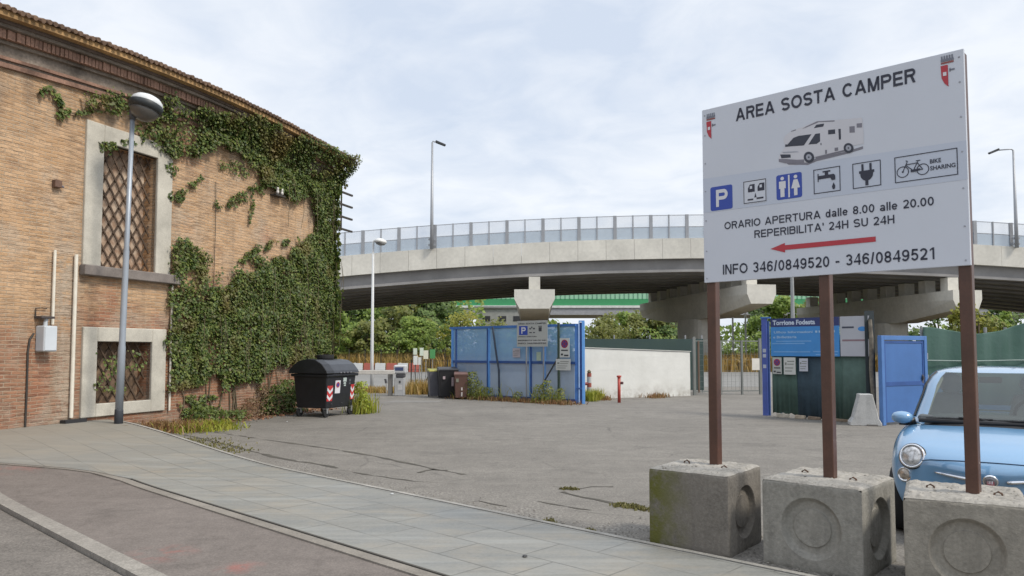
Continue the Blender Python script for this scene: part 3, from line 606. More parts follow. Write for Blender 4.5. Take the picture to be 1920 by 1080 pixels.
# a thin cable hanging across the facade
m = MB(); m.tube([(5.0, -0.045, 5.6), (5.02, -0.045, 4.5), (5.0, -0.045, 3.2)], 0.008, 5); o = m.build('wall_cable', cb); o.location = on_wall(0, 0, 0); o.rotation_euler = (0, 0, BROT); tag(o, 'thin dark wire hanging down the bare brick between the ivy patches', 'cable', 'cables on the brick wall')

# ------------------------------------------------------------------ the ivy on the facade
IVY = [(165,188),(205,176),(240,178),(300,182),(335,192),(385,200),(430,206),(470,222),(545,262),(600,283),(654,290),(650,330),(634,362),(638,430),(636,500),(626,590),(616,655),(590,676),(552,668),(515,690),(495,712),(470,716),(440,700),(420,712),(400,704),(372,722),(345,722),(322,745),(319,620),(319,480),(328,460),(350,455),(368,462),(385,478),(386,505),(383,548),(398,546),(420,525),(440,518),(470,503),(505,494),(545,482),(566,478),(560,455),(592,440),(590,405),(580,372),(545,366),(505,352),(470,322),(440,292),(412,276),(385,272),(350,284),(325,290),(310,282),(300,262),(262,222),(215,214),(165,206)]
SPRIGS = [([(385,330),(350,345),(320,372),(325,385),(355,362),(385,348)],.8),([(505,338),(470,352),(415,378),(405,392),(440,388),(480,368),(510,352)],.55),([(545,448),(500,452),(468,470),(452,492),(462,503),(478,480),(515,462),(545,462)],.75),([(318,305),(345,318),(335,335),(318,330)],.5),([(560,455),(598,448),(598,470),(560,478)],.8),([(405,300),(440,300),(470,322),(455,335),(420,318)],.35),([(470,360),(478,360),(476,420),(468,420)],.4),([(190,268),(230,262),(262,258),(262,268),(225,274),(196,290)],.8),([(255,205),(300,262),(262,262)],.5),([(180,660),(215,665),(232,740),(200,748),(180,730)],.22),([(240,655),(278,660),(275,700),(245,690)],.12),([(330,740),(420,742),(425,778),(340,785)],.7),([(500,730),(552,728),(556,776),(505,776)],.3)]
HOLES = [([(350,505),(376,505),(372,540),(345,535)],.75),([(540,655),(575,612),(590,630),(560,665)],.55),([(400,640),(425,640),(430,690),(405,700)],.6),([(570,300),(640,300),(640,312),(590,330)],.5),([(560,280),(600,286),(610,300),(575,300)],.3)]
def inside(poly, x, y):
    c = False; n = len(poly); j = n - 1
    for i in range(n):
        (xi, yi), (xj, yj) = poly[i], poly[j]
        if (yi > y) != (yj > y) and x < (xj - xi) * (y - yi) / (yj - yi) + xi: c = not c
        j = i
    return c
def to_w(poly): return [wal(x, y, 0.08) for x, y in poly]
def vnoise(x, y, seed=0):
    def h(i, j):
        n = (i * 374761393 + j * 668265263 + seed * 1442695041) & 0xffffffff; n = ((n ^ (n >> 13)) * 1274126177) & 0xffffffff; return ((n ^ (n >> 16)) & 0xffff) / 65535
    i, j = math.floor(x), math.floor(y); fx, fy = x - i, y - j; fx = fx * fx * (3 - 2 * fx); fy = fy * fy * (3 - 2 * fy)
    return (h(i, j) * (1 - fx) + h(i + 1, j) * fx) * (1 - fy) + (h(i, j + 1) * (1 - fx) + h(i + 1, j + 1) * fx) * fy
ri = random.Random(11); C_ = []; NN = []; SZ = []
WI = to_w(IVY); WS = [(to_w(p), d) for p, d in SPRIGS]; WH = [(to_w(p), d) for p, d in HOLES]
def leaf_at(s, z, thick):
    bul = 0.02 + thick * (0.17 * vnoise(s * 1.7, z * 1.7, 3) + 0.12 * vnoise(s * 4, z * 4, 5)); k = ri.random() ** 0.6
    zz = z
    if z > 6.4: bul = max(bul, min(0.6, 0.10 + (z - 6.4 - hump(s)) * 0.62) + 0.05)
    if s > S1 + 0.05: s = S1 + 0.05 + (s - S1) * (0.15 if 3.6 < z < 6.5 else 0.38) * min(1, max(0.1, (z - 0.8) / 2.5)); bul *= 1.3
    C_.append((s, -(0.03 + bul * k), zz)); NN.append((ri.gauss(0, 0.55), -1 + ri.gauss(0, 0.25), 0.55 + ri.gauss(0, 0.5))); SZ.append(ri.uniform(0.042, 0.088))
for _ in range(205000):
    s = ri.uniform(1.2, 10.75); z = ri.uniform(0.0, 7.4)
    if s < 4.5 and ri.random() < 0.0: continue
    d = vnoise(s * 2.2, z * 2.2, 1) * 0.6 + vnoise(s * 6, z * 6, 2) * 0.4
    if inside(WI, s + (d - .5) * 0.45 + ri.gauss(0, .05), z + (vnoise(s * 3, z * 3, 9) - .5) * 0.5 + ri.gauss(0, .05)):
        p = (1.0 if d > 0.36 else 0.30) * (0.5 if s < 4.2 else 1.0)
        for q, f in WH:
            if inside(q, s, z): p *= (1 - f)
        if ri.random() < p: leaf_at(s, z, 0.9)
for q, d in WS:
    xs_ = [p[0] + k for p in q for k in (-.1, .1)]; zs_ = [p[1] + k for p in q for k in (-.12, .08)]; ar = (max(xs_) - min(xs_)) * (max(zs_) - min(zs_))
    for _ in range(int(ar * 1700 * d)):
        s, z = ri.uniform(min(xs_), max(xs_)), ri.uniform(min(zs_), max(zs_))
        s, z = s + ri.gauss(0, .07), z + ri.gauss(0, .07)
        if inside(q, s + (vnoise(s * 6, z * 6, 7) - .5) * .35, z) and vnoise(s * 7, z * 7, 4) > 0.36: leaf_at(s, z, 0.18)
# leaves that turn the far corner
for _ in range(9000):
    z = ri.uniform(0.4, 7.1); lim = 0.30 + 0.28 * vnoise(z * 1.4, 3, 8) - (0.30 if z < 2 else (0.12 if z < 3.4 else 0))
    y = ri.uniform(-0.3, 1.6); x = S1 + ri.uniform(0.02, max(0.05, lim * (0.35 if 3.6 < z < 6.5 else 1)));
    if ri.random() < 0.35 + 0.65 * vnoise(y * 3, z * 3, 6): C_.append((x, y, z)); NN.append((1 + ri.gauss(0, .4), ri.gauss(-.3, .5), 0.5 + ri.gauss(0, .5))); SZ.append(ri.uniform(0.08, 0.15))
# hanging strands
strands = []
for _ in range(60):
    s = ri.uniform(3.8, 10.2); z = ri.uniform(1.2, 6.2)
    if inside(WI, s, z): strands.append((s, z, ri.uniform(0.4, 1.3)))
# the thin runner on the tan wall left of the window
RUN = [wal(x, y, 0.02) for x, y in ((70,178),(80,168),(95,170),(108,188),(118,208),(140,214),(165,212),(185,206))]
RUN2 = [wal(x, y, 0.02) for x, y in ((108,190),(112,212),(110,226))]
for R_ in (RUN, RUN2):
    for (s0, z0), (s1, z1) in zip(R_[:-1], R_[1:]):
        for _ in range(15): 
            k = ri.random(); s, z = s0 + (s1 - s0) * k + ri.gauss(0, .035), z0 + (z1 - z0) * k + ri.gauss(0, .04); C_.append((s, -ri.uniform(0.03, 0.09), z)); NN.append((ri.gauss(0, .5), -1, .5)); SZ.append(ri.uniform(.06, .10))
ivy = thing('ivy_creeper', 'dense green ivy creeper climbing over the right half of the brick wall', 'ivy', (WP[0], WP[1], 0), BROT)
ivy_mat = leaf_mat('ivy_leaf', [(0.024, 0.046, 0.010), (0.066, 0.112, 0.020), (0.112, 0.172, 0.032), (0.21, 0.25, 0.052), (0.07, 0.10, 0.022), (0.15, 0.13, 0.045)], hue=(0.26, 0.20, 0.06), hscale=0.8, trans=0.28, thr=(0.56, 0.72))
leaves_mesh('foliage', np.array(C_), np.array(NN), np.array(SZ), ivy_mat, ivy, up=(0, 0, -1.3), aspect=0.9)
m = MB()
for s, z, l in strands: m.tube([(s, -0.27, z), (s + ri.gauss(0, .03), -0.30, z - l / 2), (s + ri.gauss(0, .04), -0.28, z - l)], 0.006, 5)
for R_ in (RUN, RUN2): m.tube([(s, -0.03, z) for s, z in R_], 0.010, 5)
for k in range(26):
    s = ri.uniform(4.0, 10.0); m.tube([(s, -0.02, 0.0), (s + ri.gauss(0, .12), -0.03, 0.6), (s + ri.gauss(0, .2), -0.03, ri.uniform(1.0, 1.6))], [0.02, 0.014, 0.008], 5)
struct(m.build('stems', M('ivy_stem', (0.13, 0.105, 0.065), 0.9, var=0.3), ivy), 'stuff')
# ================================================================== THE VIADUCT
YN, YF = 60.0, 84.0
def vz(x): return 10.62 - 0.00147 * (x - 18) ** 2           # top of the parapet
concrete = M('viaduct_concrete', (0.58, 0.56, 0.505), 0.8, var=0.14, scale=0.35, fine=0.06, fscale=4, bump=0.15, bscale=8)
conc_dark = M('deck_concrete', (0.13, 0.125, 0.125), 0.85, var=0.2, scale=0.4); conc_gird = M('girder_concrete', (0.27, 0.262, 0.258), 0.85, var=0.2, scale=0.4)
via = thing('viaduct', 'long pale concrete road viaduct with mesh screens crossing behind the yard', 'viaduct', (0, 72, 0))
VX = [x * 2.25 - 60 for x in range(66)]
def spanbox(m, xa, xb, y0, y1, zt, zb):                      # y relative to the viaduct's own origin
    a, b = vz(xa), vz(xb)
    m.hexa([(xa, y0, a + zb), (xb, y0, b + zb), (xb, y1, b + zb), (xa, y1, a + zb)], [(xa, y0, a + zt), (xb, y0, b + zt), (xb, y1, b + zt), (xa, y1, a + zt)])
for y0, y1 in ((-12.0, -11.65), (11.65, 12.0)):
    m = MB()
    for a, b in zip(VX[:-1], VX[1:]): spanbox(m, a + 0.009, b - 0.009, y0, y1, 0, -1.62)
    m.build('parapet', concrete, via)
m = MB()
for a, b in zip(VX[:-1:3], VX[3::3]): spanbox(m, a, b, -11.648, 11.648, -0.95, -1.45)
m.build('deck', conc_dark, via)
m = MB()
for a, b in zip(VX[:-1:3], VX[3::3]): spanbox(m, a, b, -11.0, 11.0, -0.94, -0.90)
for k in range(9):
    y = -11.45 + k * 2.80; m = MB()
    for a, b in zip(VX[:-1:3], VX[3::3]): spanbox(m, a, b, y, y + 0.42, -1.452, -2.45); spanbox(m, a, b, y - 0.22, y + 0.64, -2.451, -2.66)
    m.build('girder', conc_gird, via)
m = MB()
for xd in np.arange(-55, 85, 7.0):
    for k in range(8): spanbox(m, xd, xd + 0.3, -11.02 + k * 2.80, -8.66 + k * 2.80, -1.453, -2.2)
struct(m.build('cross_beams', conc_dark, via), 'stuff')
rail = M('galvanised_steel', (0.30, 0.31, 0.33), 0.5, 0.3, var=0.1)
fen = MB()
glass_lo = see_through('screen_lower_panel', (0.36, 0.43, 0.50), 0.55, 0.25); glass_hi = see_through('screen_upper_mesh', (0.55, 0.58, 0.62), 0.20, 0.6)
hi_, lo_ = MB(), MB(); sx = -58.0; k = 0; posts = MB()
while sx < 84:
    w = 0.26 if k % 2 == 0 else 0.09; z = vz(sx); posts.box(sx - w / 2, sx + w / 2, -11.90, -11.74, z + 0.001, z + 1.93)
    nx = sx + 1.44; zn = vz(nx)
    for mb, za, zb in ((lo_, 0.02, 0.92), (hi_, 0.98, 1.86)):
        mb.hexa([(sx + w / 2, -11.83, z + za), (nx - 0.05, -11.83, zn + za), (nx - 0.05, -11.81, zn + za), (sx + w / 2, -11.81, z + za)], [(sx + w / 2, -11.83, z + zb), (nx - 0.05, -11.83, zn + zb), (nx - 0.05, -11.81, zn + zb), (sx + w / 2, -11.81, z + zb)])
    for h in (0.95, 1.89): posts.beam((sx, -11.82, z + h), (nx, -11.82, zn + h), 0.045)
    sx = nx; k += 1
struct(posts.build('screen_frame', rail, via), 'stuff'); lo_.build('lower_screen', glass_lo, via); hi_.build('upper_screen', glass_hi, via)
for px_, axis, capw, colw, coll in ((1.75, (0.03, 1), 3.15, 2.3, 5.0), (19.4, (-0.16, 1), 2.4, 2.5, 5.5), (35.4, (-0.10, 1), 2.4, 3.1, 8.0), (59.5, (-0.1, 1), 2.4, 3.1, 8.0)):
    p = MB(); z = vz(px_) - 2.662; d = Vector((*axis, 0)).normalized(); e = Vector((d.y, -d.x, 0)); O = Vector((px_, -13.3, 0)) + d * 0.0
    def P(u, v, zz): q = O + e * u + d * v; return (q.x, q.y, zz)
    L = 25.6; hw = capw / 2; top = z - 1.18; H = 2.3
    # hammerhead: trapezoid section, its underside rising to both ends
    for v0, v1, h0, h1 in ((0, 7.5, 1.5, 2.3), (7.5, 18.1, 2.3, 2.3), (18.1, L, 2.3, 1.5)):
        lo = [P(-hw * 0.74, v0, top - h0), P(hw * 0.74, v0, top - h0), P(hw * 0.74, v1, top - h1), P(-hw * 0.74, v1, top - h1)]
        mid = [P(-hw, v0, top - 0.75), P(hw, v0, top - 0.75), P(hw, v1, top - 0.75), P(-hw, v1, top - 0.75)]
        up = [P(-hw, v0, top), P(hw, v0, top), P(hw, v1, top), P(-hw, v1, top)]
        p.hexa(lo, mid); p.hexa(mid, up)
    pier = p.build('pier', concrete, via)
    c = MB(); v0 = L / 2 - coll / 2; poly = []
    n = 20
    for k in range(n):
        a = 2 * math.pi * k / n; cu, cv = math.cos(a), math.sin(a); uu = colw / 2 * math.copysign(abs(cu) ** 0.6, cu); vv = coll / 2 * math.copysign(abs(cv) ** 0.6, cv); poly.append((uu, L / 2 + vv))
    c.add([P(u, v, -0.2) for u, v in poly] + [P(u, v, top - 2.25) for u, v in poly], [(k, (k + 1) % n, n + (k + 1) % n, n + k) for k in range(n)])
    c.build('column', concrete, pier)
    for k in range(9):
        b = MB(); v = 13.3 + (-11.45 + k * 2.8 + 0.21); u0 = 0
        b.hexa([P(-0.45, v - 0.45, top + 0.001), P(0.45, v - 0.45, top + 0.001), P(0.45, v + 0.45, top + 0.001), P(-0.45, v + 0.45, top + 0.001)], [P(-0.45, v - 0.45, z - 0.04), P(0.45, v - 0.45, z - 0.04), P(0.45, v + 0.45, z - 0.04), P(-0.45, v + 0.45, z - 0.04)])
        b.build('bearing_block', concrete, pier)
# lamps on the viaduct
lampsteel = M('lamp_steel', (0.33, 0.34, 0.36), 0.5, 0.4, var=0.08); lampdark = M('lamp_head_dark', (0.03, 0.032, 0.036), 0.5)
def viaduct_lamp(px_, ybot, ytop, arm, lab):
    b = dep(px_, ybot, 59.6); t = dep(px_, ytop, 59.6); o = thing('viaduct_lamp', lab, 'street lamp', (b.x, 59.75, b.z), 0, 'street lamps on the viaduct'); h = t.z - b.z
    m = MB(); m.tube([(0, 0, 0), (0, 0, h * 0.3), (0, 0, h)], [0.15, 0.13, 0.075], 10); m.build('pole', lampsteel, o, smooth=True)
    m = MB(); m.tube([(0, 0, h), (arm * 0.15, 0, h + 0.1), (arm, 0, h + 0.02)], 0.05, 8); m.build('arm', lampsteel, o, smooth=True)
    m = MB(); s = 1 if arm > 0 else -1; m.hexa([(arm, -0.16, h - .02), (arm + s * .75, -0.14, h - .32), (arm + s * .75, .14, h - .32), (arm, .16, h - .02)], [(arm + s * .05, -.16, h + .16), (arm + s * .85, -.12, h - .18), (arm + s * .85, .12, h - .18), (arm + s * .05, .16, h + .16)]); m.build('lamp_head', lampdark, o, bevel=0.03)
    for zz in (0.25, 0.7):
        m = MB(); m.box(-0.28, 0.28, 0.02, 0.16, zz, zz + 0.14); m.build('clamp', lampsteel, o)
viaduct_lamp(809, 466, 266, 0.25, 'thin grey lamp on the viaduct with a short dark head')
viaduct_lamp(1909, 464, 281, -1.15, 'grey lamp on the viaduct with a long bent arm beside the sign')

# ------------------------------------------------------------------ the green walled viaduct far behind
far = thing('far_viaduct', 'distant viaduct with green noise barrier panels seen below the near viaduct', 'viaduct', (0, 130, 0))
m = MB(); m.box(-60, 110, 0, 0.25, 9.35, 10.5); m.build('green_barrier', M('green_barrier', (0.045, 0.27, 0.11), 0.5, var=0.12, scale=0.1), far)
m = MB(); m.box(-60, 110, 0.02, 0.20, 10.502, 11.75); m.build('pale_barrier', M('pale_green_barrier', (0.30, 0.55, 0.38), 0.4, var=0.1, scale=0.1), far)
m = MB()
for x in np.arange(-59, 110, 0.9 * 0.87): m.box(x, x + 0.09, -0.06, 0.0, 10.45, 11.8)
struct(m.build('barrier_post', M('barrier_post', (0.10, 0.26, 0.16), 0.5), far), 'stuff')
m = MB(); m.box(-60, 110, -0.3, 0.3, 8.95, 9.349); m.build('edge_beam', M('white_edge', (0.62, 0.63, 0.62), 0.7), far)
m = MB(); m.box(-60, 110, -0.1, 14, 7.75, 8.949); m.build('deck', M('far_deck', (0.30, 0.305, 0.33), 0.8), far)
for x in (-30, 3.4, 30, 58, 86):
    m = MB(); m.box(x - 1.2, x + 1.2, 1, 12, -0.5, 7.749); m.build('pier', M('far_pier', (0.36, 0.36, 0.36), 0.8), far)
hut = thing('far_building', 'small pale concrete building with dark windows below the green viaduct', 'building', (-3.0, 118, 0))
m = MB(); m.box(-2.5, 6.0, 0, 5, 0, 8.2); m.build('wall', M('hut_wall', (0.30, 0.30, 0.29), 0.8), hut)
for x in (-1.6, 0.9, 3.2):
    m = MB(); m.box(x, x + 1.2, -0.05, 0.0, 6.2, 7.0); m.build('window', M('dark_opening', (0.03, 0.03, 0.035), 0.5), hut)
m = MB(); m.box(-2.8, 6.3, -0.3, 5.3, 8.201, 8.5); m.build('roof', M('hut_roof', (0.22, 0.22, 0.22), 0.8), hut)

# ------------------------------------------------------------------ trees
bark = M('bark', (0.10, 0.075, 0.05), 0.95, var=0.3)
LF = {'mid': leaf_mat('leaf_mid', [(0.10, 0.16, 0.028), (0.20, 0.30, 0.05), (0.30, 0.39, 0.075), (0.15, 0.225, 0.045)], trans=.45),
      'dark': leaf_mat('leaf_dark', [(0.065, 0.115, 0.035), (0.13, 0.21, 0.055), (0.19, 0.27, 0.075), (0.10, 0.16, 0.045)], trans=.45),
      'yellow': leaf_mat('leaf_yellow', [(0.24, 0.25, 0.03), (0.36, 0.36, 0.05), (0.17, 0.20, 0.03), (0.43, 0.38, 0.06)], trans=.45),
      'olive': leaf_mat('leaf_olive', [(0.12, 0.15, 0.03), (0.19, 0.215, 0.045), (0.25, 0.26, 0.06), (0.14, 0.155, 0.04)], trans=.45)}
def tree(x, y, h, w, kind, lab, seed, low=0.12, n=2300, name='tree', z0=-0.1):
    r = np.random.default_rng(seed); o = thing(name, lab, 'tree' if name == 'tree' else 'bush', (x, y, z0), 0, 'trees behind the viaduct' if name == 'tree' else 'bushes behind the yard')
    m = MB(); th = h * 0.55; lx, ly = r.normal(0, .12, 2) * w
    m.tube([(0, 0, 0), (lx * .4, ly * .4, th * .5), (lx, ly, th), (lx * 1.2, ly * 1.2, h * .85)], [h * .026, h * .02, h * .012, h * .004], 7)
    cl = []
    nb = 9 if name == 'tree' else 6
    for k in range(nb):
        a = r.uniform(0, 6.283); rr_ = w * .5 * r.uniform(.35, .85); zz = h * r.uniform(max(low + .12, .3), .9); st = zz * r.uniform(.45, .7); f = st / th if st < th else 1
        e = (lx * f + math.cos(a) * rr_, ly * f + math.sin(a) * rr_, zz); m.tube([(lx * f, ly * f, st), (lx * f + math.cos(a) * rr_ * .5, ly * f + math.sin(a) * rr_ * .5, (st + zz) / 2 + .2), e], [h * .010, h * .007, h * .003], 5); cl.append(e)
    m.build('trunk', bark, o)
    for k in range(26):
        t = r.uniform(low, 1.0); prof = math.sin(math.pi * min(1, (t - low) / (1 - low) * .80 + .17)) ** .7; a = r.uniform(0, 6.283); q = w * .5 * prof * math.sqrt(r.uniform(0.1, 1)); cl.append((math.cos(a) * q + lx, math.sin(a) * q + ly, h * t * .95))
    cl = np.array(cl); wt = r.uniform(.4, 1.2, len(cl)); idx = r.choice(len(cl), n, p=wt / wt.sum()); cr = w * .13 * r.uniform(.7, 1.5, len(cl)); off = r.normal(0, 1, (n, 3)); off *= (r.uniform(.5, 1.05, n) / np.linalg.norm(off, axis=1))[:, None]
    P = cl[idx] + off * cr[idx][:, None] * np.array([1, 1, .8]); P[:, 2] = np.maximum(P[:, 2], .05)
    N = off * .5 / w * 4 + r.normal(0, .5, (n, 3)) + np.array([.35, -.75, .75]); S = (h ** .5) * 0.13 * r.uniform(.6, 1.4, n) * (1.25 if name == 'tree' else 1.0)
    leaves_mesh('crown', P, N, S, LF[kind], o, aspect=.8)
    return o
def topz(py, Y): return dep(960, py, Y).z
TREES = [(628,566,92,7,'mid','broad green tree just right of the ivy covered corner'),(662,572,97,7.5,'dark','dark green tree behind the slim white lamp post'),(706,560,95,8,'mid','tall green tree behind the boom barrier'),(745,556,93,7.5,'olive','olive green tree between the white lamp post and the notice boards'),
 (790,552,96,8.5,'dark','dark tree above the cluster of small white notices'),(838,556,98,8,'dark','dark green tree left of the green noise barrier'),(768,600,86,5.5,'mid','lower bright green tree in front of the dark tree above the notices'),(690,605,86,5.5,'olive','lower olive tree behind the white lamp post'),(640,612,88,5,'mid','low green tree at the foot of the ivy corner'),
 (1130,598,100,7,'olive','olive tree behind the left part of the white wall'),(1175,592,102,7,'mid','green tree behind the middle of the white wall'),(1222,578,99,7.5,'olive','olive tree standing left of the second viaduct column'),(1258,570,97,6.5,'dark','dark tree touching the second viaduct column'),(1440,552,98,8,'dark','dark tree right of the second viaduct column'),(1482,560,96,7,'mid','green tree behind the left end of the blue notice panel'),(1410,600,90,5,'mid','green tree behind the wire gate'),
 (1535,566,103,7,'olive','olive tree behind the middle post of the big sign'),(1765,566,98,6.5,'dark','dark tree behind the green tarpaulin fence beside the third column'),(1870,585,100,5.5,'mid','green tree far right beyond the third viaduct column'),(1905,572,104,7,'dark','dark tree at the far right edge above the tarpaulin')]
for i, (px_, py, Y, w, kd, lab) in enumerate(TREES):
    Y = max(Y + 9, 97); X = (px_ - 960) / F_PX * Y; tree(X, Y, topz(py, Y) + 0.5, w, kd, lab, 100 + i)
BUSH = [(872,588,72,5.5,'yellow','yellow green bush above the left half of the blue gate'),(930,603,74,5,'olive','olive bush above the middle of the blue gate'),(1130,612,70,5,'olive','low olive bush above the left part of the white wall'),(1190,610,72,5,'olive','low olive bush above the middle of the white wall'),(1240,612,72,4.5,'mid','low green bush above the right part of the white wall'),
 (1788,572,58,3.2,'yellow','bright yellow green bush left of the right sign post'),(1842,580,57,3.2,'olive','olive bush right of the right sign post'),(1390,632,66,5,'mid','green bush behind the wire gate beside the column'),(1425,626,64,4.5,'mid','green bush behind the wire gate next to the blue post'),(838,610,76,4.5,'mid','green bush left of the yellow one by the blue gate'),(745,625,80,5,'mid','bright green bush behind the notice boards')]
for i, (px_, py, Y, w, kd, lab) in enumerate(BUSH):
    Y = Y if Y < 60 else 93 + (Y - 60) * .12; w *= 1.25; X = (px_ - 960) / F_PX * Y; tree(X, Y, topz(py, Y) + 0.3, w, kd, lab, 300 + i, low=0.02, n=1100, name='bush')
# the far wood behind the trees reads as one mass
rg = np.random.default_rng(5); n = 15000; P = np.empty((n, 3)); P[:, 0] = rg.uniform(-75, 100, n); P[:, 1] = rg.uniform(109, 116, n)
hh = np.array([3.8 + 1.6 * vnoise(x * .25, 1, 2) + 1.0 * vnoise(x * .8, 4, 3) for x in P[:, 0]]); 
hh = np.where(P[:, 0] < -4, hh + 5.5, hh); P[:, 2] = rg.uniform(0, 1, n) * hh
o = leaves_mesh('far_wood', P, rg.normal(size=(n, 3)) * .7 + np.array([.3, -.8, .7]), rg.uniform(.4, 1.0, n), LF['mid']); tag(o, 'dark far wood behind the trees under the viaduct', 'wood', kind='stuff')
# dry tall grass under the viaduct
grass_dry = leaf_mat('dry_grass', [(0.36, 0.25, 0.07), (0.52, 0.37, 0.12), (0.30, 0.21, 0.07), (0.44, 0.27, 0.08), (0.27, 0.25, 0.07)], trans=0.3)
grass_green = leaf_mat('weed_green', [(0.07, 0.11, 0.02), (0.12, 0.17, 0.03), (0.18, 0.22, 0.04), (0.10, 0.13, 0.03)], trans=0.35)
grass_lime = leaf_mat('grass_lime', [(0.20, 0.25, 0.02), (0.32, 0.36, 0.035), (0.40, 0.38, 0.06), (0.26, 0.24, 0.05)], trans=0.35)
grass_red = leaf_mat('dry_red_weed', [(0.20, 0.10, 0.045), (0.28, 0.15, 0.07), (0.34, 0.22, 0.09), (0.17, 0.12, 0.05)], trans=0.3)
n = 42000; P = np.zeros((n, 3)); P[:, 1] = rg.uniform(60, 79, n) ; P[:, 0] = rg.uniform(-22, 48, n); P[:, 2] = -0.1
pb = np.array([1.0 if vnoise(x * .35, y * .35, 4) > .3 else .35 for x, y in P[:, :2]]); H = rg.uniform(0.8, 1.75, n) * pb
tag(blades_mesh('tall_dry_grass', P, H, grass_dry, width=0.05, seed=3), 'tall dry yellow grass on the waste ground under the viaduct', 'grass', kind='stuff')

# ------------------------------------------------------------------ beyond the yard
iron = M('dark_iron', (0.05, 0.05, 0.05), 0.6, 0.3); galv = M('grey_post', (0.30, 0.31, 0.31), 0.5, 0.3)
ff = thing('wire_fence', 'long fence of thin dark posts in front of the dry grass', 'fence', (0, 59.4, 0))
for x in np.arange(-16.5, -1.0, 1.25):
    m = MB(); m.beam((x, 0, -0.1), (x, 0, 1.75), 0.045); m.build('post', iron, ff)
m = MB()
for z in (0.4, 0.8, 1.2, 1.6): m.beam((-16.5, 0, z), (-1.0, 0, z), 0.012)
m.build('wire', iron, ff)
redp, whtp = M('red_barrier', (0.30, 0.075, 0.05), 0.5, var=0.15), M('white_barrier', (0.45, 0.46, 0.455), 0.5, var=0.1)
for i, x in enumerate(np.arange(-12.6, -7.0, 0.86)):
    col = whtp if i % 2 else redp; o = thing('plastic_barrier', ('white' if i % 2 else 'red') + ' plastic road barrier number in the red and white row', 'barrier', (x, 57.8, 0), 0, 'red and white barriers along the road')
    o['label'] = 'white plastic block in the red and white row of road barriers' if i % 2 else 'red plastic block in the red and white row of road barriers'
    o['group'] = 'white blocks of the road barrier row' if i % 2 else 'red blocks of the road barrier row'
    m = MB(); m.hexa([(-.42, -.25, 0), (.42, -.25, 0), (.42, .25, 0), (-.42, .25, 0)], [(-.40, -.22, .18), (.40, -.22, .18), (.40, .22, .18), (-.40, .22, .18)]); m.hexa([(-.40, -.22, .18), (.40, -.22, .18), (.40, .22, .18), (-.40, .22, .18)], [(-.38, -.09, .68), (.38, -.09, .68), (.38, .09, .68), (-.38, .09, .68)]); m.build('shell', col, o, bevel=0.02)
    m = MB(); m.tube([(-.2, 0, .68), (-.2, 0, .72)], .06, 8); m.build('filler_cap', col, o)
# slim white lamp post
lp = gnd(697, 725); lz = dep(697, 452, lp.y).z
o = thing('slim_lamp_post', 'slim pale lamp post with a small disc head beyond the boom barrier', 'street lamp', (lp.x, lp.y, 0))
pale = M('pale_lamp_metal', (0.55, 0.56, 0.56), 0.5, var=0.06)
m = MB(); m.tube([(0, 0, 0), (0, 0, 1.2), (0, 0, lz)], [0.085, 0.075, 0.05], 10); m.build('pole', pale, o, smooth=True)
R = Matrix.Rotation(math.radians(8), 3, 'Y')
m = MB(); m.lathe((0.32, 0, lz - 0.08), [(0.27, 0.0), (0.30, 0.05), (0.27, 0.12), (0.14, 0.19), (0.03, 0.21)], 18, R); m.build('lamp_cap', M('white_cap', (0.70, 0.70, 0.68), 0.4), o, smooth=True)
m = MB(); m.lathe((0.32, 0, lz - 0.20), [(0.05, 0), (0.18, 0.03), (0.26, 0.12)], 18, R); m.build('glass_bowl', M('grey_bowl', (0.18, 0.18, 0.18), 0.3), o, smooth=True)
m = MB(); m.tube([(0, 0, lz), (0.1, 0, lz + 0.03), (0.3, 0, lz - 0.02)], 0.035, 8); m.build('arm', pale, o)
# two more thin lamp posts under the viaduct, seen between column and panel
o = thing('thin_lamp_post', 'thin grey lamp post rising behind the blue notice panel', 'street lamp', (*((1487 - 960) / F_PX * 48, 48), 0))
m = MB(); m.tube([(0, 0, 0), (0, 0, 3), (0, 0, 7.4)], [0.16, 0.14, 0.10], 8); m.build('pole', galv, o); m = MB(); m.box(-0.25, 0.7, -.15, .15, 7.4, 7.55); m.build('lamp_head', galv, o, bevel=0.03)
for x, lab in ((1374, 'thin pale post just right of the second viaduct column'), (1398, 'second thin pale post further right of the viaduct column')):
    o = thing('thin_post', lab, 'post', ((x - 960) / F_PX * 86, 86, 0), 0, 'thin posts beyond the column'); m = MB(); m.tube([(0, 0, 0), (0, 0, 5.9)], 0.1, 6); m.build('pole', pale, o); m = MB(); m.box(-.2, .2, -.05, .05, 5.7, 5.76); m.build('cross_bar', pale, o)
# ================================================================== THE BIG SIGN
SROT = math.atan2(-0.678, 0.735)
sgn = thing('camper_sign', 'large white sign reading AREA SOSTA CAMPER on three brown steel posts', 'sign', (2.443, 5.96, 0), SROT)
board_w = M('sign_white', (0.555, 0.585, 0.65), 0.45, var=0.03, scale=1.2)
band_c = M('sign_band', (0.485, 0.53, 0.62), 0.45, var=0.02); ink = M('sign_ink', (0.022, 0.025, 0.045), 0.5, var=0.05); blue = M('sign_blue', (0.028, 0.065, 0.35), 0.45, var=0.05)
redi = M('sign_red', (0.42, 0.035, 0.05), 0.5, var=0.05); greyi = M('sign_grey', (0.16, 0.17, 0.21), 0.5, var=0.05); lgrey = M('sign_light_grey', (0.33, 0.345, 0.40), 0.5, var=0.05); pink = M('sign_pale', (0.62, 0.62, 0.65), 0.45, var=0.02)
m = MB(); m.box(-1.012, 1.036, -0.012, 0.012, 2.243, 3.785); board = m.build('board', board_w, sgn, bevel=0.003)
def quadr(m, x0, x1, z0, z1, y): m.flat([(x0, z0), (x1, z0), (x1, z1), (x0, z1)], y)
Y1, Y2, Y3, Y4 = -0.0135, -0.0150, -0.0165, -0.018
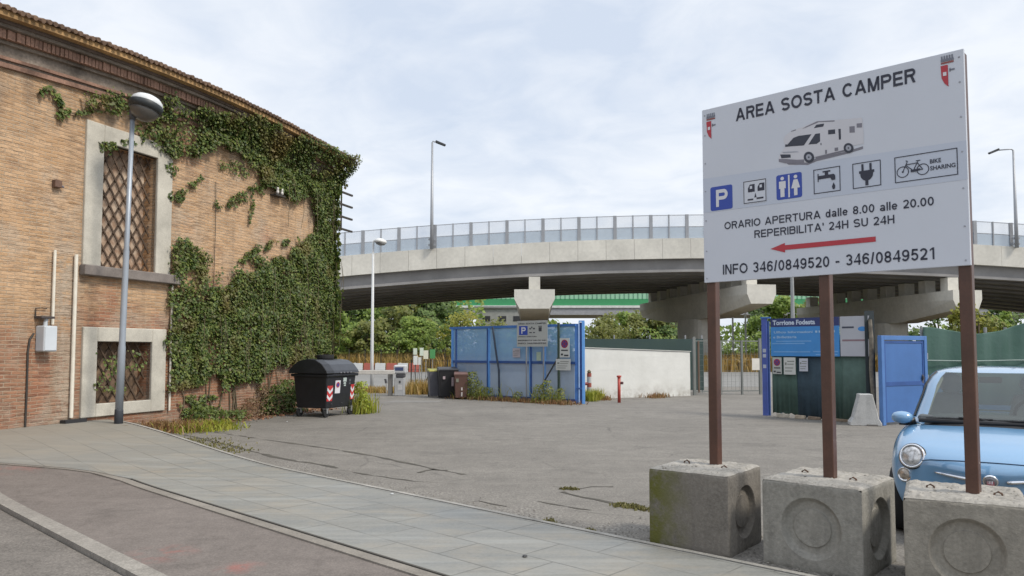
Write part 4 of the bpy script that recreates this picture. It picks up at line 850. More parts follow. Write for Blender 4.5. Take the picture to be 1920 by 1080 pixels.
m = MB(); m.flat([(-1.010, 2.862), (1.034, 2.848), (1.034, 3.125), (-1.010, 3.165)], Y1); m.build('blue_band', band_c, board)
m = MB()
put_lines(m, 'AREA SOSTA CAMPER', -0.69, 0.722, 3.618, 0.108, Y2, 0.185, .13)
put_lines(m, 'ORARIO APERTURA dalle 8.00 alle 20.00', -0.811, 0.817, 2.693, 0.064, Y2, .165)
put_lines(m, "REPERIBILITA' 24H SU 24H", -0.541, 0.551, 2.592, 0.064, Y2, .165)
put_lines(m, 'INFO 346/0849520 - 346/0849521', -0.832, 0.824, 2.303, 0.086, Y2, .165)
m.build('lettering', ink, board)
m = MB(); m.flat([(-0.404, 2.487), (-0.281, 2.447), (-0.281, 2.468), (0.417, 2.468), (0.417, 2.507), (-0.281, 2.507), (-0.281, 2.526)], Y2); m.build('arrow', redi, board)
def rrect(x0, x1, z0, z1, r=0.018, n=4):
    pts = []
    for cx, cz, a0 in ((x1 - r, z1 - r, 0), (x0 + r, z1 - r, 90), (x0 + r, z0 + r, 180), (x1 - r, z0 + r, 270)):
        for k in range(n + 1): a = math.radians(a0 + 90 * k / n); pts.append((cx + r * math.cos(a), cz + r * math.sin(a)))
    return pts
def outline(m, x0, x1, z0, z1, w, y):
    m.flat([(x0, z0), (x1, z0), (x1, z0 + w), (x0, z0 + w)], y); m.flat([(x0, z1 - w), (x1, z1 - w), (x1, z1), (x0, z1)], y)
    m.flat([(x0, z0 + w), (x0 + w, z0 + w), (x0 + w, z1 - w), (x0, z1 - w)], y); m.flat([(x1 - w, z0 + w), (x1, z0 + w), (x1, z1 - w), (x1 - w, z1 - w)], y)
# parking
p = MB(); p.flat(rrect(-0.939, -0.732, 2.868, 3.078), Y2); pk = p.build('parking_pictogram', blue, board)
p = MB(); put_lines(p, 'P', -0.885, -0.775, 2.898, 0.150, Y3, .20); p.build('letter', pink, pk)
# camper service
p = MB(); p.m = 0; p.flat(rrect(-0.636, -0.424, 2.886, 3.088), Y2); p.m = 1; outline(p, -0.630, -0.430, 2.892, 3.082, 0.006, Y3)
for x in (-0.590, -0.505):
    p.flat([(x, 2.985), (x + .060, 2.985), (x + .060, 3.050), (x + .018, 3.050), (x, 3.02)], Y3)
quadr(p, -0.595, -0.545, 2.915, 2.928, Y3); quadr(p, -0.515, -0.455, 2.918, 2.932, Y3); p.flat([(-.535, 2.935), (-.515, 2.935), (-.525, 2.975)], Y3)
p.m = 0; quadr(p, -0.572, -0.552, 3.012, 3.036, Y4); quadr(p, -0.486, -0.466, 3.012, 3.036, Y4); p.build('camper_service_pictogram', [board_w, ink], board)
# toilets
p = MB(); p.m = 0; p.flat(rrect(-0.343, -0.131, 2.884, 3.090), Y2); p.m = 1
for x, skirt in ((-0.292, 0), (-0.182, 1)):
    p.disc(x, 3.058, 0.015, Y3, 12)
    if skirt: p.flat([(x - .016, 3.035), (x + .016, 3.035), (x + .036, 2.965), (x + .014, 2.965), (x + .014, 2.905), (x - .014, 2.905), (x - .014, 2.965), (x - .036, 2.965)], Y3)
    else: p.flat([(x - .028, 3.035), (x + .028, 3.035), (x + .028, 2.975), (x + .017, 2.975), (x + .017, 2.905), (x - .017, 2.905), (x - .017, 2.975), (x - .028, 2.975)], Y3)
quadr(p, -0.2435, -0.2305, 2.895, 3.080, Y3); p.build('toilet_pictogram', [blue, pink], board)
# tap
p = MB(); outline(p, -0.037, 0.170, 2.892, 3.088, 0.006, Y3)
quadr(p, -.005, .003, 2.985, 3.050, Y3); quadr(p, .003, .120, 3.005, 3.032, Y3); quadr(p, .052, .078, 3.032, 3.055, Y3); quadr(p, .035, .095, 3.055, 3.066, Y3); p.flat([(.095, 3.032), (.120, 3.032), (.132, 3.02), (.132, 2.985), (.105, 2.985), (.095, 3.005)], Y4)
p.flat([(.118, 2.965), (.131, 2.935), (.127, 2.915), (.118, 2.910), (.109, 2.915), (.105, 2.935)], Y3); p.build('tap_pictogram', ink, board)
# plug
p = MB(); outline(p, 0.262, 0.467, 2.890, 3.086, 0.006, Y3)
quadr(p, .328, .344, 3.02, 3.072, Y3); quadr(p, .386, .402, 3.02, 3.072, Y3); quadr(p, .310, .420, 3.000, 3.020, Y3)
p.flat([(.318, 3.000), (.412, 3.000), (.408, 2.972), (.392, 2.950), (.376, 2.942), (.376, 2.905), (.354, 2.905), (.354, 2.942), (.338, 2.950), (.322, 2.972)], Y3); p.build('plug_pictogram', ink, board)
# bike sharing
def ring(m, cx, cz, r, w, y, n=24, a0=0, a1=360):
    for k in range(n):
        a, b = math.radians(a0 + (a1 - a0) * k / n), math.radians(a0 + (a1 - a0) * (k + 1) / n)
        m.flat([(cx + r * math.cos(a), cz + r * math.sin(a)), (cx + (r + w) * math.cos(a), cz + (r + w) * math.sin(a)), (cx + (r + w) * math.cos(b), cz + (r + w) * math.sin(b)), (cx + r * math.cos(b), cz + r * math.sin(b))], y)
def bar(m, x0, z0, x1, z1, w, y):
    d = Vector((x1 - x0, z1 - z0)).normalized() * (w / 2); m.flat([(x0 + d.y, z0 - d.x), (x1 + d.y, z1 - d.x), (x1 - d.y, z1 + d.x), (x0 - d.y, z0 + d.x)], y)
p = MB(); outline(p, 0.563, 0.977, 2.890, 3.083, 0.006, Y3)
ring(p, .618, 2.965, .036, .006, Y3); ring(p, .752, 2.965, .036, .006, Y3); p.disc(.618, 2.965, .007, Y3, 10)
for q in ((.618, 2.965, .652, 3.040), (.640, 3.015, .720, 3.018), (.640, 3.010, .690, 2.965), (.690, 2.965, .722, 3.030), (.752, 2.965, .720, 3.015), (.652, 3.040, .640, 3.045), (.708, 3.034, .738, 3.034), (.690, 2.965, .752, 2.965)): bar(p, *q, .006, Y4)
p.flat([(.672, 2.955), (.708, 2.955), (.735, 2.962), (.735, 2.975), (.672, 2.972)], Y4 - .001)
put_text(p, 'BIKE', .800, .872, 2.998, .030, Y3, .02); put_text(p, 'SHARING', .800, .962, 2.948, .030, Y3, .02); p.build('bike_sharing_pictogram', ink, board)
# town arms: crown over a red half shield with a white square and a small arm
def arms(x, z, lab):
    p = MB(); p.m = 0
    quadr(p, x, x + .082, z - .048, z - .030, Y2)
    for k in range(5): quadr(p, x + .002 + k * .0165, x + .012 + k * .0165, z - .030, z - .006, Y2); 
    p.m = 3; quadr(p, x, x + .082, z - .064, z - .052, Y2)
    p.m = 1; p.flat([(x - .002, z - .075), (x + .044, z - .075), (x + .044, z - .235), (x + .018, z - .205), (x + .002, z - .165)], Y2)
    p.m = 2; quadr(p, x + .012, x + .034, z - .152, z - .125, Y3); p.m = 0; quadr(p, x + .052, x + .086, z - .122, z - .110, Y2); quadr(p, x + .054, x + .060, z - .130, z - .102, Y2)
    p.build('coat_of_arms', [greyi, redi, pink, M('sign_brown_red', (0.25, 0.06, 0.05), 0.5)], board)
arms(-0.966, 3.745, 'l'); arms(0.890, 3.768, 'r')
# the printed motorhome (a flat picture on the board); (u, v) from the picture's lower left
def U(u, v): return (-0.318 + u * 0.00345, 3.560 - v * 0.00360 + (u * 0.0000))
p = MB()
def poly(pts, mi, y): p.m = mi; p.flat([U((a - 215) / 1355 * 193, (b - 120) / 910 * 107) for a, b in pts], y)
sh = lambda pts: [(a, b + (a - 215) * 0.235 - 20) for a, b in pts]     # undo the perspective of the photographed board
body = [(215, 985), (215, 900), (250, 800), (330, 690), (300, 560), (330, 470), (430, 380), (620, 300), (860, 180), (1150, 165), (1560, 125), (1575, 400), (1575, 600), (1400, 650), (1290, 720), (820, 870), (700, 980), (330, 1000)]
poly(sh(body), 0, Y1 - .0005)
poly(sh([(330, 1000), (700, 985), (840, 890), (1290, 760), (1560, 650), (1560, 700), (1300, 800), (840, 950), (700, 1030), (380, 1035)]), 2, Y1 - .0003)
poly(sh([(330, 690), (330, 640), (370, 640), (470, 510), (560, 470), (770, 435), (640, 655), (480, 670)]), 1, Y2)
poly(sh([(715, 635), (830, 430), (905, 415), (905, 570), (850, 620)]), 1, Y2); poly(sh([(810, 320), (850, 255), (975, 232), (960, 290)]), 1, Y2)
poly(sh([(1035, 355), (1145, 340), (1145, 425), (1035, 440)]), 1, Y2); poly(sh([(1195, 335), (1232, 330), (1232, 530), (1200, 535)]), 1, Y2)
poly(sh([(1365, 290), (1445, 280), (1445, 400), (1365, 405)]), 2, Y2); poly(sh([(1475, 235), (1555, 225), (1555, 305), (1475, 310)]), 2, Y2)
poly(sh([(615, 335), (680, 290), (860, 190), (1140, 172), (1140, 195), (890, 205), (700, 300)]), 2, Y2); poly(sh([(430, 380), (510, 345), (520, 360), (440, 390)]), 2, Y2)
poly(sh([(240, 840), (415, 835), (420, 895), (260, 915)]), 1, Y2); poly(sh([(215, 930), (330, 925), (520, 935), (640, 925), (640, 985), (330, 1010), (215, 985)]), 2, Y2)
poly(sh([(820, 870), (1290, 720), (1290, 750), (830, 900)]), 2, Y2); poly(sh([(1130, 690), (1185, 680), (1185, 740), (1130, 755)]), 2, Y2); poly(sh([(980, 735), (1010, 730), (1010, 800), (980, 810)]), 2, Y2)
poly(sh([(910, 605), (925, 602), (925, 640), (912, 645)]), 1, Y2); poly(sh([(270, 790), (520, 770), (560, 785), (300, 815)]), 3, Y2)
for cx, cz, r in ((720, 880, 85), (1345, 690, 75)):
    for mi, f, y in ((1, 1, Y3), (3, .55, Y4), (1, .15, Y4 - .001)):
        poly(sh([(cx + r * f * math.cos(a * math.pi / 9), cz + r * 1.25 * f * math.sin(a * math.pi / 9)) for a in range(18)]), mi, y)
p.build('motorhome_picture', [M('picture_white', (0.56, 0.56, 0.60), 0.5, var=.04), M('picture_dark', (0.035, 0.04, 0.06), 0.5), M('picture_grey', (0.19, 0.185, 0.22), 0.5), lgrey], board)
m = MB()
for x in (-0.985, 1.005):
    for z in (2.28, 2.52, 2.79, 3.05, 3.30, 3.55, 3.73): m.lathe((x, -0.012, z), [(0.007, 0), (0.006, 0.004)], 8, Matrix.Rotation(math.radians(90), 3, 'X'))
struct(m.build('rivets', M('rivet_grey', (0.32, 0.33, 0.37), 0.5), board), 'stuff')
brown = M('brown_steel', (0.078, 0.035, 0.022), 0.42, var=0.22, scale=4, fine=0.08)
for x, z0, xo in ((-0.962, 0.55, 0), (0.015, 0.55, 0), (0.992, 0.55, 0)):
    m = MB(); m.box(x - 0.041, x + 0.041, 0.0135, 0.0955, z0, 3.74 if x < .9 else 3.77); m.build('post', brown, sgn, bevel=0.005)
for z in (2.45, 3.55):
    m = MB(); m.box(-0.918, 0.948, 0.0125, 0.0130, z, z + .04); 
# the three concrete blocks the posts stand in
def conc_mat(name, c, c2, moss=0.0, seed=0.0):
    t = NT(name); v = t.map(loc=(seed, seed * 2, 0)); c_ = t.mix(t.rng(t.noise(2.6, 6, .65, vec=v), .33, .68), c, c2)
    c_ = t.mix(t.rng(t.noise(7, 5, .7, vec=v), .52, .72, 0, .5), c_, tuple(x * .52 for x in c)); c_ = t.mix(t.rng(t.noise(42, 3, .6, vec=v), .4, .7, 0, .35), c_, tuple(min(1, x * 1.5) for x in c2))
    st = t.noise(1, 4, .6, vec=t.map(scale=(9, 9, .8), vec=v)); c_ = t.mix(t.rng(st, .5, .75, 0, .4), c_, tuple(x * .6 for x in c))
    g = t.n('ShaderNodeNewGeometry'); nz = t.n('ShaderNodeSeparateXYZ', {0: g.outputs['Normal']}).outputs['Z']
    if moss:
        x, y, z = t.sep()[:3]; k = t.math('MULTIPLY', t.rng(x, .05, -.28), t.rng(t.noise(6, 5, .7, vec=v), .36, .56)); c_ = t.mix(t.math('MULTIPLY', k, moss), c_, (0.105, 0.105, 0.022))
    t.base(c_); t.b.inputs['Roughness'].default_value = .92; t.bump(t.math('ADD', t.noise(18, 5, .7, vec=v), t.noise(60, 3, .6, vec=v)), .40, .010); return t.m
cA = conc_mat('block_concrete_mossy', (0.135, 0.122, 0.105), (0.19, 0.172, 0.147), 1.0, 1.0); cB = conc_mat('block_concrete_grey', (0.195, 0.186, 0.163), (0.265, 0.253, 0.222), 0, 5.0); cC = conc_mat('block_concrete_warm', (0.19, 0.174, 0.145), (0.26, 0.238, 0.20), 0, 9.0)
rubble = conc_mat('block_rubble_top', (0.22, 0.205, 0.18), (0.34, 0.32, 0.285), 0, 3.0)
def block(lab, near, dirx, size, height, mat, circ, seed, zc=.0):
    """near: the corner closest to the viewer; local -y face looks at the viewer's left, +x face to the right"""
    dx = Vector(dirx).normalized(); dy = Vector((-dx.y, dx.x)); c = Vector(near) - dx * size / 2 + dy * size / 2
    o = thing('concrete_block', lab, 'concrete block', (c.x, c.y, 0), math.atan2(dx.y, dx.x), 'concrete blocks under the sign')
    h = size / 2; m = MB(); R = size * .305; rs = random.Random(seed); NA = 96
    prof = [(0, -.034), (.25, -.034), (.52, -.034), (.60, -.034), (.625, -.043), (.66, -.046), (.74, -.046), (.82, -.045), (.86, -.041), (.92, -.024), (.97, -.006), (1.0, .0)]
    for side in range(4):
        ca, sa = math.cos(side * math.pi / 2), math.sin(side * math.pi / 2); vs = []; zc_ = height * .49
        def put(u, v, d):
            ed = min(h - abs(u), v, height - v)
            if ed < .022: d -= (.022 - ed) * .30 * (0.2 + 1.4 * max(0, vnoise(u * 16 + side * 9, v * 16, seed) - .25))
            d -= .007 * max(0, vnoise(u * 9 + side * 5, v * 9, seed + 1) - .6) + .002 * vnoise(u * 40, v * 40, seed + 6)
            yy, uu = -h - d, u
            if h - abs(u) < 1e-5: yy = -h + .005; uu = math.copysign(h - .005, u)
            if height - v < 1e-5: uu *= .992; yy *= .99; v = height + .008 * (vnoise(u * 13, side * 3, seed) - .5)
            vs.append((uu * ca - yy * sa, uu * sa + yy * ca, v))
        rings = [('p', f, d) for f, d in prof[1:]] if circ[side] else [('p', f, 0) for f in (.3, .6, 1.0)]
        rings += [('q', k / 9, 0) for k in range(1, 10)]
        put(0, zc_, prof[0][1] if circ[side] else 0)
        for kind, f, d in rings:
            for k in range(NA):
                a = 2 * math.pi * (k + .5) / NA; cu, sv = math.cos(a), math.sin(a)
                if kind == 'p': put(R * f * cu, zc_ + R * f * sv, d)
                else:
                    # the square's outline in direction a; corners are hit by snapping
                    top_, bot_ = height - zc_, zc_; tt = min(h / abs(cu) if abs(cu) > 1e-6 else 9, (top_ if sv > 0 else bot_) / abs(sv) if abs(sv) > 1e-6 else 9); bx, bz = tt * cu, tt * sv
                    if f > .999:
                        for cx_ in (-h, h):
                            for cz_ in (top_, -bot_):
                                if math.hypot(bx - cx_, bz - cz_) < .012: bx, bz = cx_, cz_
                    put(R * cu + (bx - R * cu) * f, zc_ + R * sv + (bz - R * sv) * f, 0)
        nr = len(rings); fs = [(0, 1 + k, 1 + (k + 1) % NA) for k in range(NA)] + [(1 + r_ * NA + k, 1 + (r_ + 1) * NA + k, 1 + (r_ + 1) * NA + (k + 1) % NA, 1 + r_ * NA + (k + 1) % NA) for r_ in range(nr - 1) for k in range(NA)]
        m.add(vs, fs)
    m.build('body', mat, o, smooth=False)
    t = MB(); N2 = 30; vs = []
    for j in range(N2 + 1):
        for i in range(N2 + 1):
            u, v = -h * .985 + size * .985 * i / N2, -h * .985 + size * .985 * j / N2; e = min(1, (min(h - abs(u), h - abs(v))) / .035)
            vs.append((u, v, height - .006 + e * (.002 + .016 * vnoise(u * 10 + 3, v * 10, seed + 3) + .014 * vnoise(u * 30, v * 30, seed + 4) + .010 * vnoise(u * 60, v * 60, seed + 5))))
    t.add(vs, [(j * (N2 + 1) + i, j * (N2 + 1) + i + 1, (j + 1) * (N2 + 1) + i + 1, (j + 1) * (N2 + 1) + i) for j in range(N2) for i in range(N2)])
    for _ in range(130):
        x, y = rs.uniform(-h * .92, h * .92), rs.uniform(-h * .92, h * .92); q = rs.uniform(.004, .013); t.lathe((x, y, height + .004), [(q * .6, 0), (q, q * .5), (q * .5, q * 1.2)], 5)
    t.build('rubble_top', rubble, o)
    for sx in (-1, 1):
        k = MB(); x = sx * h * .55; y = -sx * h * .15; k.tube([(x - .026, y, height - .01), (x - .022, y, height + .026), (x, y, height + .038), (x + .022, y, height + .026), (x + .026, y, height - .01)], .007, 6); k.build('lifting_hook', M('rusty_rebar', (0.10, 0.055, 0.035), .9, var=.4), o)
    return o
block('mossy concrete block under the left sign post with a plain front', (1.718, 6.09), (.78, -.626), .71, .645, cA, (0, 1, 1, 1), 3)
block('grey concrete block under the middle sign post with a round recess in front', (2.507, 5.49), (.73, -.683), .755, .645, cB, (1, 1, 1, 1), 7)
c3 = Vector((2.675, 5.25)) + Vector((.875, -.484)) * .74
block('warm grey concrete block under the right sign post in front of the car', (c3.x, c3.y), (.875, -.484), .74, .645, cC, (1, 1, 1, 1), 12)

# ================================================================== THE NEAR STREET LAMP
LB = Vector((-7.285, 14.117, 0.30)); o = thing('street_lamp', 'tall grey street lamp with a tilted round glass head before the brick building', 'street lamp', LB)
gl = M('lamp_grey_paint', (0.30, 0.335, 0.38), 0.42, 0.2, var=.08); tx = 0.10; hh_ = 5.83
m = MB(); m.tube([(tx * z / hh_, 0, z) for z in (0.24, 1.4, 1.45, 3.2, 3.25, hh_)], [.070, .066, .058, .054, .047, .042], 14); m.build('pole', gl, o, smooth=True)
m = MB(); m.tube([(0, 0, -.1), (0.003, 0, .24), (0.004, 0, .26)], [.078, .076, .07], 14); m.build('base_sleeve', M('black_sleeve', (0.035, 0.04, 0.05), .6), o, smooth=True)
m = MB(); m.box(-.4, .3, -.3, .25, -.045, -.038 + .028); m.build('base_plate', M('rusty_plate', (0.16, 0.115, 0.075), .9, var=.3), o)
R = Matrix.Rotation(math.radians(11), 3, 'Y') @ Matrix.Rotation(math.radians(-9), 3, 'X'); hc = (0.345, 0.02, hh_ + .17)
m = MB(); m.lathe(hc, [(.285, .0), (.29, .03), (.27, .09), (.215, .145), (.12, .185), (.02, .195)], 28, R); hd = m.build('lamp_cap', M('lamp_cap_white', (0.60, 0.62, 0.63), .35, var=.05), o, smooth=True)
m = MB(); m.lathe(hc, [(.265, -.115), (.292, -.11), (.308, .0), (.292, .02)], 28, R); m.build('rim', M('lamp_rim', (0.025, 0.03, 0.033), .5), hd, smooth=True)
m = MB(); m.lathe(hc, [(.02, -.31), (.12, -.295), (.205, -.24), (.252, -.165), (.266, -.105)], 28, R); m.build('glass_bowl', M('lamp_bowl', (0.10, 0.094, 0.086), .3, var=.12, scale=5), hd, smooth=True)
m = MB(); m.tube([(tx, 0, hh_ - .12), (tx * .97, 0, hh_ + .02), (tx + .02, 0, hh_ + .13), (tx + .12, 0.01, hh_ + .17)], [.055, .062, .058, .05], 12); m.build('bracket', M('lamp_bracket', (0.07, 0.075, 0.085), .5), o, smooth=True)

# ================================================================== THE BLACK WASTE CONTAINER
dk = M('black_bin_plastic', (0.014, 0.015, 0.019), 0.42, var=.3, scale=3); dlid = M('bin_lid', (0.035, 0.038, 0.046), 0.35, var=.25, scale=3); whs = M('sticker_white', (0.62, 0.62, 0.65), .5); reds = M('sticker_red', (0.45, 0.03, 0.03), .5); rub = M('rubber', (0.015, 0.015, 0.016), .8)
bp = gnd(612, 784); bo = thing('waste_container', 'big black wheeled waste container with a rounded lid by the ivy wall', 'waste container', (bp.x, bp.y, 0), math.atan2(WD[1], WD[0]) - math.radians(3))
LX, LY = 1.22, 1.02                                # local x: length, local +y: towards the wall
m = MB(); lo = [(.07, .06, .22), (LX - .07, .06, .22), (LX - .07, LY - .06, .22), (.07, LY - .06, .22)]; up = [(0, 0, 1.02), (LX, 0, 1.02), (LX, LY, 1.02), (0, LY, 1.02)]
m.hexa(lo, up); body = m.build('body', dk, bo, bevel=.03, seg=2)
m = MB()
for x in (.2, .62, 1.0): m.box(x, x + .05, .0, .03, .30, .34)
m.box(-.05, LX + .05, -.05, LY + .05, 1.0, 1.07); m.build('rim', dk, bo, bevel=.015)
prof = [(LY + .05, 1.08), (LY + .05, 1.16), (LY * .92, 1.28), (LY * .75, 1.38), (LY * .52, 1.425), (LY * .28, 1.40), (LY * .1, 1.30), (-.03, 1.15), (-.06, 1.08)]
m = MB(); n = len(prof); xs2 = [-.05, .22, .235, LX + .06]
m.add([(x, y, z) for x in (-.05, LX + .06) for y, z in prof], [tuple(range(n)), tuple(range(2 * n - 1, n - 1, -1))] + [(k, k + n, (k + 1) % n + n, (k + 1) % n) for k in range(n)]); lid = m.build('lid', dlid, bo, bevel=.012)
m = MB(); p2 = [(y * 1.0 + .0, z + .012) for y, z in prof]
m.add([(x, y, z) for x in (-.09, .20) for y, z in [(LY / 2 + (y - LY / 2) * 1.04, 1.07 + (z - 1.07) * 1.05) for y, z in prof]], [tuple(range(n)), tuple(range(2 * n - 1, n - 1, -1))] + [(k, k + n, (k + 1) % n + n, (k + 1) % n) for k in range(n)]); m.build('end_arch', dk, lid, bevel=.012)
m = MB(); m.lathe((LX * .62, LY * .62, 1.40), [(.20, 0), (.22, .06), (.22, .13), (.19, .14), (.185, .06), (.10, .05)], 20); m.build('lid_ring', rub, lid)
m = MB()
for k in range(4): m.box(.45 + k * .14, .50 + k * .14, -.075, -.052, 1.085, 1.11)
m.build('lid_latch', M('grey_latch', (0.2, 0.2, 0.22), .4), lid)
def slab_on_front(mb, x0, x1, z0, z1, e=.004):
    f = lambda z: .06 * (1.02 - z) / .80 - e
    mb.face([(x0, f(z0), z0), (x1, f(z0), z0), (x1, f(z1), z1), (x0, f(z1), z1)])
def chevrons(x0, w, nm):
    p = MB(); p.m = 0; slab_on_front(p, x0, x0 + w, .40, .78, .004); p.m = 1; f = lambda z: .06 * (1.02 - z) / .80 - .007
    for k in range(2):
        z = .74 - k * .17
        pts = [(x0, z), (x0 + w / 2, z - .09), (x0 + w, z), (x0 + w, z - .075), (x0 + w / 2, z - .165), (x0, z - .075)]
        a, b, c, d, e2, f2 = [(q[0], f(q[1]), q[1]) for q in pts]; p.face([a, b, e2, f2]); p.face([b, c, d, e2])
    p.build('warning_chevrons', [reds, whs], body)
chevrons(.05, .22, 'a'); chevrons(LX - .20, .15, 'b')
p = MB(); p.m = 0; slab_on_front(p, .36, .57, .58, .90); p.m = 1
f = lambda z: .06 * (1.02 - z) / .80 - .008
cx, cz = .465, .79; p.face([(cx + .075 * math.cos(k * math.pi / 9), f(cz + .07 * math.sin(k * math.pi / 9)), cz + .07 * math.sin(k * math.pi / 9)) for k in range(18)]); p.m = 2
f2 = lambda z: f(z) - .002; p.face([(cx + .05 * math.cos(k * math.pi / 9), f2(cz + .047 * math.sin(k * math.pi / 9)), cz + .047 * math.sin(k * math.pi / 9)) for k in range(18)])
p.build('notice', [whs, reds, M('no_stop_blue', (0.05, 0.06, 0.25), .5)], body)
p = MB(); slab_on_front(p, .68, .82, .86, .96); slab_on_front(p, .70, .80, .80, .845); slab_on_front(p, .72, .80, .75, .785); p.build('label', M('pale_label', (0.45, 0.52, 0.50), .5), body)
p = MB(); slab_on_front(p, .93, 1.0, .86, .92); slab_on_front(p, .93, 1.0, .79, .83); p.build('label', M('dark_label', (0.10, 0.11, 0.12), .5), body)
for x, y in ((.10, .10), (LX - .12, .10), (.10, LY - .12), (LX - .12, LY - .12)):
    w = MB(); w.lathe((x, y + .0, .10), [(.04, -.035), (.098, -.03), (.10, 0), (.098, .03), (.04, .035)], 16, Matrix.Rotation(math.radians(90), 3, 'X')); wh = w.build('wheel', rub, bo)
    w = MB(); w.box(x - .03, x + .03, y - .055, y - .045, .10, .21); w.box(x - .03, x + .03, y + .045, y + .055, .10, .21); w.box(x - .05, x + .05, y - .06, y + .06, .205, .222); w.build('fork', M('zinc_fork', (0.32, 0.33, 0.33), .4, .5), wh)
# ================================================================== THE SMALL BLUE CAR
paint = NT('light_blue_paint'); paint.base((0.135, 0.30, 0.50)); paint.b.inputs['Roughness'].default_value = .34; paint.b.inputs['Coat IOR'].default_value = 1.9; paint.b.inputs['Coat Weight'].default_value = 1.0; paint.b.inputs['Coat Roughness'].default_value = .06; paint = paint.m
chrome = M('chrome', (0.75, 0.76, 0.78), .12, 1.0, var=.02); blackt = M('black_trim', (0.012, 0.012, 0.013), .5, var=.1)
gt = NT('windscreen_glass'); gt.base((0.08, 0.09, 0.088)); gt.b.inputs['Roughness'].default_value = .03; gt.b.inputs['IOR'].default_value = 2.2
tr = gt.n('ShaderNodeBsdfTransparent', {'Color': (0.75, 0.82, 0.78)}); mx = gt.n('ShaderNodeMixShader', {0: .40}); gt.t.links.new(tr.outputs[0], mx.inputs[1]); gt.t.links.new(gt.b.outputs[0], mx.inputs[2]); gt.t.links.new(mx.outputs[0], gt.out.inputs['Surface']); glass = gt.m
CR = math.radians(-33); cpos = dep(1857, 897, 6.22)
car = thing('small_car', 'small light blue rounded car parked behind the right concrete block', 'car', (cpos.x, cpos.y, 0), CR)
ST = [  # y, half width, bottom, top, roundness height of the widest point
 (-.005, .30, .36, .62, .48), (.02, .48, .29, .685, .47), (.07, .60, .25, .745, .47), (.15, .685, .22, .80, .48), (.28, .745, .20, .852, .50), (.45, .785, .19, .895, .52), (.68, .805, .19, .94, .54), (.92, .812, .19, .975, .56), (1.3, .813, .19, .985, .58), (2.0, .813, .19, .985, .60), (2.7, .813, .19, .975, .60), (3.15, .80, .20, .955, .58), (3.40, .74, .24, .90, .56), (3.52, .60, .30, .80, .54), (3.55, .40, .36, .70, .52)]
m = MB(); vs = []; K = 0
for y, hw, zb, zt, zw in ST:
    sh_ = .93 if y > .1 else .90
    half = [(0, zb), (hw * .70, zb + .0), (hw * .94, zb + .07), (hw, zw), (hw * .985, zw + (zt - zw) * .45), (hw * .935, zw + (zt - zw) * .76), (hw * .80, zt - (zt - zw) * .085), (hw * .45, zt - .012), (0, zt)]
    rgt = half; lft = [(-x, z) for x, z in half[-2:0:-1]]; ringp = rgt + lft; K = len(ringp); vs += [(x, y + (.10 * (abs(x) / hw) ** 3 if y < .2 else 0), z) for x, z in ringp]
fs = [(i * K + k, i * K + (k + 1) % K, (i + 1) * K + (k + 1) % K, (i + 1) * K + k) for i in range(len(ST) - 1) for k in range(K)] + [tuple(range(K - 1, -1, -1)), tuple((len(ST) - 1) * K + k for k in range(K))]
m.add(vs, fs); tmp = m.build('body', paint, smooth=True); sd = tmp.modifiers.new('s', 'SUBSURF'); sd.levels = sd.render_levels = 3
cut = MB()
for yw in (.62, 2.92):
    for sx in (-1, 1): cut.lathe((sx * .80, yw, .30), [(.345, -.16), (.345, .16)], 32, Matrix.Rotation(math.radians(90), 3, 'Y'))
cu = cut.build('cutter', blackt); bo_ = tmp.modifiers.new('b', 'BOOLEAN'); bo_.object = cu; bo_.operation = 'DIFFERENCE'; bo_.solver = 'EXACT'
me = evaluated(tmp); bpy.data.objects.remove(tmp); bpy.data.objects.remove(cu)
cbody = bpy.data.objects.new('body', me); COL.objects.link(cbody); cbody.parent = car
while len(me.materials) > 1: me.materials.pop()
me.polygons.foreach_set('material_index', [0] * len(me.polygons)); me.polygons.foreach_set('use_smooth', [True] * len(me.polygons))
bvh = BVHTree.FromPolygons([v.co for v in me.vertices], [tuple(p.vertices) for p in me.polygons])
def front(x, z, off=.004):
    h_, n_, _, _ = bvh.ray_cast(Vector((x, -1, z)), Vector((0, 1, 0))); return (h_ + n_ * off, n_) if h_ else (Vector((x, .3, z)), Vector((0, -1, 0)))
def surf_tube(mb, pts, r, off=.002): mb.tube([front(x, z, off)[0] for x, z in pts], r, 6)
m = MB(); surf_tube(m, [(x, .700 + .028 * (1 - (x / .60) ** 2) - .0 * x - (.05 * max(0, (abs(x) - .42) / .18) ** 2 if abs(x) > .42 else 0)) for x in np.linspace(-.50, .50, 29)], .0045); m.build('bonnet_seam', M('seam_dark', (0.02, 0.05, 0.10), .6), car)
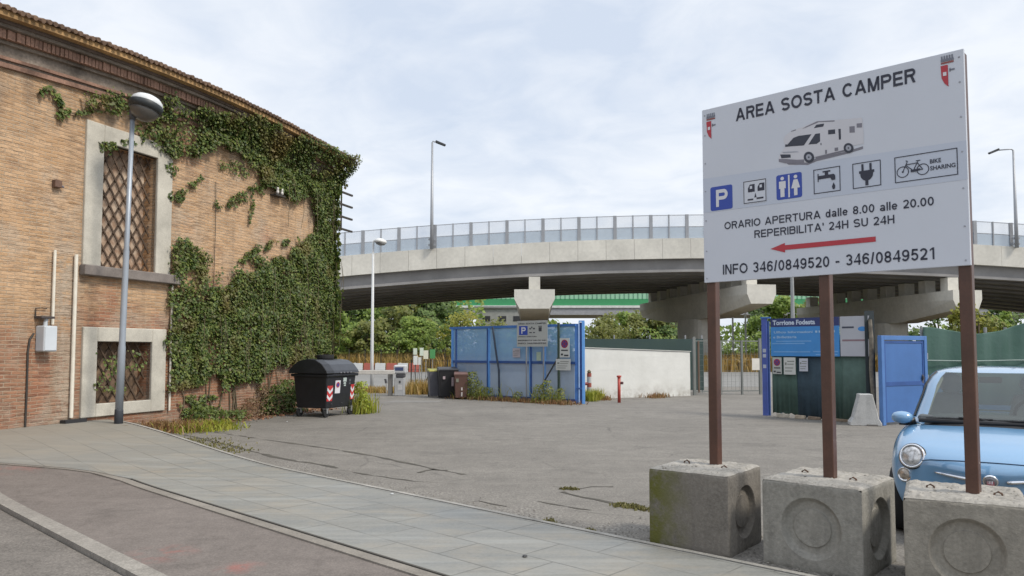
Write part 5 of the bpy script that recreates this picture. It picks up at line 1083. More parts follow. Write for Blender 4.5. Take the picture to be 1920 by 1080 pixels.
for s in (-1, 1):
    p, n_ = front(s * .575, .725, 0); Rm = n_.lerp(Vector((s * .10, -1, .18)).normalized(), .55).to_track_quat('Z', 'Y').to_matrix()
    m = MB(); m.lathe(p, [(.107, -.09), (.109, .014), (.104, .024), (.093, .026), (.090, .014)], 28, Rm); hl = m.build('headlight', chrome, car, smooth=True)
    m = MB(); m.lathe(p, [(.1105, -.07), (.1150, .008), (.1105, .012)], 28, Rm); m.build('dark_gap', blackt, hl, smooth=True)
    m = MB(); m.lathe(p, [(.090, .012), (.077, .028), (.045, .040), (.014, .044)], 24, Rm); m.build('lens', M('headlight_lens', (0.50, 0.50, 0.50), .12, .35, var=.65, scale=26, coat=.8), hl, smooth=True)
    p, n_ = front(s * .640, .560, 0); Rm = n_.lerp(Vector((s * .2, -1, .1)).normalized(), .6).to_track_quat('Z', 'Y').to_matrix()
    m = MB(); m.lathe(p, [(.062, -.05), (.064, .010), (.058, .016), (.054, .012)], 22, Rm); fl = m.build('side_lamp', chrome, car, smooth=True)
    m = MB(); m.lathe(p, [(.054, .006), (.04, .018), (.012, .024)], 18, Rm); m.build('lens', M('side_lamp_lens', (0.42, 0.36, 0.30), .15, .3, var=.6, scale=28, coat=.8), fl, smooth=True)
    m = MB(); m.tube([front(s * x, .585 + .004 * k, .008)[0] for k, x in enumerate(np.linspace(.11, .40, 9))], [.016, .017, .017, .016, .015, .014, .012, .010, .006], 8); m.build('chrome_trim', chrome, car, smooth=True)
    m = MB(); c = Vector((s * .735, 1.03, .995)); vv = []
    for i in range(9):
        for k in range(14):
            th, ph = math.pi * i / 8, 2 * math.pi * k / 14; vv.append((c.x + .095 * math.cos(th) * s, c.y + .07 * math.sin(th) * math.cos(ph) * (1.2 if math.cos(ph) < 0 else .5), c.z + -.0 + .062 * math.sin(th) ** .8 * math.sin(ph)))
    m.add(vv, [(i * 14 + k, i * 14 + (k + 1) % 14, (i + 1) * 14 + (k + 1) % 14, (i + 1) * 14 + k) for i in range(8) for k in range(14)]); mi_ = m.build('mirror', paint, car, smooth=True)
    m = MB(); m.tube([(s * .62, 1.06, .965), (s * .70, 1.05, .95), (s * .76, 1.03, .955)], [.035, .033, .035], 8); m.build('mirror_foot', blackt, mi_, smooth=True)
p, n_ = front(0, .585, .0); Rm = n_.to_track_quat('Z', 'Y').to_matrix()
m = MB(); m.lathe(p, [(.056, -.02), (.058, .012), (.052, .020), (.046, .020)], 24, Rm); bg = m.build('badge', chrome, car, smooth=True)
m = MB(); m.lathe(p, [(.047, .010), (.044, .021), (.01, .022)], 24, Rm); m.build('badge_ring', M('badge_grey', (0.25, 0.24, 0.26), .3, .5), bg, smooth=True)
m = MB(); m.box(-.026, .026, -.0, .004, -.024, .024); o = m.build('badge_shield', M('badge_red', (0.30, 0.07, 0.09), .35), bg); o.location = p + n_ * .026; o.rotation_euler = (math.radians(-8), 0, 0)
m = MB()
for k in range(4):
    x = -.019 + k * .0105; m.box(x, x + .0035, -.002, -.0005, -.013, .013)
o2 = m.build('badge_letters', chrome, bg); o2.location = o.location; o2.rotation_euler = o.rotation_euler
m = MB()
for z in (.36, .40, .44): surf_tube(m, [(x, z) for x in np.linspace(-.42, .42, 17)], .018)
m.build('lower_grille', blackt, car)
# greenhouse
SL = [(.945, .800, 3.40, .715), (1.000, .885, 3.40, .690), (1.10, 1.02, 3.37, .660), (1.20, 1.165, 3.33, .628), (1.30, 1.325, 3.27, .605), (1.375, 1.47, 3.19, .565), (1.425, 1.60, 3.10, .515), (1.452, 1.75, 2.98, .44), (1.472, 1.95, 2.80, .32), (1.480, 2.2, 2.55, .15)]
NJ = 64; rings = []
for z, yf, yr, hw in SL:
    yc, hl_ = (yf + yr) / 2, (yr - yf) / 2; r_ = []
    for j in range(NJ):
        a = 2 * math.pi * (j + .5) / NJ - math.pi / 2; ca, sa = math.cos(a), math.sin(a); ex = .42
        x = hw * math.copysign(abs(ca) ** ex, ca); y = yc + hl_ * math.copysign(abs(sa) ** ex, sa)
        if sa < 0: y += .11 * (abs(x) / hw) ** 2 * 1.0
        r_.append((x, y, z))
    rings.append(r_)
frame, ws, sg, bgl, cowl = MB(), MB(), MB(), MB(), MB()
for i in range(len(SL) - 1):
    for j in range(NJ):
        q = [rings[i][j], rings[i][(j + 1) % NJ], rings[i + 1][(j + 1) % NJ], rings[i + 1][j]]
        cx = sum(p[0] for p in q) / 4; cy = sum(p[1] for p in q) / 4; hw = (SL[i][3] + SL[i + 1][3]) / 2; yf = (SL[i][1] + SL[i + 1][1]) / 2; yr = (SL[i][2] + SL[i + 1][2]) / 2
        fr = cy < yf + .125 and abs(cx) < hw * .925; re = cy > yr - .1 and abs(cx) < hw * .85; side = abs(cx) > hw * .955 and yf + .30 < cy < yr - .42 and abs(cy - (yf * .35 + yr * .65) + .1) > .06
        if i == 0: (cowl if fr else frame).face(q)
        elif i < 6 and fr: ws.face(q)
        elif i < 6 and re: bgl.face(q)
        elif i < 5 and side: sg.face(q)
        else: frame.face(q)
frame.face(rings[-1])
def weld(o):
    bm = bmesh.new(); bm.from_mesh(o.data); bmesh.ops.remove_doubles(bm, verts=bm.verts, dist=1e-4); bmesh.ops.recalc_face_normals(bm, faces=bm.faces); bm.to_mesh(o.data); bm.free(); o.data.polygons.foreach_set('use_smooth', [True] * len(o.data.polygons)); return o
for s in (-1, 1):
    m = MB(); pts = []
    for i in range(1, 7): 
        z_, yf_, yr_, hw_ = SL[i]; xx = hw_ * .925; pts.append((s * (xx + .004), yf_ + .11 * .925 ** 2 + (1 - (1 - .925 ** (2 / .42)) ** (.42 / 2)) * (yr_ - yf_) / 2 - .008, z_))
    m.tube(pts, .012, 6); m.build('screen_seal', blackt, car)
weld(frame.build('roof', paint, car)); weld(ws.build('windscreen', glass, car)); weld(bgl.build('rear_window', glass, car)); weld(cowl.build('cowl', blackt, car)); weld(sg.build('side_window', glass, car))
m = MB(); m.tube([rings[1][j] for j in range(NJ) if rings[1][j][1] < SL[1][1] + .12 and abs(rings[1][j][0]) < SL[1][3] * .93][:0] or [(-.58, .93, .985), (-.3, .875, .985), (0, .865, .985), (.3, .875, .985), (.58, .93, .985)], .022, 8); m.build('screen_seal', blackt, car)
for x0, x1, y0 in ((-.52, .02, .905), (-.02, .56, .885)):
    m = MB(); m.tube([(x0, y0 + .02, 1.005), (x0 + .2, y0 - .015, 1.012), (x1, y0 - .01, 1.015)], .011, 6); m.tube([(x1, y0 - .03, .99), (x1 - .1, y0 - .025, 1.02), ((x0 + x1) / 2, y0 - .02, 1.025)], .008, 6); m.build('wiper', blackt, car)
cream = M('cream_trim', (0.42, 0.42, 0.36), .7); seatm = M('seat_fabric', (0.30, 0.30, 0.29), .85)
m = MB(); m.box(-.60, .60, 1.0, 1.35, .97, 1.03); m.build('dashboard', M('dash', (0.09, 0.10, 0.105), .7), car, bevel=.03, seg=2)
for s in (-1, 1): m = MB(); m.tube([(s * .545, 1.19, 1.02), (s * .490, 1.45, 1.22), (s * .435, 1.70, 1.365)], .028, 8); m.build('pillar_trim', cream, car)
for s in (-1, 1):
    m = MB(); m.hexa([(s * .36 - .22, 1.9, .95), (s * .36 + .22, 1.9, .95), (s * .36 + .22, 2.05, .95), (s * .36 - .22, 2.05, .95)], [(s * .36 - .17, 2.0, 1.20), (s * .36 + .17, 2.0, 1.20), (s * .36 + .17, 2.1, 1.20), (s * .36 - .17, 2.1, 1.20)]); st_ = m.build('seat', seatm, car, bevel=.05, seg=3)
    m = MB(); m.lathe((s * .36, 2.03, 1.30), [(.03, -.05), (.11, -.035), (.115, .02), (.08, .05)], 16, Matrix.Rotation(math.radians(100), 3, 'X')); m.build('headrest', seatm, st_, smooth=True)
m = MB(); m.tube([(.36 + .17 * math.cos(a), 1.42 - .06 * math.sin(a), 1.03 + .16 * math.sin(a)) for a in np.linspace(0, 2 * math.pi, 25)], .016, 6); m.build('steering_wheel', blackt, car)
m = MB(); m.box(-.10, .10, 1.62, 1.64, 1.325, 1.385); m.build('rear_view_mirror', blackt, car, bevel=.015)
for yw in (.62, 2.92):
    for s in (-1, 1):
        Rw = Matrix.Rotation(math.radians(90) * s, 3, 'Y'); w = MB(); w.lathe((s * .70, yw, .29), [(.18, -.09), (.27, -.095), (.29, -.06), (.29, .06), (.27, .095), (.18, .09)], 28, Rw); wh = w.build('wheel', rub, car, smooth=True)
        w = MB(); w.lathe((s * .70, yw, .29), [(.03, .07), (.06, .085), (.15, .07), (.185, .088), (.19, .06)], 24, Rw); w.build('rim', M('alloy', (0.45, 0.46, 0.47), .35, .7), wh, smooth=True)

# ================================================================== THE YARD ENTRANCE, LEFT SIDE
bluep = M('blue_paint', (0.045, 0.15, 0.42), .5, var=.18, scale=2); bluel = M('light_blue_paint_steel', (0.12, 0.32, 0.70), .5, var=.12, scale=2); blued = M('deep_blue_paint', (0.03, 0.085, 0.27), .5, var=.2, scale=2)
green_post = M('green_post', (0.035, 0.06, 0.045), .6)
# barrier with its boom
c = gnd(749, 742); b = thing('boom_barrier', 'grey barrier machine with a white boom across the yard entrance', 'barrier', (c.x, c.y, 0))
gm = M('barrier_grey', (0.42, 0.43, 0.44), .45, var=.06); gd = M('barrier_dark', (0.07, 0.07, 0.08), .5)
m = MB(); m.box(-.17, .19, -.15, .15, 0, .66); m.build('cabinet', gm, b, bevel=.02); m = MB(); m.box(-.42, -.26, -.08, .08, 0, .80); m.build('rear_post', M('post_dark_grey', (0.20, 0.195, 0.19), .6), b, bevel=.01)
m = MB(); m.box(-.12, .20, -.17, .17, .661, .80); m.build('neck', gd, b, bevel=.03); m = MB(); m.box(-.20, .26, -.19, .19, .801, 1.12); hd = m.build('motor_head', M('barrier_head', (0.50, 0.51, 0.53), .4), b, bevel=.06, seg=3)
m = MB(); m.box(-.14, .16, -.20, -.191, .92, 1.04); m.build('display', M('display_blue', (0.06, 0.08, 0.18), .3), hd)
m = MB(); m.box(-.05, .12, -.156, -.151, .22, .40); m.build('sticker', M('sticker_grey', (0.55, 0.55, 0.55), .5), b); m = MB(); m.box(0, .06, -.157, -.151, .46, .55); m.build('card_slot', gd, b)
m = MB(); m.hexa([(-3.4, -.24, .79), (-.15, -.26, .79), (-.15, -.21, .79), (-3.4, -.20, .79)], [(-3.4, -.24, .93), (-.15, -.26, .94), (-.15, -.21, .94), (-3.4, -.20, .93)]); m.build('boom', M('boom_white', (0.62, 0.60, 0.56), .45), b, bevel=.01)
p_ = gnd(725, 737); o = thing('marker_post', 'thin white marker post with a dark top beside the barrier machine', 'post', (p_.x, p_.y, 0)); m = MB(); m.tube([(0, 0, 0), (0, 0, .38)], .035, 8); m.build('shaft', whtp, o); m = MB(); m.tube([(-.02, 0, .381), (-.06, 0, .55)], .045, 8); m.build('top', gd, o)
# three household bins
def wheelie(lab, px_, py, w, d, h, mat, lidm, rot, grp='wheeled bins by the blue gate'):
    g_ = gnd(px_, py); o = thing('wheeled_bin', lab, 'bin', (g_.x, g_.y, 0), rot, grp); a = w / 2
    m = MB(); m.hexa([(-a * .84, -d * .4, .04), (a * .84, -d * .4, .04), (a * .84, d * .38, .04), (-a * .84, d * .38, .04)], [(-a, -d / 2, h * .90), (a, -d / 2, h * .90), (a, d / 2, h * .90), (-a, d / 2, h * .90)]); m.build('body', mat, o, bevel=.02)
    m = MB(); m.box(-a * 1.03, a * 1.03, -d / 2 - .012, d / 2 + .01, h * .87, h * .905); m.build('rim', mat, o)
    m = MB(); m.hexa([(-a * 1.06, -d * .55, h * .906), (a * 1.06, -d * .55, h * .906), (a * 1.06, d * .52, h * .906), (-a * 1.06, d * .52, h * .906)], [(-a * .95, -d * .48, h * .95), (a * .95, -d * .48, h * .95), (a * .98, d * .52, h), (-a * .98, d * .52, h)]); li = m.build('lid', lidm, o, bevel=.012)
    m = MB(); m.tube([(-a * .8, d * .58, h * .93), (a * .8, d * .58, h * .93)], .02, 8); m.build('handle', lidm, li)
    for s in (-1, 1):
        m = MB(); m.lathe((s * a * .80, d * .36, .10), [(.03, -.025), (.10, -.02), (.10, .02), (.03, .025)], 14, Matrix.Rotation(math.radians(90), 3, 'Y')); m.build('wheel', rub, o)
    return o, a, d, h
wheelie('grey wheeled bin with a yellow lid behind the black bin', 817, 744, .55, .6, 1.0, M('bin_grey', (0.13, 0.13, 0.15), .5), M('bin_yellow_lid', (0.30, 0.28, 0.035), .5), .25)
o, a, d, h = wheelie('black wheeled bin between the yellow lidded bin and the brown bin', 839, 746, .66, .70, 1.07, M('bin_black', (0.012, 0.012, 0.014), .5), M('bin_black_lid', (0.022, 0.022, 0.025), .45), .2)
m = MB(); m.box(.10, .17, -d / 2 - .012, -d / 2 + .03, .42, .72); m.box(-.2, -.12, -d / 2 - .012, -d / 2 + .03, .66, .76); m.build('sticker', M('bin_sticker', (0.45, 0.36, 0.38), .5), o)
o, a, d, h = wheelie('small brown wheeled bin in front of the black bin by the blue gate', 864, 748, .46, .5, .92, M('bin_brown', (0.12, 0.06, 0.045), .5), M('bin_brown_lid', (0.15, 0.08, 0.065), .5), .1)
m = MB(); m.box(.0, .05, -d / 2 + .015, -d / 2 + .05, .10, .24); m.box(.0, .05, -d / 2 + .006, -d / 2 + .05, .30, .40); m.build('sticker', M('bin_sticker_pale', (0.55, 0.50, 0.48), .5), o)
m = MB(); m.box(-.17, -.08, -d / 2 - .008, -d / 2 + .05, .58, .70); m.build('label', M('bin_label', (0.22, 0.22, 0.17), .5), o)
# blue see-through gate leaf
GA, GB = Vector((-2.14, 27.0)), Vector((1.98, 23.55)); gd_ = (GB - GA); GL = gd_.length; grot = math.atan2(gd_.y, gd_.x)
g = thing('blue_gate', 'blue sliding gate of mesh cloth on a blue steel frame', 'gate', (GA.x, GA.y, 0), grot)
sheet_b = see_through('blue_mesh_cloth', (0.25, 0.45, 0.69), .60, .7); sheet_d = see_through('blue_mesh_lower', (0.34, 0.44, 0.58), .66, .7)
GT = 2.46
m = MB(); m.box(0.06, GL - .05, -.004, .004, 1.30, GT - .06); m.build('upper_cloth', sheet_b, g); m = MB(); m.box(0.06, GL - .05, -.004, .004, .14, 1.22); m.build('lower_cloth', sheet_d, g)
m = MB(); m.box(-.1, GL, -.03, .03, GT - .06, GT + .02); m.build('top_rail', bluep, g); m = MB(); m.box(0, GL, -.03, .03, 1.22, 1.30); m.build('mid_rail', blued, g); m = MB(); m.box(0, GL, -.035, .035, .05, .14); m.build('bottom_rail', blued, g)
for x, w, mm_ in ((.0, .07, bluel), (.20, .05, blued), (1.75, .06, bluel), (3.55, .05, bluel), (4.15, .045, bluel)):
    m = MB(); m.box(x, x + w, -.034, .034, .141, GT - .061); m.build('post', mm_, g)
for x in (1.71, 3.60):
    m = MB(); m.box(x, x + .035, -.05, .02, .05, 2.40); m.build('post', blued, g)
m = MB(); m.tube([(2.0, -.08, GT - .02), (2.18, -.09, 1.5), (2.3, -.10, 1.0), (2.32, -.10, .05)], .032, 8); o = m.build('leaning_pole', M('dark_pole', (0.03, 0.045, 0.07), .6)); o.location = g.location; o.rotation_euler = g.rotation_euler; tag(o, 'dark bent pole leaning against the blue gate', 'pole')
def at_gate(px_, off): 
    q = line_at(px_, GA, GB); n_ = Vector((gd_.y, -gd_.x)).normalized(); return Vector((q[0], q[1])) + n_ * off
def placard(lab, px0, px1, py0, py1, off, mat, build=None, name='notice', cat='notice', at=at_gate, rot=grot, grp=None, thick=.008):
    a_ = at(px0, off); b_ = at(px1, off); zb = dep(px0, py1, a_.y).z; zt = dep(px0, py0, a_.y).z; w = (b_ - a_).length
    o = thing(name, lab, cat, (a_.x, a_.y, zb), rot, grp); m = MB(); m.box(0, w, 0, thick, 0, zt - zb); pl_ = m.build('plate', mat, o)
    if build: build(o, pl_, w, zt - zb)
    return o
paperw = M('paper_white', (0.52, 0.53, 0.51), .6, var=.05); paperg = M('paper_grey', (0.40, 0.41, 0.39), .6, var=.06); inkd = M('notice_ink', (0.05, 0.05, 0.06), .6)
def rows_of_ink(p, w, h, rows, y=-.002):
    for (x0, x1, z0, z1) in rows: p.flat([(x0 * w, z0 * h), (x1 * w, z0 * h), (x1 * w, z1 * h), (x0 * w, z1 * h)], y)
def parking_board(o, pl_, w, h):
    p = MB(); p.m = 0; quadr(p, .075 * w, .36 * w, .45 * h, .80 * h, -.002); p.m = 1; put_lines(p, 'P', .155 * w, .30 * w, .50 * h, .25 * h, -.004, .2); p.build('parking_pictogram', [blue, pink], pl_)
    p = MB(); rows_of_ink(p, w, h, [(.42, .47, .66, .72), (.48, .52, .70, .77), (.54, .60, .66, .72), (.42, .50, .52, .56), (.54, .60, .52, .56), (.72, .82, .58, .74), (.71, .83, .76, .79)]); p.build('pictograms', inkd, pl_)
    p = MB(); put_text(p, 'AREA SOSTA CAMPER', .04 * w, .96 * w, .86 * h, .055 * h, -.003, .02); put_text(p, 'ORARIO APERTURA', .04 * w, .66 * w, .365 * h, .045 * h, -.003, .02); put_text(p, "REPERIBILITA' 24H SU 24H", .04 * w, .96 * w, .215 * h, .05 * h, -.003, .025); put_text(p, 'INFO 346/0849520', .04 * w, .96 * w, .10 * h, .055 * h, -.003, .025); p.build('lettering', inkd, pl_)
    p = MB(); quadr(p, .03 * w, .97 * w, .175 * h, .19 * h, -.002); p.build('line', pink, pl_)
    p = MB()
    for x in (.30, .86): p.beam((x * w, .03, -h * 2.1), (x * w, .03, h * .5), .035)
    for c_ in range(1): p.build('post', M('post_grey', (0.25, 0.26, 0.28), .5), o)
pb_ = placard('grey parking notice board with a blue P standing before the blue gate', 980, 1037, 602, 650, .30, paperg, parking_board, 'parking_board', 'sign')
def nostop(o, pl_, w, h):
    p = MB(); p.m = 0; p.disc(.5 * w, .70 * h, .36 * w, -.002, 22); p.m = 1; p.disc(.5 * w, .70 * h, .27 * w, -.004, 22); p.m = 0
    for s in (1, -1): bar(p, .5 * w - .2 * w, .70 * h - s * .2 * w, .5 * w + .2 * w, .70 * h + s * .2 * w, .075 * w, -.006)
    p.build('no_stopping_disc', [M('nostop_red', (0.30, 0.025, 0.06), .5), M('nostop_blue', (0.05, 0.05, 0.22), .5)], pl_)
    p = MB(); rows_of_ink(p, w, h, [(.15, .85, .33, .40), (.12, .35, .10, .20), (.45, .9, .06, .14)]); p.build('ink', inkd, pl_)
placard('no stopping sign on the green post left of the tall blue gate pillar', 1055, 1073, 634, 670, .16, paperw, nostop, 'no_stopping_sign', 'sign')
def ruled(o, pl_, w, h): p = MB(); rows_of_ink(p, w, h, [(.1, .25, .55, .70), (.3, .9, .74, .80), (.3, .85, .58, .63), (.1, .8, .36, .41), (.1, .7, .18, .23)]); p.build('ink', M('faded_ink', (0.20, 0.21, 0.19), .6), pl_)
placard('pale notice below the no stopping sign by the blue gate pillar', 1048, 1075, 673, 694, .17, paperw, ruled)
placard('small pinkish notice hanging on the blue gate cloth', 963, 977, 653, 670, .05, M('paper_pink', (0.42, 0.38, 0.42), .6), ruled); placard('small greenish sheet behind the posts of the parking board', 1008, 1016, 660, 676, .06, M('paper_green', (0.42, 0.52, 0.42), .6))
q = at_gate(1052, .13); o = thing('green_sign_post', 'thin dark green post with a slanting brace carrying the no stopping sign', 'post', (q.x, q.y, 0), grot); m = MB(); m.beam((0, 0, 0), (0, 0, 2.52), .06); m.build('upright', green_post, o); m = MB(); m.beam((-.75, .02, .45), (0, 0, 1.45), .035); m.build('brace', iron, o); m = MB(); m.box(-.02, .55, .0, .015, .3, 1.35) 
# tall blue gate pillar
q = gnd(1087, 757); o = thing('gate_pillar', 'tall blue steel gate pillar at the right end of the blue gate', 'gate pillar', (q.x, q.y, 0), -.12)
m = MB(); m.box(-.15, -.03, -.02, .12, 0, 2.48); m.build('guide_channel', bluep, o, bevel=.006); m = MB(); m.box(-.029, .005, -.045, .12, 0, 2.54); m.build('front_flange', M('pale_blue_steel', (0.36, 0.52, 0.80), .4), o); m = MB(); m.box(.006, .075, .02, .12, 0, 2.52); m.build('recess', blued, o); m = MB(); m.box(.0755, .165, -.05, .12, 0, 2.54); m.build('outer_flange', bluel, o, bevel=.004); m = MB(); m.box(-.02, .16, -.045, .1, 2.541, 2.58); m.build('top_plate', bluel, o); m = MB(); m.box(-.10, .08, -.055, -.046, .45, .50); m.build('strap', blued, o)
# hydrant and red pipe
q = gnd(1105, 751); o = thing('hydrant_post', 'red and white striped hydrant post beside the tall blue gate pillar', 'hydrant', (q.x, q.y, 0))
for k, (z0, z1, mm_) in enumerate(((0, .22, redp), (.22, .44, whtp), (.44, .58, redp), (.58, .78, whtp), (.78, .90, redp))): m = MB(); m.tube([(0, 0, z0 + .0005), (0, 0, z1)], .075, 12); m.build('band', mm_, o)
m = MB(); m.tube([(-.05, -.02, .55), (-.19, -.05, .55)], .05, 10); m.build('outlet', M('dark_red', (0.22, 0.04, 0.04), .5), o); m = MB(); m.lathe((0, 0, .9005), [(.05, 0), (.07, .05), (.02, .11)], 12); m.build('cap', M('brown_cap', (0.12, 0.10, 0.05), .6), o)
q = gnd(1161, 755); o = thing('red_standpipe', 'thin red standpipe standing before the white wall', 'standpipe', (q.x, q.y, 0)); rd = M('hydrant_red', (0.42, 0.065, 0.045), .5, var=.15)
m = MB(); m.tube([(0, 0, 0), (0, 0, .80)], .05, 12); m.build('pipe', rd, o, smooth=True); m = MB(); m.lathe((0, 0, .801), [(.075, 0), (.075, .05), (.03, .06)], 12); m.build('flange', rd, o); m = MB(); m.tube([(.05, 0, .62), (.12, -.04, .62)], .045, 10); m.build('outlet', M('outlet_dark', (0.10, 0.04, 0.04), .5), o)
# white wall
WA, WB = Vector((2.62, 25.95)), Vector((6.52, 27.75)); wd_ = WB - WA; WL = wd_.length; wr = math.atan2(wd_.y, wd_.x)
ww = NT('whitewashed_wall'); x_, y_, z_ = ww.sep()[:3]; cc = ww.mix(ww.rng(ww.noise(1.2, 5, .65), .35, .7), (0.60, 0.60, 0.57), (0.70, 0.70, 0.67)); cc = ww.mix(ww.math('MULTIPLY', ww.rng(z_, .5, 0), ww.rng(ww.noise(3, 5, .7), .4, .65)), cc, (0.36, 0.34, 0.30)); cc = ww.mix(ww.rng(ww.noise(1, 4, .6, vec=ww.map(scale=(.6, 1, 9))), .55, .75, 0, .25), cc, (0.50, 0.50, 0.48)); ww.base(cc); ww.b.inputs['Roughness'].default_value = .9; ww.bump(ww.noise(9, 5, .7), .3, .015)
o = thing('white_wall', 'low whitewashed wall between the blue gate pillar and the wire gate', 'wall', (WA.x, WA.y, 0), wr)
m = MB(); m.hexa([(-.3, 0, -.1), (WL, 0, -.1), (WL, .22, -.1), (-.3, .22, -.1)], [(-.3, 0, 1.74), (WL, 0, 1.60), (WL, .22, 1.60), (-.3, .22, 1.74)]); m.build('masonry', ww.m, o, bevel=.02)
m = MB(); m.hexa([(-.33, -.03, 1.741), (WL + .02, -.03, 1.601), (WL + .02, .25, 1.601), (-.33, .25, 1.741)], [(-.33, -.03, 1.765), (WL + .02, -.03, 1.625), (WL + .02, .25, 1.625), (-.33, .25, 1.765)]); m.build('coping', M('wall_coping', (0.50, 0.50, 0.47), .9, var=.15), o)
# windbreak netting behind the wall
net_g = see_through('dark_green_netting', (0.05, 0.085, 0.08), .80, .8)
o = thing('netting_fence', 'dark green netting fence rising behind the white wall', 'fence', (2.5, 29.6, 0), 0.02); m = MB(); m.box(0, 5.0, 0, .01, .1, 2.10); m.build('net', net_g, o)
for x in (.1, 1.5, 2.9, 4.3, 4.95): m = MB(); m.tube([(x, .05, 0), (x, .05, 2.25)], .03, 8); m.build('post', galv, o)
# wire mesh gate
GA2, GB2 = Vector((6.70, 28.0)), Vector((9.35, 28.6)); g2 = GB2 - GA2; o = thing('mesh_gate', 'thin grey wire mesh gate between the white wall and the notice panel', 'gate', (GA2.x, GA2.y, 0), math.atan2(g2.y, g2.x)); L2 = g2.length
gp = M('gate_steel', (0.20, 0.21, 0.20), .5, .3)
for x, w, h in ((-.03, .10, 2.15), (1.06, .06, 2.02), (1.92, .06, 2.02), (L2 - .05, .09, 2.1)): m = MB(); m.box(x, x + w, -.04, .04, 0, h); m.build('post', gp, o)
m = MB(); m.box(.17, .22, -.03, .03, .1, 2.0); m.build('post', M('rusty_gate_post', (0.13, 0.085, 0.06), .8), o)
for z in (.12, 1.98): m = MB(); m.box(.08, L2 - .06, -.02, .02, z, z + .04); m.build('rail', gp, o)
m = MB()
for x in np.arange(.24, L2 - .06, .16): m.beam((x, 0, .16), (x, 0, 1.98), .006)
for z in np.arange(.3, 1.95, .2): m.beam((.24, 0, z), (L2 - .06, 0, z), .006)
struct(m.build('wire_mesh', gp, o), 'stuff')
placard('white notice sheet on the wire mesh gate', 1403, 1417, 672, 694, .06, M('paper_bright', (0.62, 0.60, 0.55), .6), None, at=lambda p_x, off: Vector(line_at(p_x, GA2, GB2)) + Vector((.1, -off)), rot=math.atan2(g2.y, g2.x))
# cluster of little boards and the wire fence between the barrier and the bins
o = thing('low_wire_fence', 'low wire fence of thin posts between the barrier machine and the blue gate', 'fence', (-3.9, 29.4, 0))
for x in (0, .75, 1.4, 2.0): m = MB(); m.beam((x, 0, 0), (x, 0, 1.75 if x in (.75, 2.0) else 1.3), .04); m.build('post', iron, o)
m = MB()
for z in (.5, .9, 1.25): m.beam((0, 0, z), (2.0, 0, z), .012)
for k in range(13): m.beam((k * .15, 0, .1), (k * .15 + .2, 0, 1.25), .008)
m.build('wire', iron, o)
m = MB(); m.beam((.75, -.03, .9), (.45, -.03, .1), .04); m.build('strut', iron, o)
lm = [M('board_pale_green', (0.70, 0.78, 0.66), .5, var=.06), M('board_cream', (0.78, 0.77, 0.62), .5, var=.06), M('board_green', (0.09, 0.32, 0.11), .5, var=.08), M('board_white', (0.76, 0.79, 0.76), .5)]
bd = [(775, 782, 653, 665, 0, 'pale green board topmost left in the cluster of little boards'), (787, 794, 652, 667, 0, 'narrow pale green board topmost in the middle of the little boards'), (794, 803, 657, 673, 1, 'cream board right of the pale green little boards'), (775, 783, 667, 684, 3, 'white board lowest left in the cluster of little boards'), (784, 789, 670, 684, 3, 'narrow white board below the narrow pale green board'), (806, 816, 655, 672, 2, 'dark green little board right of the cream board')]
for x0, x1, y0, y1, mi_, lab in bd:
    a_ = dep(x0, y1, 29.3); b_ = dep(x1, y0, 29.3); o = thing('little_board', lab, 'board', (a_.x, a_.y, a_.z), 0, 'little boards by the wire fence'); m = MB(); m.box(0, b_.x - a_.x, 0, .02, 0, b_.z - a_.z); m.build('plate', lm[mi_], o); m = MB(); m.beam(((b_.x - a_.x) / 2, .04, -a_.z), ((b_.x - a_.x) / 2, .04, .1), .03); m.build('stake', galv, o)

# ================================================================== THE YARD ENTRANCE, RIGHT SIDE
KA, KB = Vector((6.42, 19.15)), Vector((8.15, 17.25)); kd = KB - KA; KL = kd.length; krot = math.atan2(kd.y, kd.x)
at_k = lambda p_x, off: Vector(line_at(p_x, KA, KB)) + Vector((kd.y, -kd.x)).normalized() * off
def zat(p_x, p_y, off=0): q_ = at_k(p_x, off); return dep(p_x, p_y, q_.y).z
q = gnd(1437, 779); o = thing('blue_pillar', 'blue steel pillar with small stickers at the left end of the notice panel', 'gate pillar', (q.x, q.y, 0), krot + .35)
m = MB(); m.box(-.075, .055, -.06, .10, 0, 2.46); m.build('shaft', M('pillar_blue', (0.06, 0.10, 0.36), .5, var=.2), o, bevel=.006); m = MB(); m.box(-.09, .14, -.08, .11, 2.461, 2.50); m.build('top_plate', bluep, o); m = MB()
for z in (1.60, 1.47, 1.20): m.box(-.05, .03, -.065, -.0605, z, z + .09)
m.build('sticker', M('sticker_pale', (0.42, 0.46, 0.55), .5), o); m = MB(); m.box(.056, .10, .0, .10, 0, 2.40); m.build('flange', blued, o)
pan = thing('information_sign', 'wide blue information panel lettered Torrione Fodesta with a white poster at its right', 'sign', (KA.x, KA.y, 0), krot)
sx0, sx1, sx2, sx3 = [(at_k(p_x, .06) - KA).length for p_x in (1450, 1576, 1578, 1633)]
zb = zat(1510, 668); z1_ = zat(1510, 612); zt = zat(1510, 596)
skyb = M('panel_blue', (0.05, 0.235, 0.56), .45, var=.08); navy = M('panel_navy', (0.028, 0.045, 0.15), .45, var=.08); lett = M('panel_lettering', (0.52, 0.60, 0.72), .5); letd = M('panel_lettering_dim', (0.16, 0.36, 0.66), .5)
m = MB(); m.box(sx0 - .04, sx1, -.08, -.06, zb, z1_ - .002); pb2 = m.build('blue_board', skyb, pan); m = MB(); m.box(sx0 - .04, sx1, -.08, -.06, z1_, zt); nb = m.build('title_strip', navy, pan)
p = MB(); hh_ = zt - z1_; put_text(p, 'Torrione Fodesta', sx0 + .02, sx0 + (sx1 - sx0) * .66, z1_ + .05, hh_ * .55, -.083, .035); p.build('lettering', lett, nb)
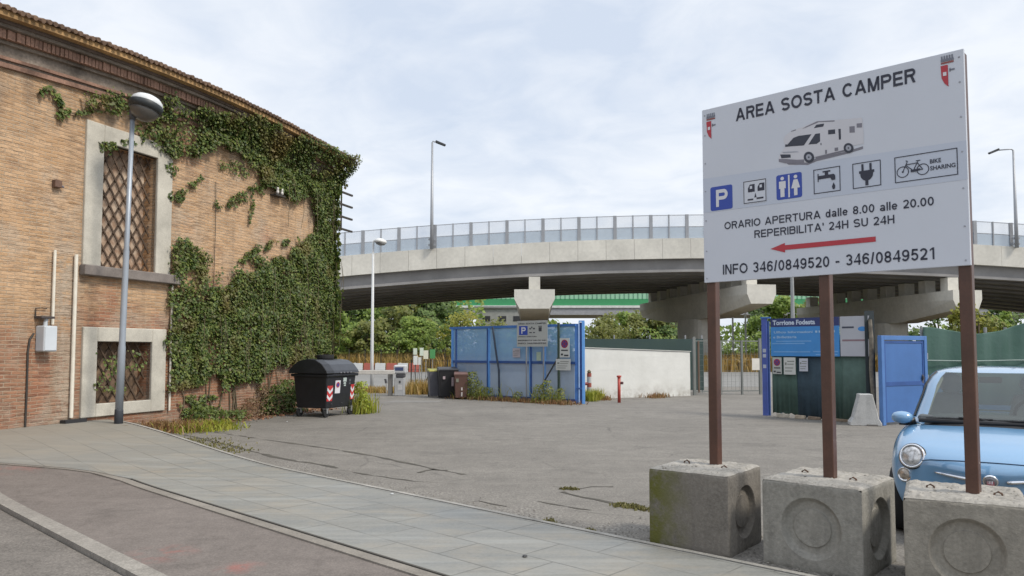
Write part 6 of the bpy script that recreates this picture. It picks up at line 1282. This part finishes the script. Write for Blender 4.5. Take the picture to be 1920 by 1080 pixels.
w_ = sx1 - sx0; H_ = z1_ - zb
p = MB(); put_text(p, 'Ufficio Informazioni', sx0 + .05, sx0 + w_ * .62, zb + H_ * .78, H_ * .075, -.083, .02); [quadr(p, sx0 + w_ * (.66 + .05 * k), sx0 + w_ * (.69 + .05 * k), zb + H_ * .78, zb + H_ * .85, -.083) for k in range(6)]; put_text(p, 'e Biglietteria', sx0 + .03, sx0 + w_ * .38, zb + H_ * .61, H_ * .085, -.083, .02); p.build('lettering', M('panel_lettering_mid', (0.33, 0.50, 0.70), .5), pb2)
p = MB()
for x0, x1, z in ((.06, .60, .49), (.0, .50, .41), (.02, .58, .13), (.62, .98, .14), (.66, .97, .04)): quadr(p, sx0 + w_ * x0, sx0 + w_ * x1, zb + H_ * z, zb + H_ * (z + .035), -.083)
p.build('small_print', letd, pb2)
m = MB(); m.m = 0; zq = zat(1600, 668); zr = zat(1600, 593); e_ = sx3 - sx2
m.prism([(sx2, zq), (sx3 - .01, zq), (sx3 - .02, zq + .40 * (zr - zq)), (sx3 - .10, zq + .58 * (zr - zq)), (sx3 - .06, zq + .80 * (zr - zq)), (sx3 - .005, zr), (sx2, zr)], -.085, -.066); wp_ = m.build('white_poster', M('poster_white', (0.40, 0.415, 0.46), .5, var=.05), pan)
p = MB(); rows_of_ink(p, 1, 1, [(sx2 + e_ * .07, sx2 + e_ * .48, zq + (zr - zq) * .70, zq + (zr - zq) * .745)], -.087); p.build('print', M('poster_ink', (0.05, 0.06, 0.09), .5), wp_)
p = MB(); rows_of_ink(p, 1, 1, [(sx2 + e_ * .07, sx2 + e_ * .86, zq + (zr - zq) * .375, zq + (zr - zq) * .42)], -.087); p.build('print', M('poster_red_ink', (0.22, 0.15, 0.17), .5), wp_)
p = MB(); p.disc(sx2 + e_ * .76, zq + (zr - zq) * .68, .10, -.087, 14, .055); p.build('swirl', skyb, wp_)
m = MB()
for x in (sx0 + .05, (sx0 + sx1) / 2, sx3 - .06): m.box(x, x + .06, .085, .14, 0, zt - .05)
m.build('frame_posts', blued, pan)
placard('no stopping notice on the green cloth under the blue panel', 1450, 1467, 670, 701, .075, paperg, nostop, at=at_k, rot=krot); placard('pale notice second from the left under the blue panel', 1471, 1493, 670, 702, .075, paperw, ruled, at=at_k, rot=krot); placard('small white notice third from the left under the blue panel', 1500, 1516, 672, 696, .075, M('paper_cool', (0.46, 0.48, 0.54), .6), ruled, at=at_k, rot=krot)
# green cloth screen under the panel, hanging in strips
o = thing('cloth_screen', 'dark green cloth screen hanging in strips under the blue notice panel', 'screen', (KA.x, KA.y, 0), krot)
cl = [M('cloth_green', (0.060, 0.108, 0.092), .85, var=.22, scale=3), M('cloth_navy', (0.038, 0.066, 0.09), .85, var=.22, scale=3), M('cloth_green_pale', (0.080, 0.132, 0.115), .85, var=.2, scale=3)]
for x0, x1, mi_, zbot, dy in ((1446, 1492, 0, .09, .0), (1490, 1546, 1, .02, .018), (1544, 1585, 0, .03, .0), (1578, 1634, 2, .04, -.016)):
    a_, b_ = (at_k(x0, .02) - KA).length, (at_k(x1, .02) - KA).length; m = MB(); n = 14; zt_ = 2.02
    top = [(a_ + (b_ - a_) * k / n, dy + .008 * math.sin(k * 1.9 + a_ * 7), zt_) for k in range(n + 1)]; bot = [(a_ + (b_ - a_) * k / n + .02 * math.sin(k), dy - .01 + .014 * math.sin(k * 2.3 + a_ * 5), zbot + .025 * math.sin(k * 1.3)) for k in range(n + 1)]
    mid = [((t_[0] + b2[0]) / 2, (t_[1] + b2[1]) / 2 + .012 * math.sin(k * 3.1), (t_[2] + b2[2]) / 2) for k, (t_, b2) in enumerate(zip(top, bot))]; n1 = n + 1
    m.add(top + mid + bot, [(r_ * n1 + k, r_ * n1 + k + 1, (r_ + 1) * n1 + k + 1, (r_ + 1) * n1 + k) for r_ in range(2) for k in range(n)]); s_ = m.build('cloth', cl[mi_], o, smooth=True); so = s_.modifiers.new('t', 'SOLIDIFY'); so.thickness = .006
for k, (x0, x1) in enumerate(((1456, 1478), (1490, 1508), (1514, 1536), (1550, 1600))):
    a_, b_ = at_k(x0, .10), at_k(x1, .10); o = thing('timber_plank', ['short pale timber block at the left foot of the green cloth', 'pale timber block second from the blue pillar under the cloth', 'dark stained timber piece under the navy cloth', 'long low brown timber under the pale green cloth'][k], 'timber', (a_.x, a_.y, 0), krot, 'timber pieces under the cloth screen')
    m = MB(); w = (b_ - a_).length; m.hexa([(0, 0, 0), (w, .02, 0), (w, .10, 0), (0, .09, 0)], [(.01, 0, .10 - .012 * k), (w - .02, .02, .085 - .012 * k), (w, .10, .09 - .012 * k), (0, .09, .10 - .012 * k)]); m.build('timber', M('timber_%s' % ['pale', 'tan', 'stained', 'brown'][k], [(.42, .38, .31), (.40, .33, .25), (.20, .15, .11), (.22, .17, .12)][k], .85, var=.3, scale=9), o, bevel=.006)
# concrete barrier end
q = gnd(1626, 799); o = thing('concrete_barrier', 'pale wedge shaped concrete barrier beside the blue door', 'barrier', (q.x, q.y + .02, 0), krot + .55)
m = MB(); pr = [(-.33, 0), (.31, 0), (.31, .06), (.25, .16), (.15, .62), (.14, .69), (-.13, .69), (-.145, .60), (-.26, .17), (-.33, .07)]; m.prism(pr, 0, .42); m.build('body', conc_mat('pale_barrier_concrete', (0.36, 0.36, 0.35), (0.47, 0.47, 0.46), 0, 2.0), o, bevel=.012)
m = MB(); m.box(.0, .22, -.03, .0, -.0, .035); m.build('foot', M('barrier_foot', (0.14, 0.13, 0.12), .9), o)
# blue door
DA = gnd(1653, 798); DB = Vector((9.56, 17.55, 0)); dd = DB.xy - DA.xy; DL = dd.length; drot = math.atan2(dd.y, dd.x)
o = thing('blue_door', 'blue steel door in a lighter blue frame beside the green tarpaulin', 'door', (DA.x, DA.y, 0), drot); DH = 1.98
fr_ = M('door_frame_blue', (0.075, 0.18, 0.43), .5, var=.15); dp = M('door_panel_blue', (0.055, 0.145, 0.37), .45, var=.1, scale=1.5)
m = MB(); m.box(0, .10, -.05, .05, 0, DH); m.box(DL - .10, DL, -.05, .05, 0, DH); m.box(.10, DL - .10, -.05, .05, DH - .10, DH); m.build('frame', fr_, o, bevel=.005)
m = MB(); m.box(.115, DL - .115, -.02, .02, .06, DH - .115); lf = m.build('leaf', dp, o)
m = MB(); m.box(.118, .155, -.032, -.0205, .06, DH - .12); m.box(DL - .155, DL - .118, -.032, -.0205, .06, DH - .12); m.box(.156, DL - .156, -.032, -.0205, .86, .95); m.box(.156, DL - .156, -.032, -.0205, DH - .165, DH - .12); m.build('stiffeners', blued, lf)
m = MB(); m.box(DL - .20, DL - .165, -.07, -.033, .98, 1.06); m.box(DL - .19, DL - .14, -.034, -.0325, .9, 1.1); m.build('handle', gd, lf)
for z in (.35, .95, 1.45): m = MB(); m.tube([(DL + .015, -.03, z), (DL + .015, -.03, z + .14)], .022, 8); m.build('hinge', M('hinge_grey', (0.40, 0.42, 0.45), .4, .5), o)
# dark vine covered gap between cloth and door
q = gnd(1644, 796); o = thing('gap_post', 'rough old timber post in the dark gap left of the blue door', 'post', (q.x, q.y + .15, 0)); m = MB(); m.tube([(0, 0, 0), (.015, 0, .6), (-.02, 0, 1.2), (.0, 0, 1.9), (-.02, 0, 2.35)], [.06, .055, .05, .05, .04], 8); m.build('trunk', M('gap_bark', (0.17, 0.15, 0.12), .9, var=.5, scale=8), o); m = MB(); m.box(-.12, .10, .05, .06, 0, 2.55); m.build('gap_shade', M('gap_dark', (0.035, 0.045, 0.05), .9), o)  # flat near-black sheet behind the post paints the shade inside the gap
# green tarpaulin fence on the right
TA, TB = Vector((9.55, 17.6)), Vector((16.5, 18.9)); td = TB - TA; trot = math.atan2(td.y, td.x)
tarp = NT('green_tarpaulin'); tx_, ty_, tz_ = tarp.sep()[:3]; c_ = tarp.mix(tarp.rng(tarp.noise(1.3, 4, .6), .35, .7), (0.033, 0.088, 0.070), (0.055, 0.115, 0.098)); c_ = tarp.mix(tarp.rng(tarp.noise(1, 3, .6, vec=tarp.map(scale=(5, 5, .5))), .5, .7, 0, .4), c_, (0.08, 0.135, 0.125)); tarp.base(c_); tarp.b.inputs['Roughness'].default_value = .75; tarp.bump(tarp.noise(2.5, 4), .4, .05)
o = thing('tarpaulin_fence', 'dark green tarpaulin fence sagging between posts behind the blue car', 'fence', (TA.x, TA.y, 0), trot); n = 60; L_ = td.length; vs = []
for k in range(n + 1):
    u = k / n; x = u * L_; pxc = 960 + F_PX * (TA.x + td.x * u) / (TA.y + td.y * u)
    ys = np.interp(pxc, [1743, 1775, 1807, 1834, 1873, 1920, 2050], [613, 618, 624, 626, 621, 605, 600]); zt_ = dep(pxc, ys, TA.y + td.y * u).z
    for z, a_ in ((.05, .05), (.9, .05), (1.25, .03), (zt_ - .02, .015), (zt_, .02)): vs.append((x, a_ * math.sin(x * 4.0) + .02 * math.sin(x * 11), z))
m = MB(); m.add(vs, [(k * 5 + r_, k * 5 + r_ + 1, (k + 1) * 5 + r_ + 1, (k + 1) * 5 + r_) for k in range(n) for r_ in range(4)]); s_ = m.build('tarpaulin', tarp.m, o, smooth=True); so = s_.modifiers.new('t', 'SOLIDIFY'); so.thickness = .006
for x in (.03, 1.75, 2.3, 4.4, 6.6): m = MB(); m.tube([(x, .09, 0), (x, .09, 2.2)], .035, 8); m.build('post', galv, o)
m = MB(); m.tube([(.0, -.075, 1.42), (1.2, -.08, 1.40), (2.4, -.08, 1.42), (4, -.08, 1.41), (6.8, -.08, 1.42)], .014, 6); m.build('tension_wire', M('pale_wire', (0.20, 0.26, 0.25), .6), o)
# rough ground and a stone heap seen above the tarpaulin far right
o = thing('rubble_heap', 'grey rubble heap seen above the tarpaulin at the far right', 'rubble heap', (31.0, 48.0, 0)); m = MB(); rr2 = random.Random(8)
for _ in range(60):
    a_ = rr2.uniform(0, 6.28); r_ = rr2.uniform(0, 2.6); s_ = rr2.uniform(.25, .7); z = max(0, (2.6 - r_) * .95) * rr2.uniform(.5, 1); m.lathe((math.cos(a_) * r_, math.sin(a_) * r_ * .7, z), [(s_ * .5, 0), (s_, s_ * .4), (s_ * .7, s_ * .9), (s_ * .2, s_ * 1.1)], 6)
m.build('stones', M('rubble_grey', (0.27, 0.26, 0.25), .95, var=.4), o)

# ================================================================== WEEDS AND LEAVES
def weeds(name, lab, pts, n, h, mat, width=.012, spread=.12, lean=.45, seed=1):
    r = np.random.default_rng(seed); P = []
    for x, y, w in pts:
        k = int(n * w / sum(q_[2] for q_ in pts)); a_ = r.normal(0, 1, (k, 2)) * spread * .55 * (0.5 + w) + np.array([x, y]); P.append(np.column_stack([a_, [rise(*t_) if to_ab(*t_)[1] < 0 else 0 for t_ in a_]]))
    P = np.concatenate(P); H = h * r.uniform(.35, 1.15, len(P)); return tag(blades_mesh(name, P, H, mat, lean, width, seed=seed), lab, 'weeds', kind='stuff')
moss_g = leaf_mat('moss_green', [(0.11, 0.11, 0.035), (0.16, 0.15, 0.05), (0.20, 0.17, 0.07)], trans=.1)
gp_ = lambda L: [(*gnd(x, y).xy, w) for x, y, w in L]
weeds('dry_weeds', 'dry reddish weeds at the foot of the lower window', gp_([(250, 806, .8), (275, 808, 1), (300, 808, 1.2), (322, 806, 1), (345, 808, .8)]), 1000, .26, grass_red, spread=.42, lean=1.1, seed=2)
weeds('green_weeds', 'yellow green weed tuft at the corner of the pavement beside the ivy', gp_([(362, 808, 1), (385, 806, 1.2), (405, 803, .9)]), 800, .22, grass_lime, spread=.34, lean=1.0, seed=3)
def leafy(name, lab, clumps, mat, n, seed, size=(.05, .11)):
    r = np.random.default_rng(seed); P = []; N = []
    for x, y, rad, h in clumps:
        k = int(n * rad * h); th = r.uniform(0, 6.283, k); q_ = np.sqrt(r.random(k)) * rad; z = r.random(k) ** .8 * h; f = 1 - .55 * z / h
        P.append(np.column_stack([x + np.cos(th) * q_ * f, y + np.sin(th) * q_ * f, z + .02])); N.append(np.column_stack([np.cos(th) + r.normal(0, .5, k), np.sin(th) - .4 + r.normal(0, .5, k), .7 + r.normal(0, .4, k)]))
    P = np.concatenate(P); return tag(leaves_mesh(name, P, np.concatenate(N), r.uniform(*size, len(P)), mat, aspect=.5), lab, 'weeds', kind='stuff')
weed_leaf = leaf_mat('weed_leaf', [(0.06, 0.095, 0.02), (0.11, 0.16, 0.03), (0.17, 0.21, 0.045), (0.08, 0.11, 0.03)]); weed_brown = leaf_mat('weed_brown_leaf', [(0.17, 0.095, 0.05), (0.25, 0.15, 0.075), (0.12, 0.09, 0.04), (0.30, 0.21, 0.10)])
def gl3(L): return [(*gnd(x, y).xy, a_, b_) for x, y, a_, b_ in L]
leafy('leafy_weeds', 'leafy green weeds along the wall left of the waste container', gl3([(505, 779, .35, .5), (522, 777, .4, .75), (540, 775, .45, .85), (555, 774, .35, .6), (448, 788, .35, .22), (425, 790, .4, .22), (392, 795, .35, .30), (368, 796, .3, .4)]), weed_leaf, 1500, 61)
leafy('brown_weeds', 'reddish brown dried weeds against the bricks left of the waste container', gl3([(470, 783, .4, .45), (490, 780, .4, .75), (455, 786, .3, .3), (515, 778, .4, .5)]), weed_brown, 1500, 62, (.04, .08))
leafy('gate_leafy_weeds', 'leafy yellow green weeds before the blue gate', [(at_gate(x, o_).x, at_gate(x, o_).y, a_, b_) for x, o_, a_, b_ in ((900, .4, .4, .9), (915, .45, .3, .6), (888, .4, .3, .6), (930, .4, .3, .4), (1025, .4, .35, .55), (1040, .4, .3, .7), (985, .4, .3, .3), (1062, .35, .25, .45))], leaf_mat('weed_yellow_leaf', [(0.16, 0.19, 0.03), (0.24, 0.27, 0.05), (0.11, 0.14, 0.03), (0.30, 0.28, 0.08)]), 1100, 63, (.05, .10))
leafy('lime_leaves', 'bright lime weed leaves beside the waste container', [(-4.02, 20.2, .35, .8), (-3.9, 19.9, .25, .5)], leaf_mat('lime_leaf', [(0.24, 0.30, 0.02), (0.36, 0.41, 0.04), (0.17, 0.22, 0.02)]), 1600, 64, (.05, .10))
weeds('lime_grass', 'bright lime grass tuft right of the waste container', [(-4.05, 20.4, 1.2), (-4.0, 19.9, 1), (-3.85, 20.2, 1)], 350, .55, grass_lime, spread=.2, seed=5, lean=.5)
weeds('ground_moss', 'thin green moss and grass by the pavement edge', gp_([(345, 828, 1), (390, 836, .7), (420, 845, .5)]), 900, .04, moss_g, spread=.4, seed=6)
weeds('crack_grass', 'small grass growing in the asphalt crack left of the mossy block', gp_([(1165, 948, 1), (1185, 951, 1), (1205, 955, 1), (1060, 917, .6), (1075, 918, .4), (1105, 996, .4), (1030, 978, .4)]), 600, .035, moss_g, spread=.06, seed=7)
gl_ = lambda L: [(*at_gate(x, off), w) for x, off, w in L]
weeds('gate_weeds', 'tall yellow green weeds growing along the blue gate', gl_([(885, .35, .8), (905, .3, 1), (925, .35, .6), (950, .25, .3), (1020, .3, .6), (1035, .35, .9), (1058, .3, .6), (975, .2, .2)]), 260, .6, grass_lime, spread=.22, seed=8, width=.009, lean=.7)
weeds('gate_dry_weeds', 'low brownish weeds and leaf litter along the foot of the blue gate', gl_([(880 + k * 22, .42, .8) for k in range(10)]), 1500, .18, grass_red, spread=.25, seed=9, lean=.9)
weeds('fence_dry_weeds', 'dry tan weeds under the low wire fence', [(-3.6, 28.9, 1), (-3.0, 28.9, 1.2), (-2.4, 28.6, 1)], 1500, .60, grass_dry, spread=.30, seed=10)
weeds('pillar_weeds', 'green weeds at the foot of the hydrant post', gp_([(1105, 752, 1), (1118, 750, .7)]), 500, .42, grass_lime, spread=.16, seed=11); weeds('wall_weeds', 'sparse dry weeds along the foot of the white wall', gp_([(1135, 750, .5), (1225, 746, .6), (1240, 745, .5)]), 300, .2, grass_red, spread=.3, seed=12)
weeds('verge_grass', 'dry yellow verge grass beyond the boom barrier', [(-6.0 + k * .6, 29.8, 1) for k in range(4)] + [(-5.8 + k * .8, 30.2, 1) for k in range(4)], 1800, .28, grass_dry, spread=.35, seed=13)
r = np.random.default_rng(21); n = 900; t_ = r.uniform(4.6, 9.4, n); o_ = np.abs(r.normal(0, .35, n)) + .1; P = np.column_stack([WP[0] + WD[0] * t_ + WNRM[0] * o_, WP[1] + WD[1] * t_ + WNRM[1] * o_, r.uniform(.006, .03, n)])
tag(leaves_mesh('fallen_leaves', P, r.normal(0, .3, (n, 3)) + np.array([0, 0, 1]), r.uniform(.05, .11, n), leaf_mat('dead_leaf', [(0.20, 0.085, 0.05), (0.28, 0.14, 0.07), (0.13, 0.07, 0.045), (0.33, 0.20, 0.11)], trans=.1)), 'fallen red brown leaves along the foot of the ivy wall', 'leaves', kind='stuff')
# loose gravel along the pavement edge and round the blocks
r = np.random.default_rng(77); vs = []; fs = []
spots = [(*ab(r.uniform(-5, 7.5), abs(r.normal(0, .16)) + .03), 1) for _ in range(800)] + [(x + r.normal(0, .42), y + r.normal(0, .42), 1) for x, y in ((1.66, 6.55), (2.48, 6.0), (3.2, 5.5)) for _ in range(230)]
for x, y, _ in spots:
    if to_ab(x, y)[1] < .02: continue
    q = r.uniform(.004, .016); i0 = len(vs); vs += [(x + q * a_ * r.uniform(.6, 1.2), y + q * b_ * r.uniform(.6, 1.2), z_ * q + .003) for a_, b_, z_ in ((1, 0, .3), (0, 1, .3), (-1, 0, .3), (0, -1, .3), (0, 0, 1))]; fs += [(i0, i0 + 1, i0 + 4), (i0 + 1, i0 + 2, i0 + 4), (i0 + 2, i0 + 3, i0 + 4), (i0 + 3, i0, i0 + 4)]
m = MB(); m.add(vs, fs); tag(m.build('gravel', M('gravel_grey', (0.20, 0.185, 0.16), .9, var=.6, scale=40)), 'loose gravel along the pavement edge and round the concrete blocks', 'gravel', kind='stuff')
# a few small scraps on the pavement
for px_, py, lab, mm_ in ((735, 927, 'small white scrap of paper on the stone pavement', whtp), (984, 1044, 'dark round spot of gum on the stone pavement', iron), (538, 791, 'tiny white scrap on the asphalt by the waste container', whtp)):
    q = gnd(px_, py, .04 if py > 800 else 0); o = MB(); o.lathe((0, 0, 0), [(.012, 0), (.022, .006), (.015, .014)], 7); o = o.build('litter_scrap', mm_); o.location = (q.x, q.y, .0385 if py > 800 else .001); tag(o, lab, 'litter')
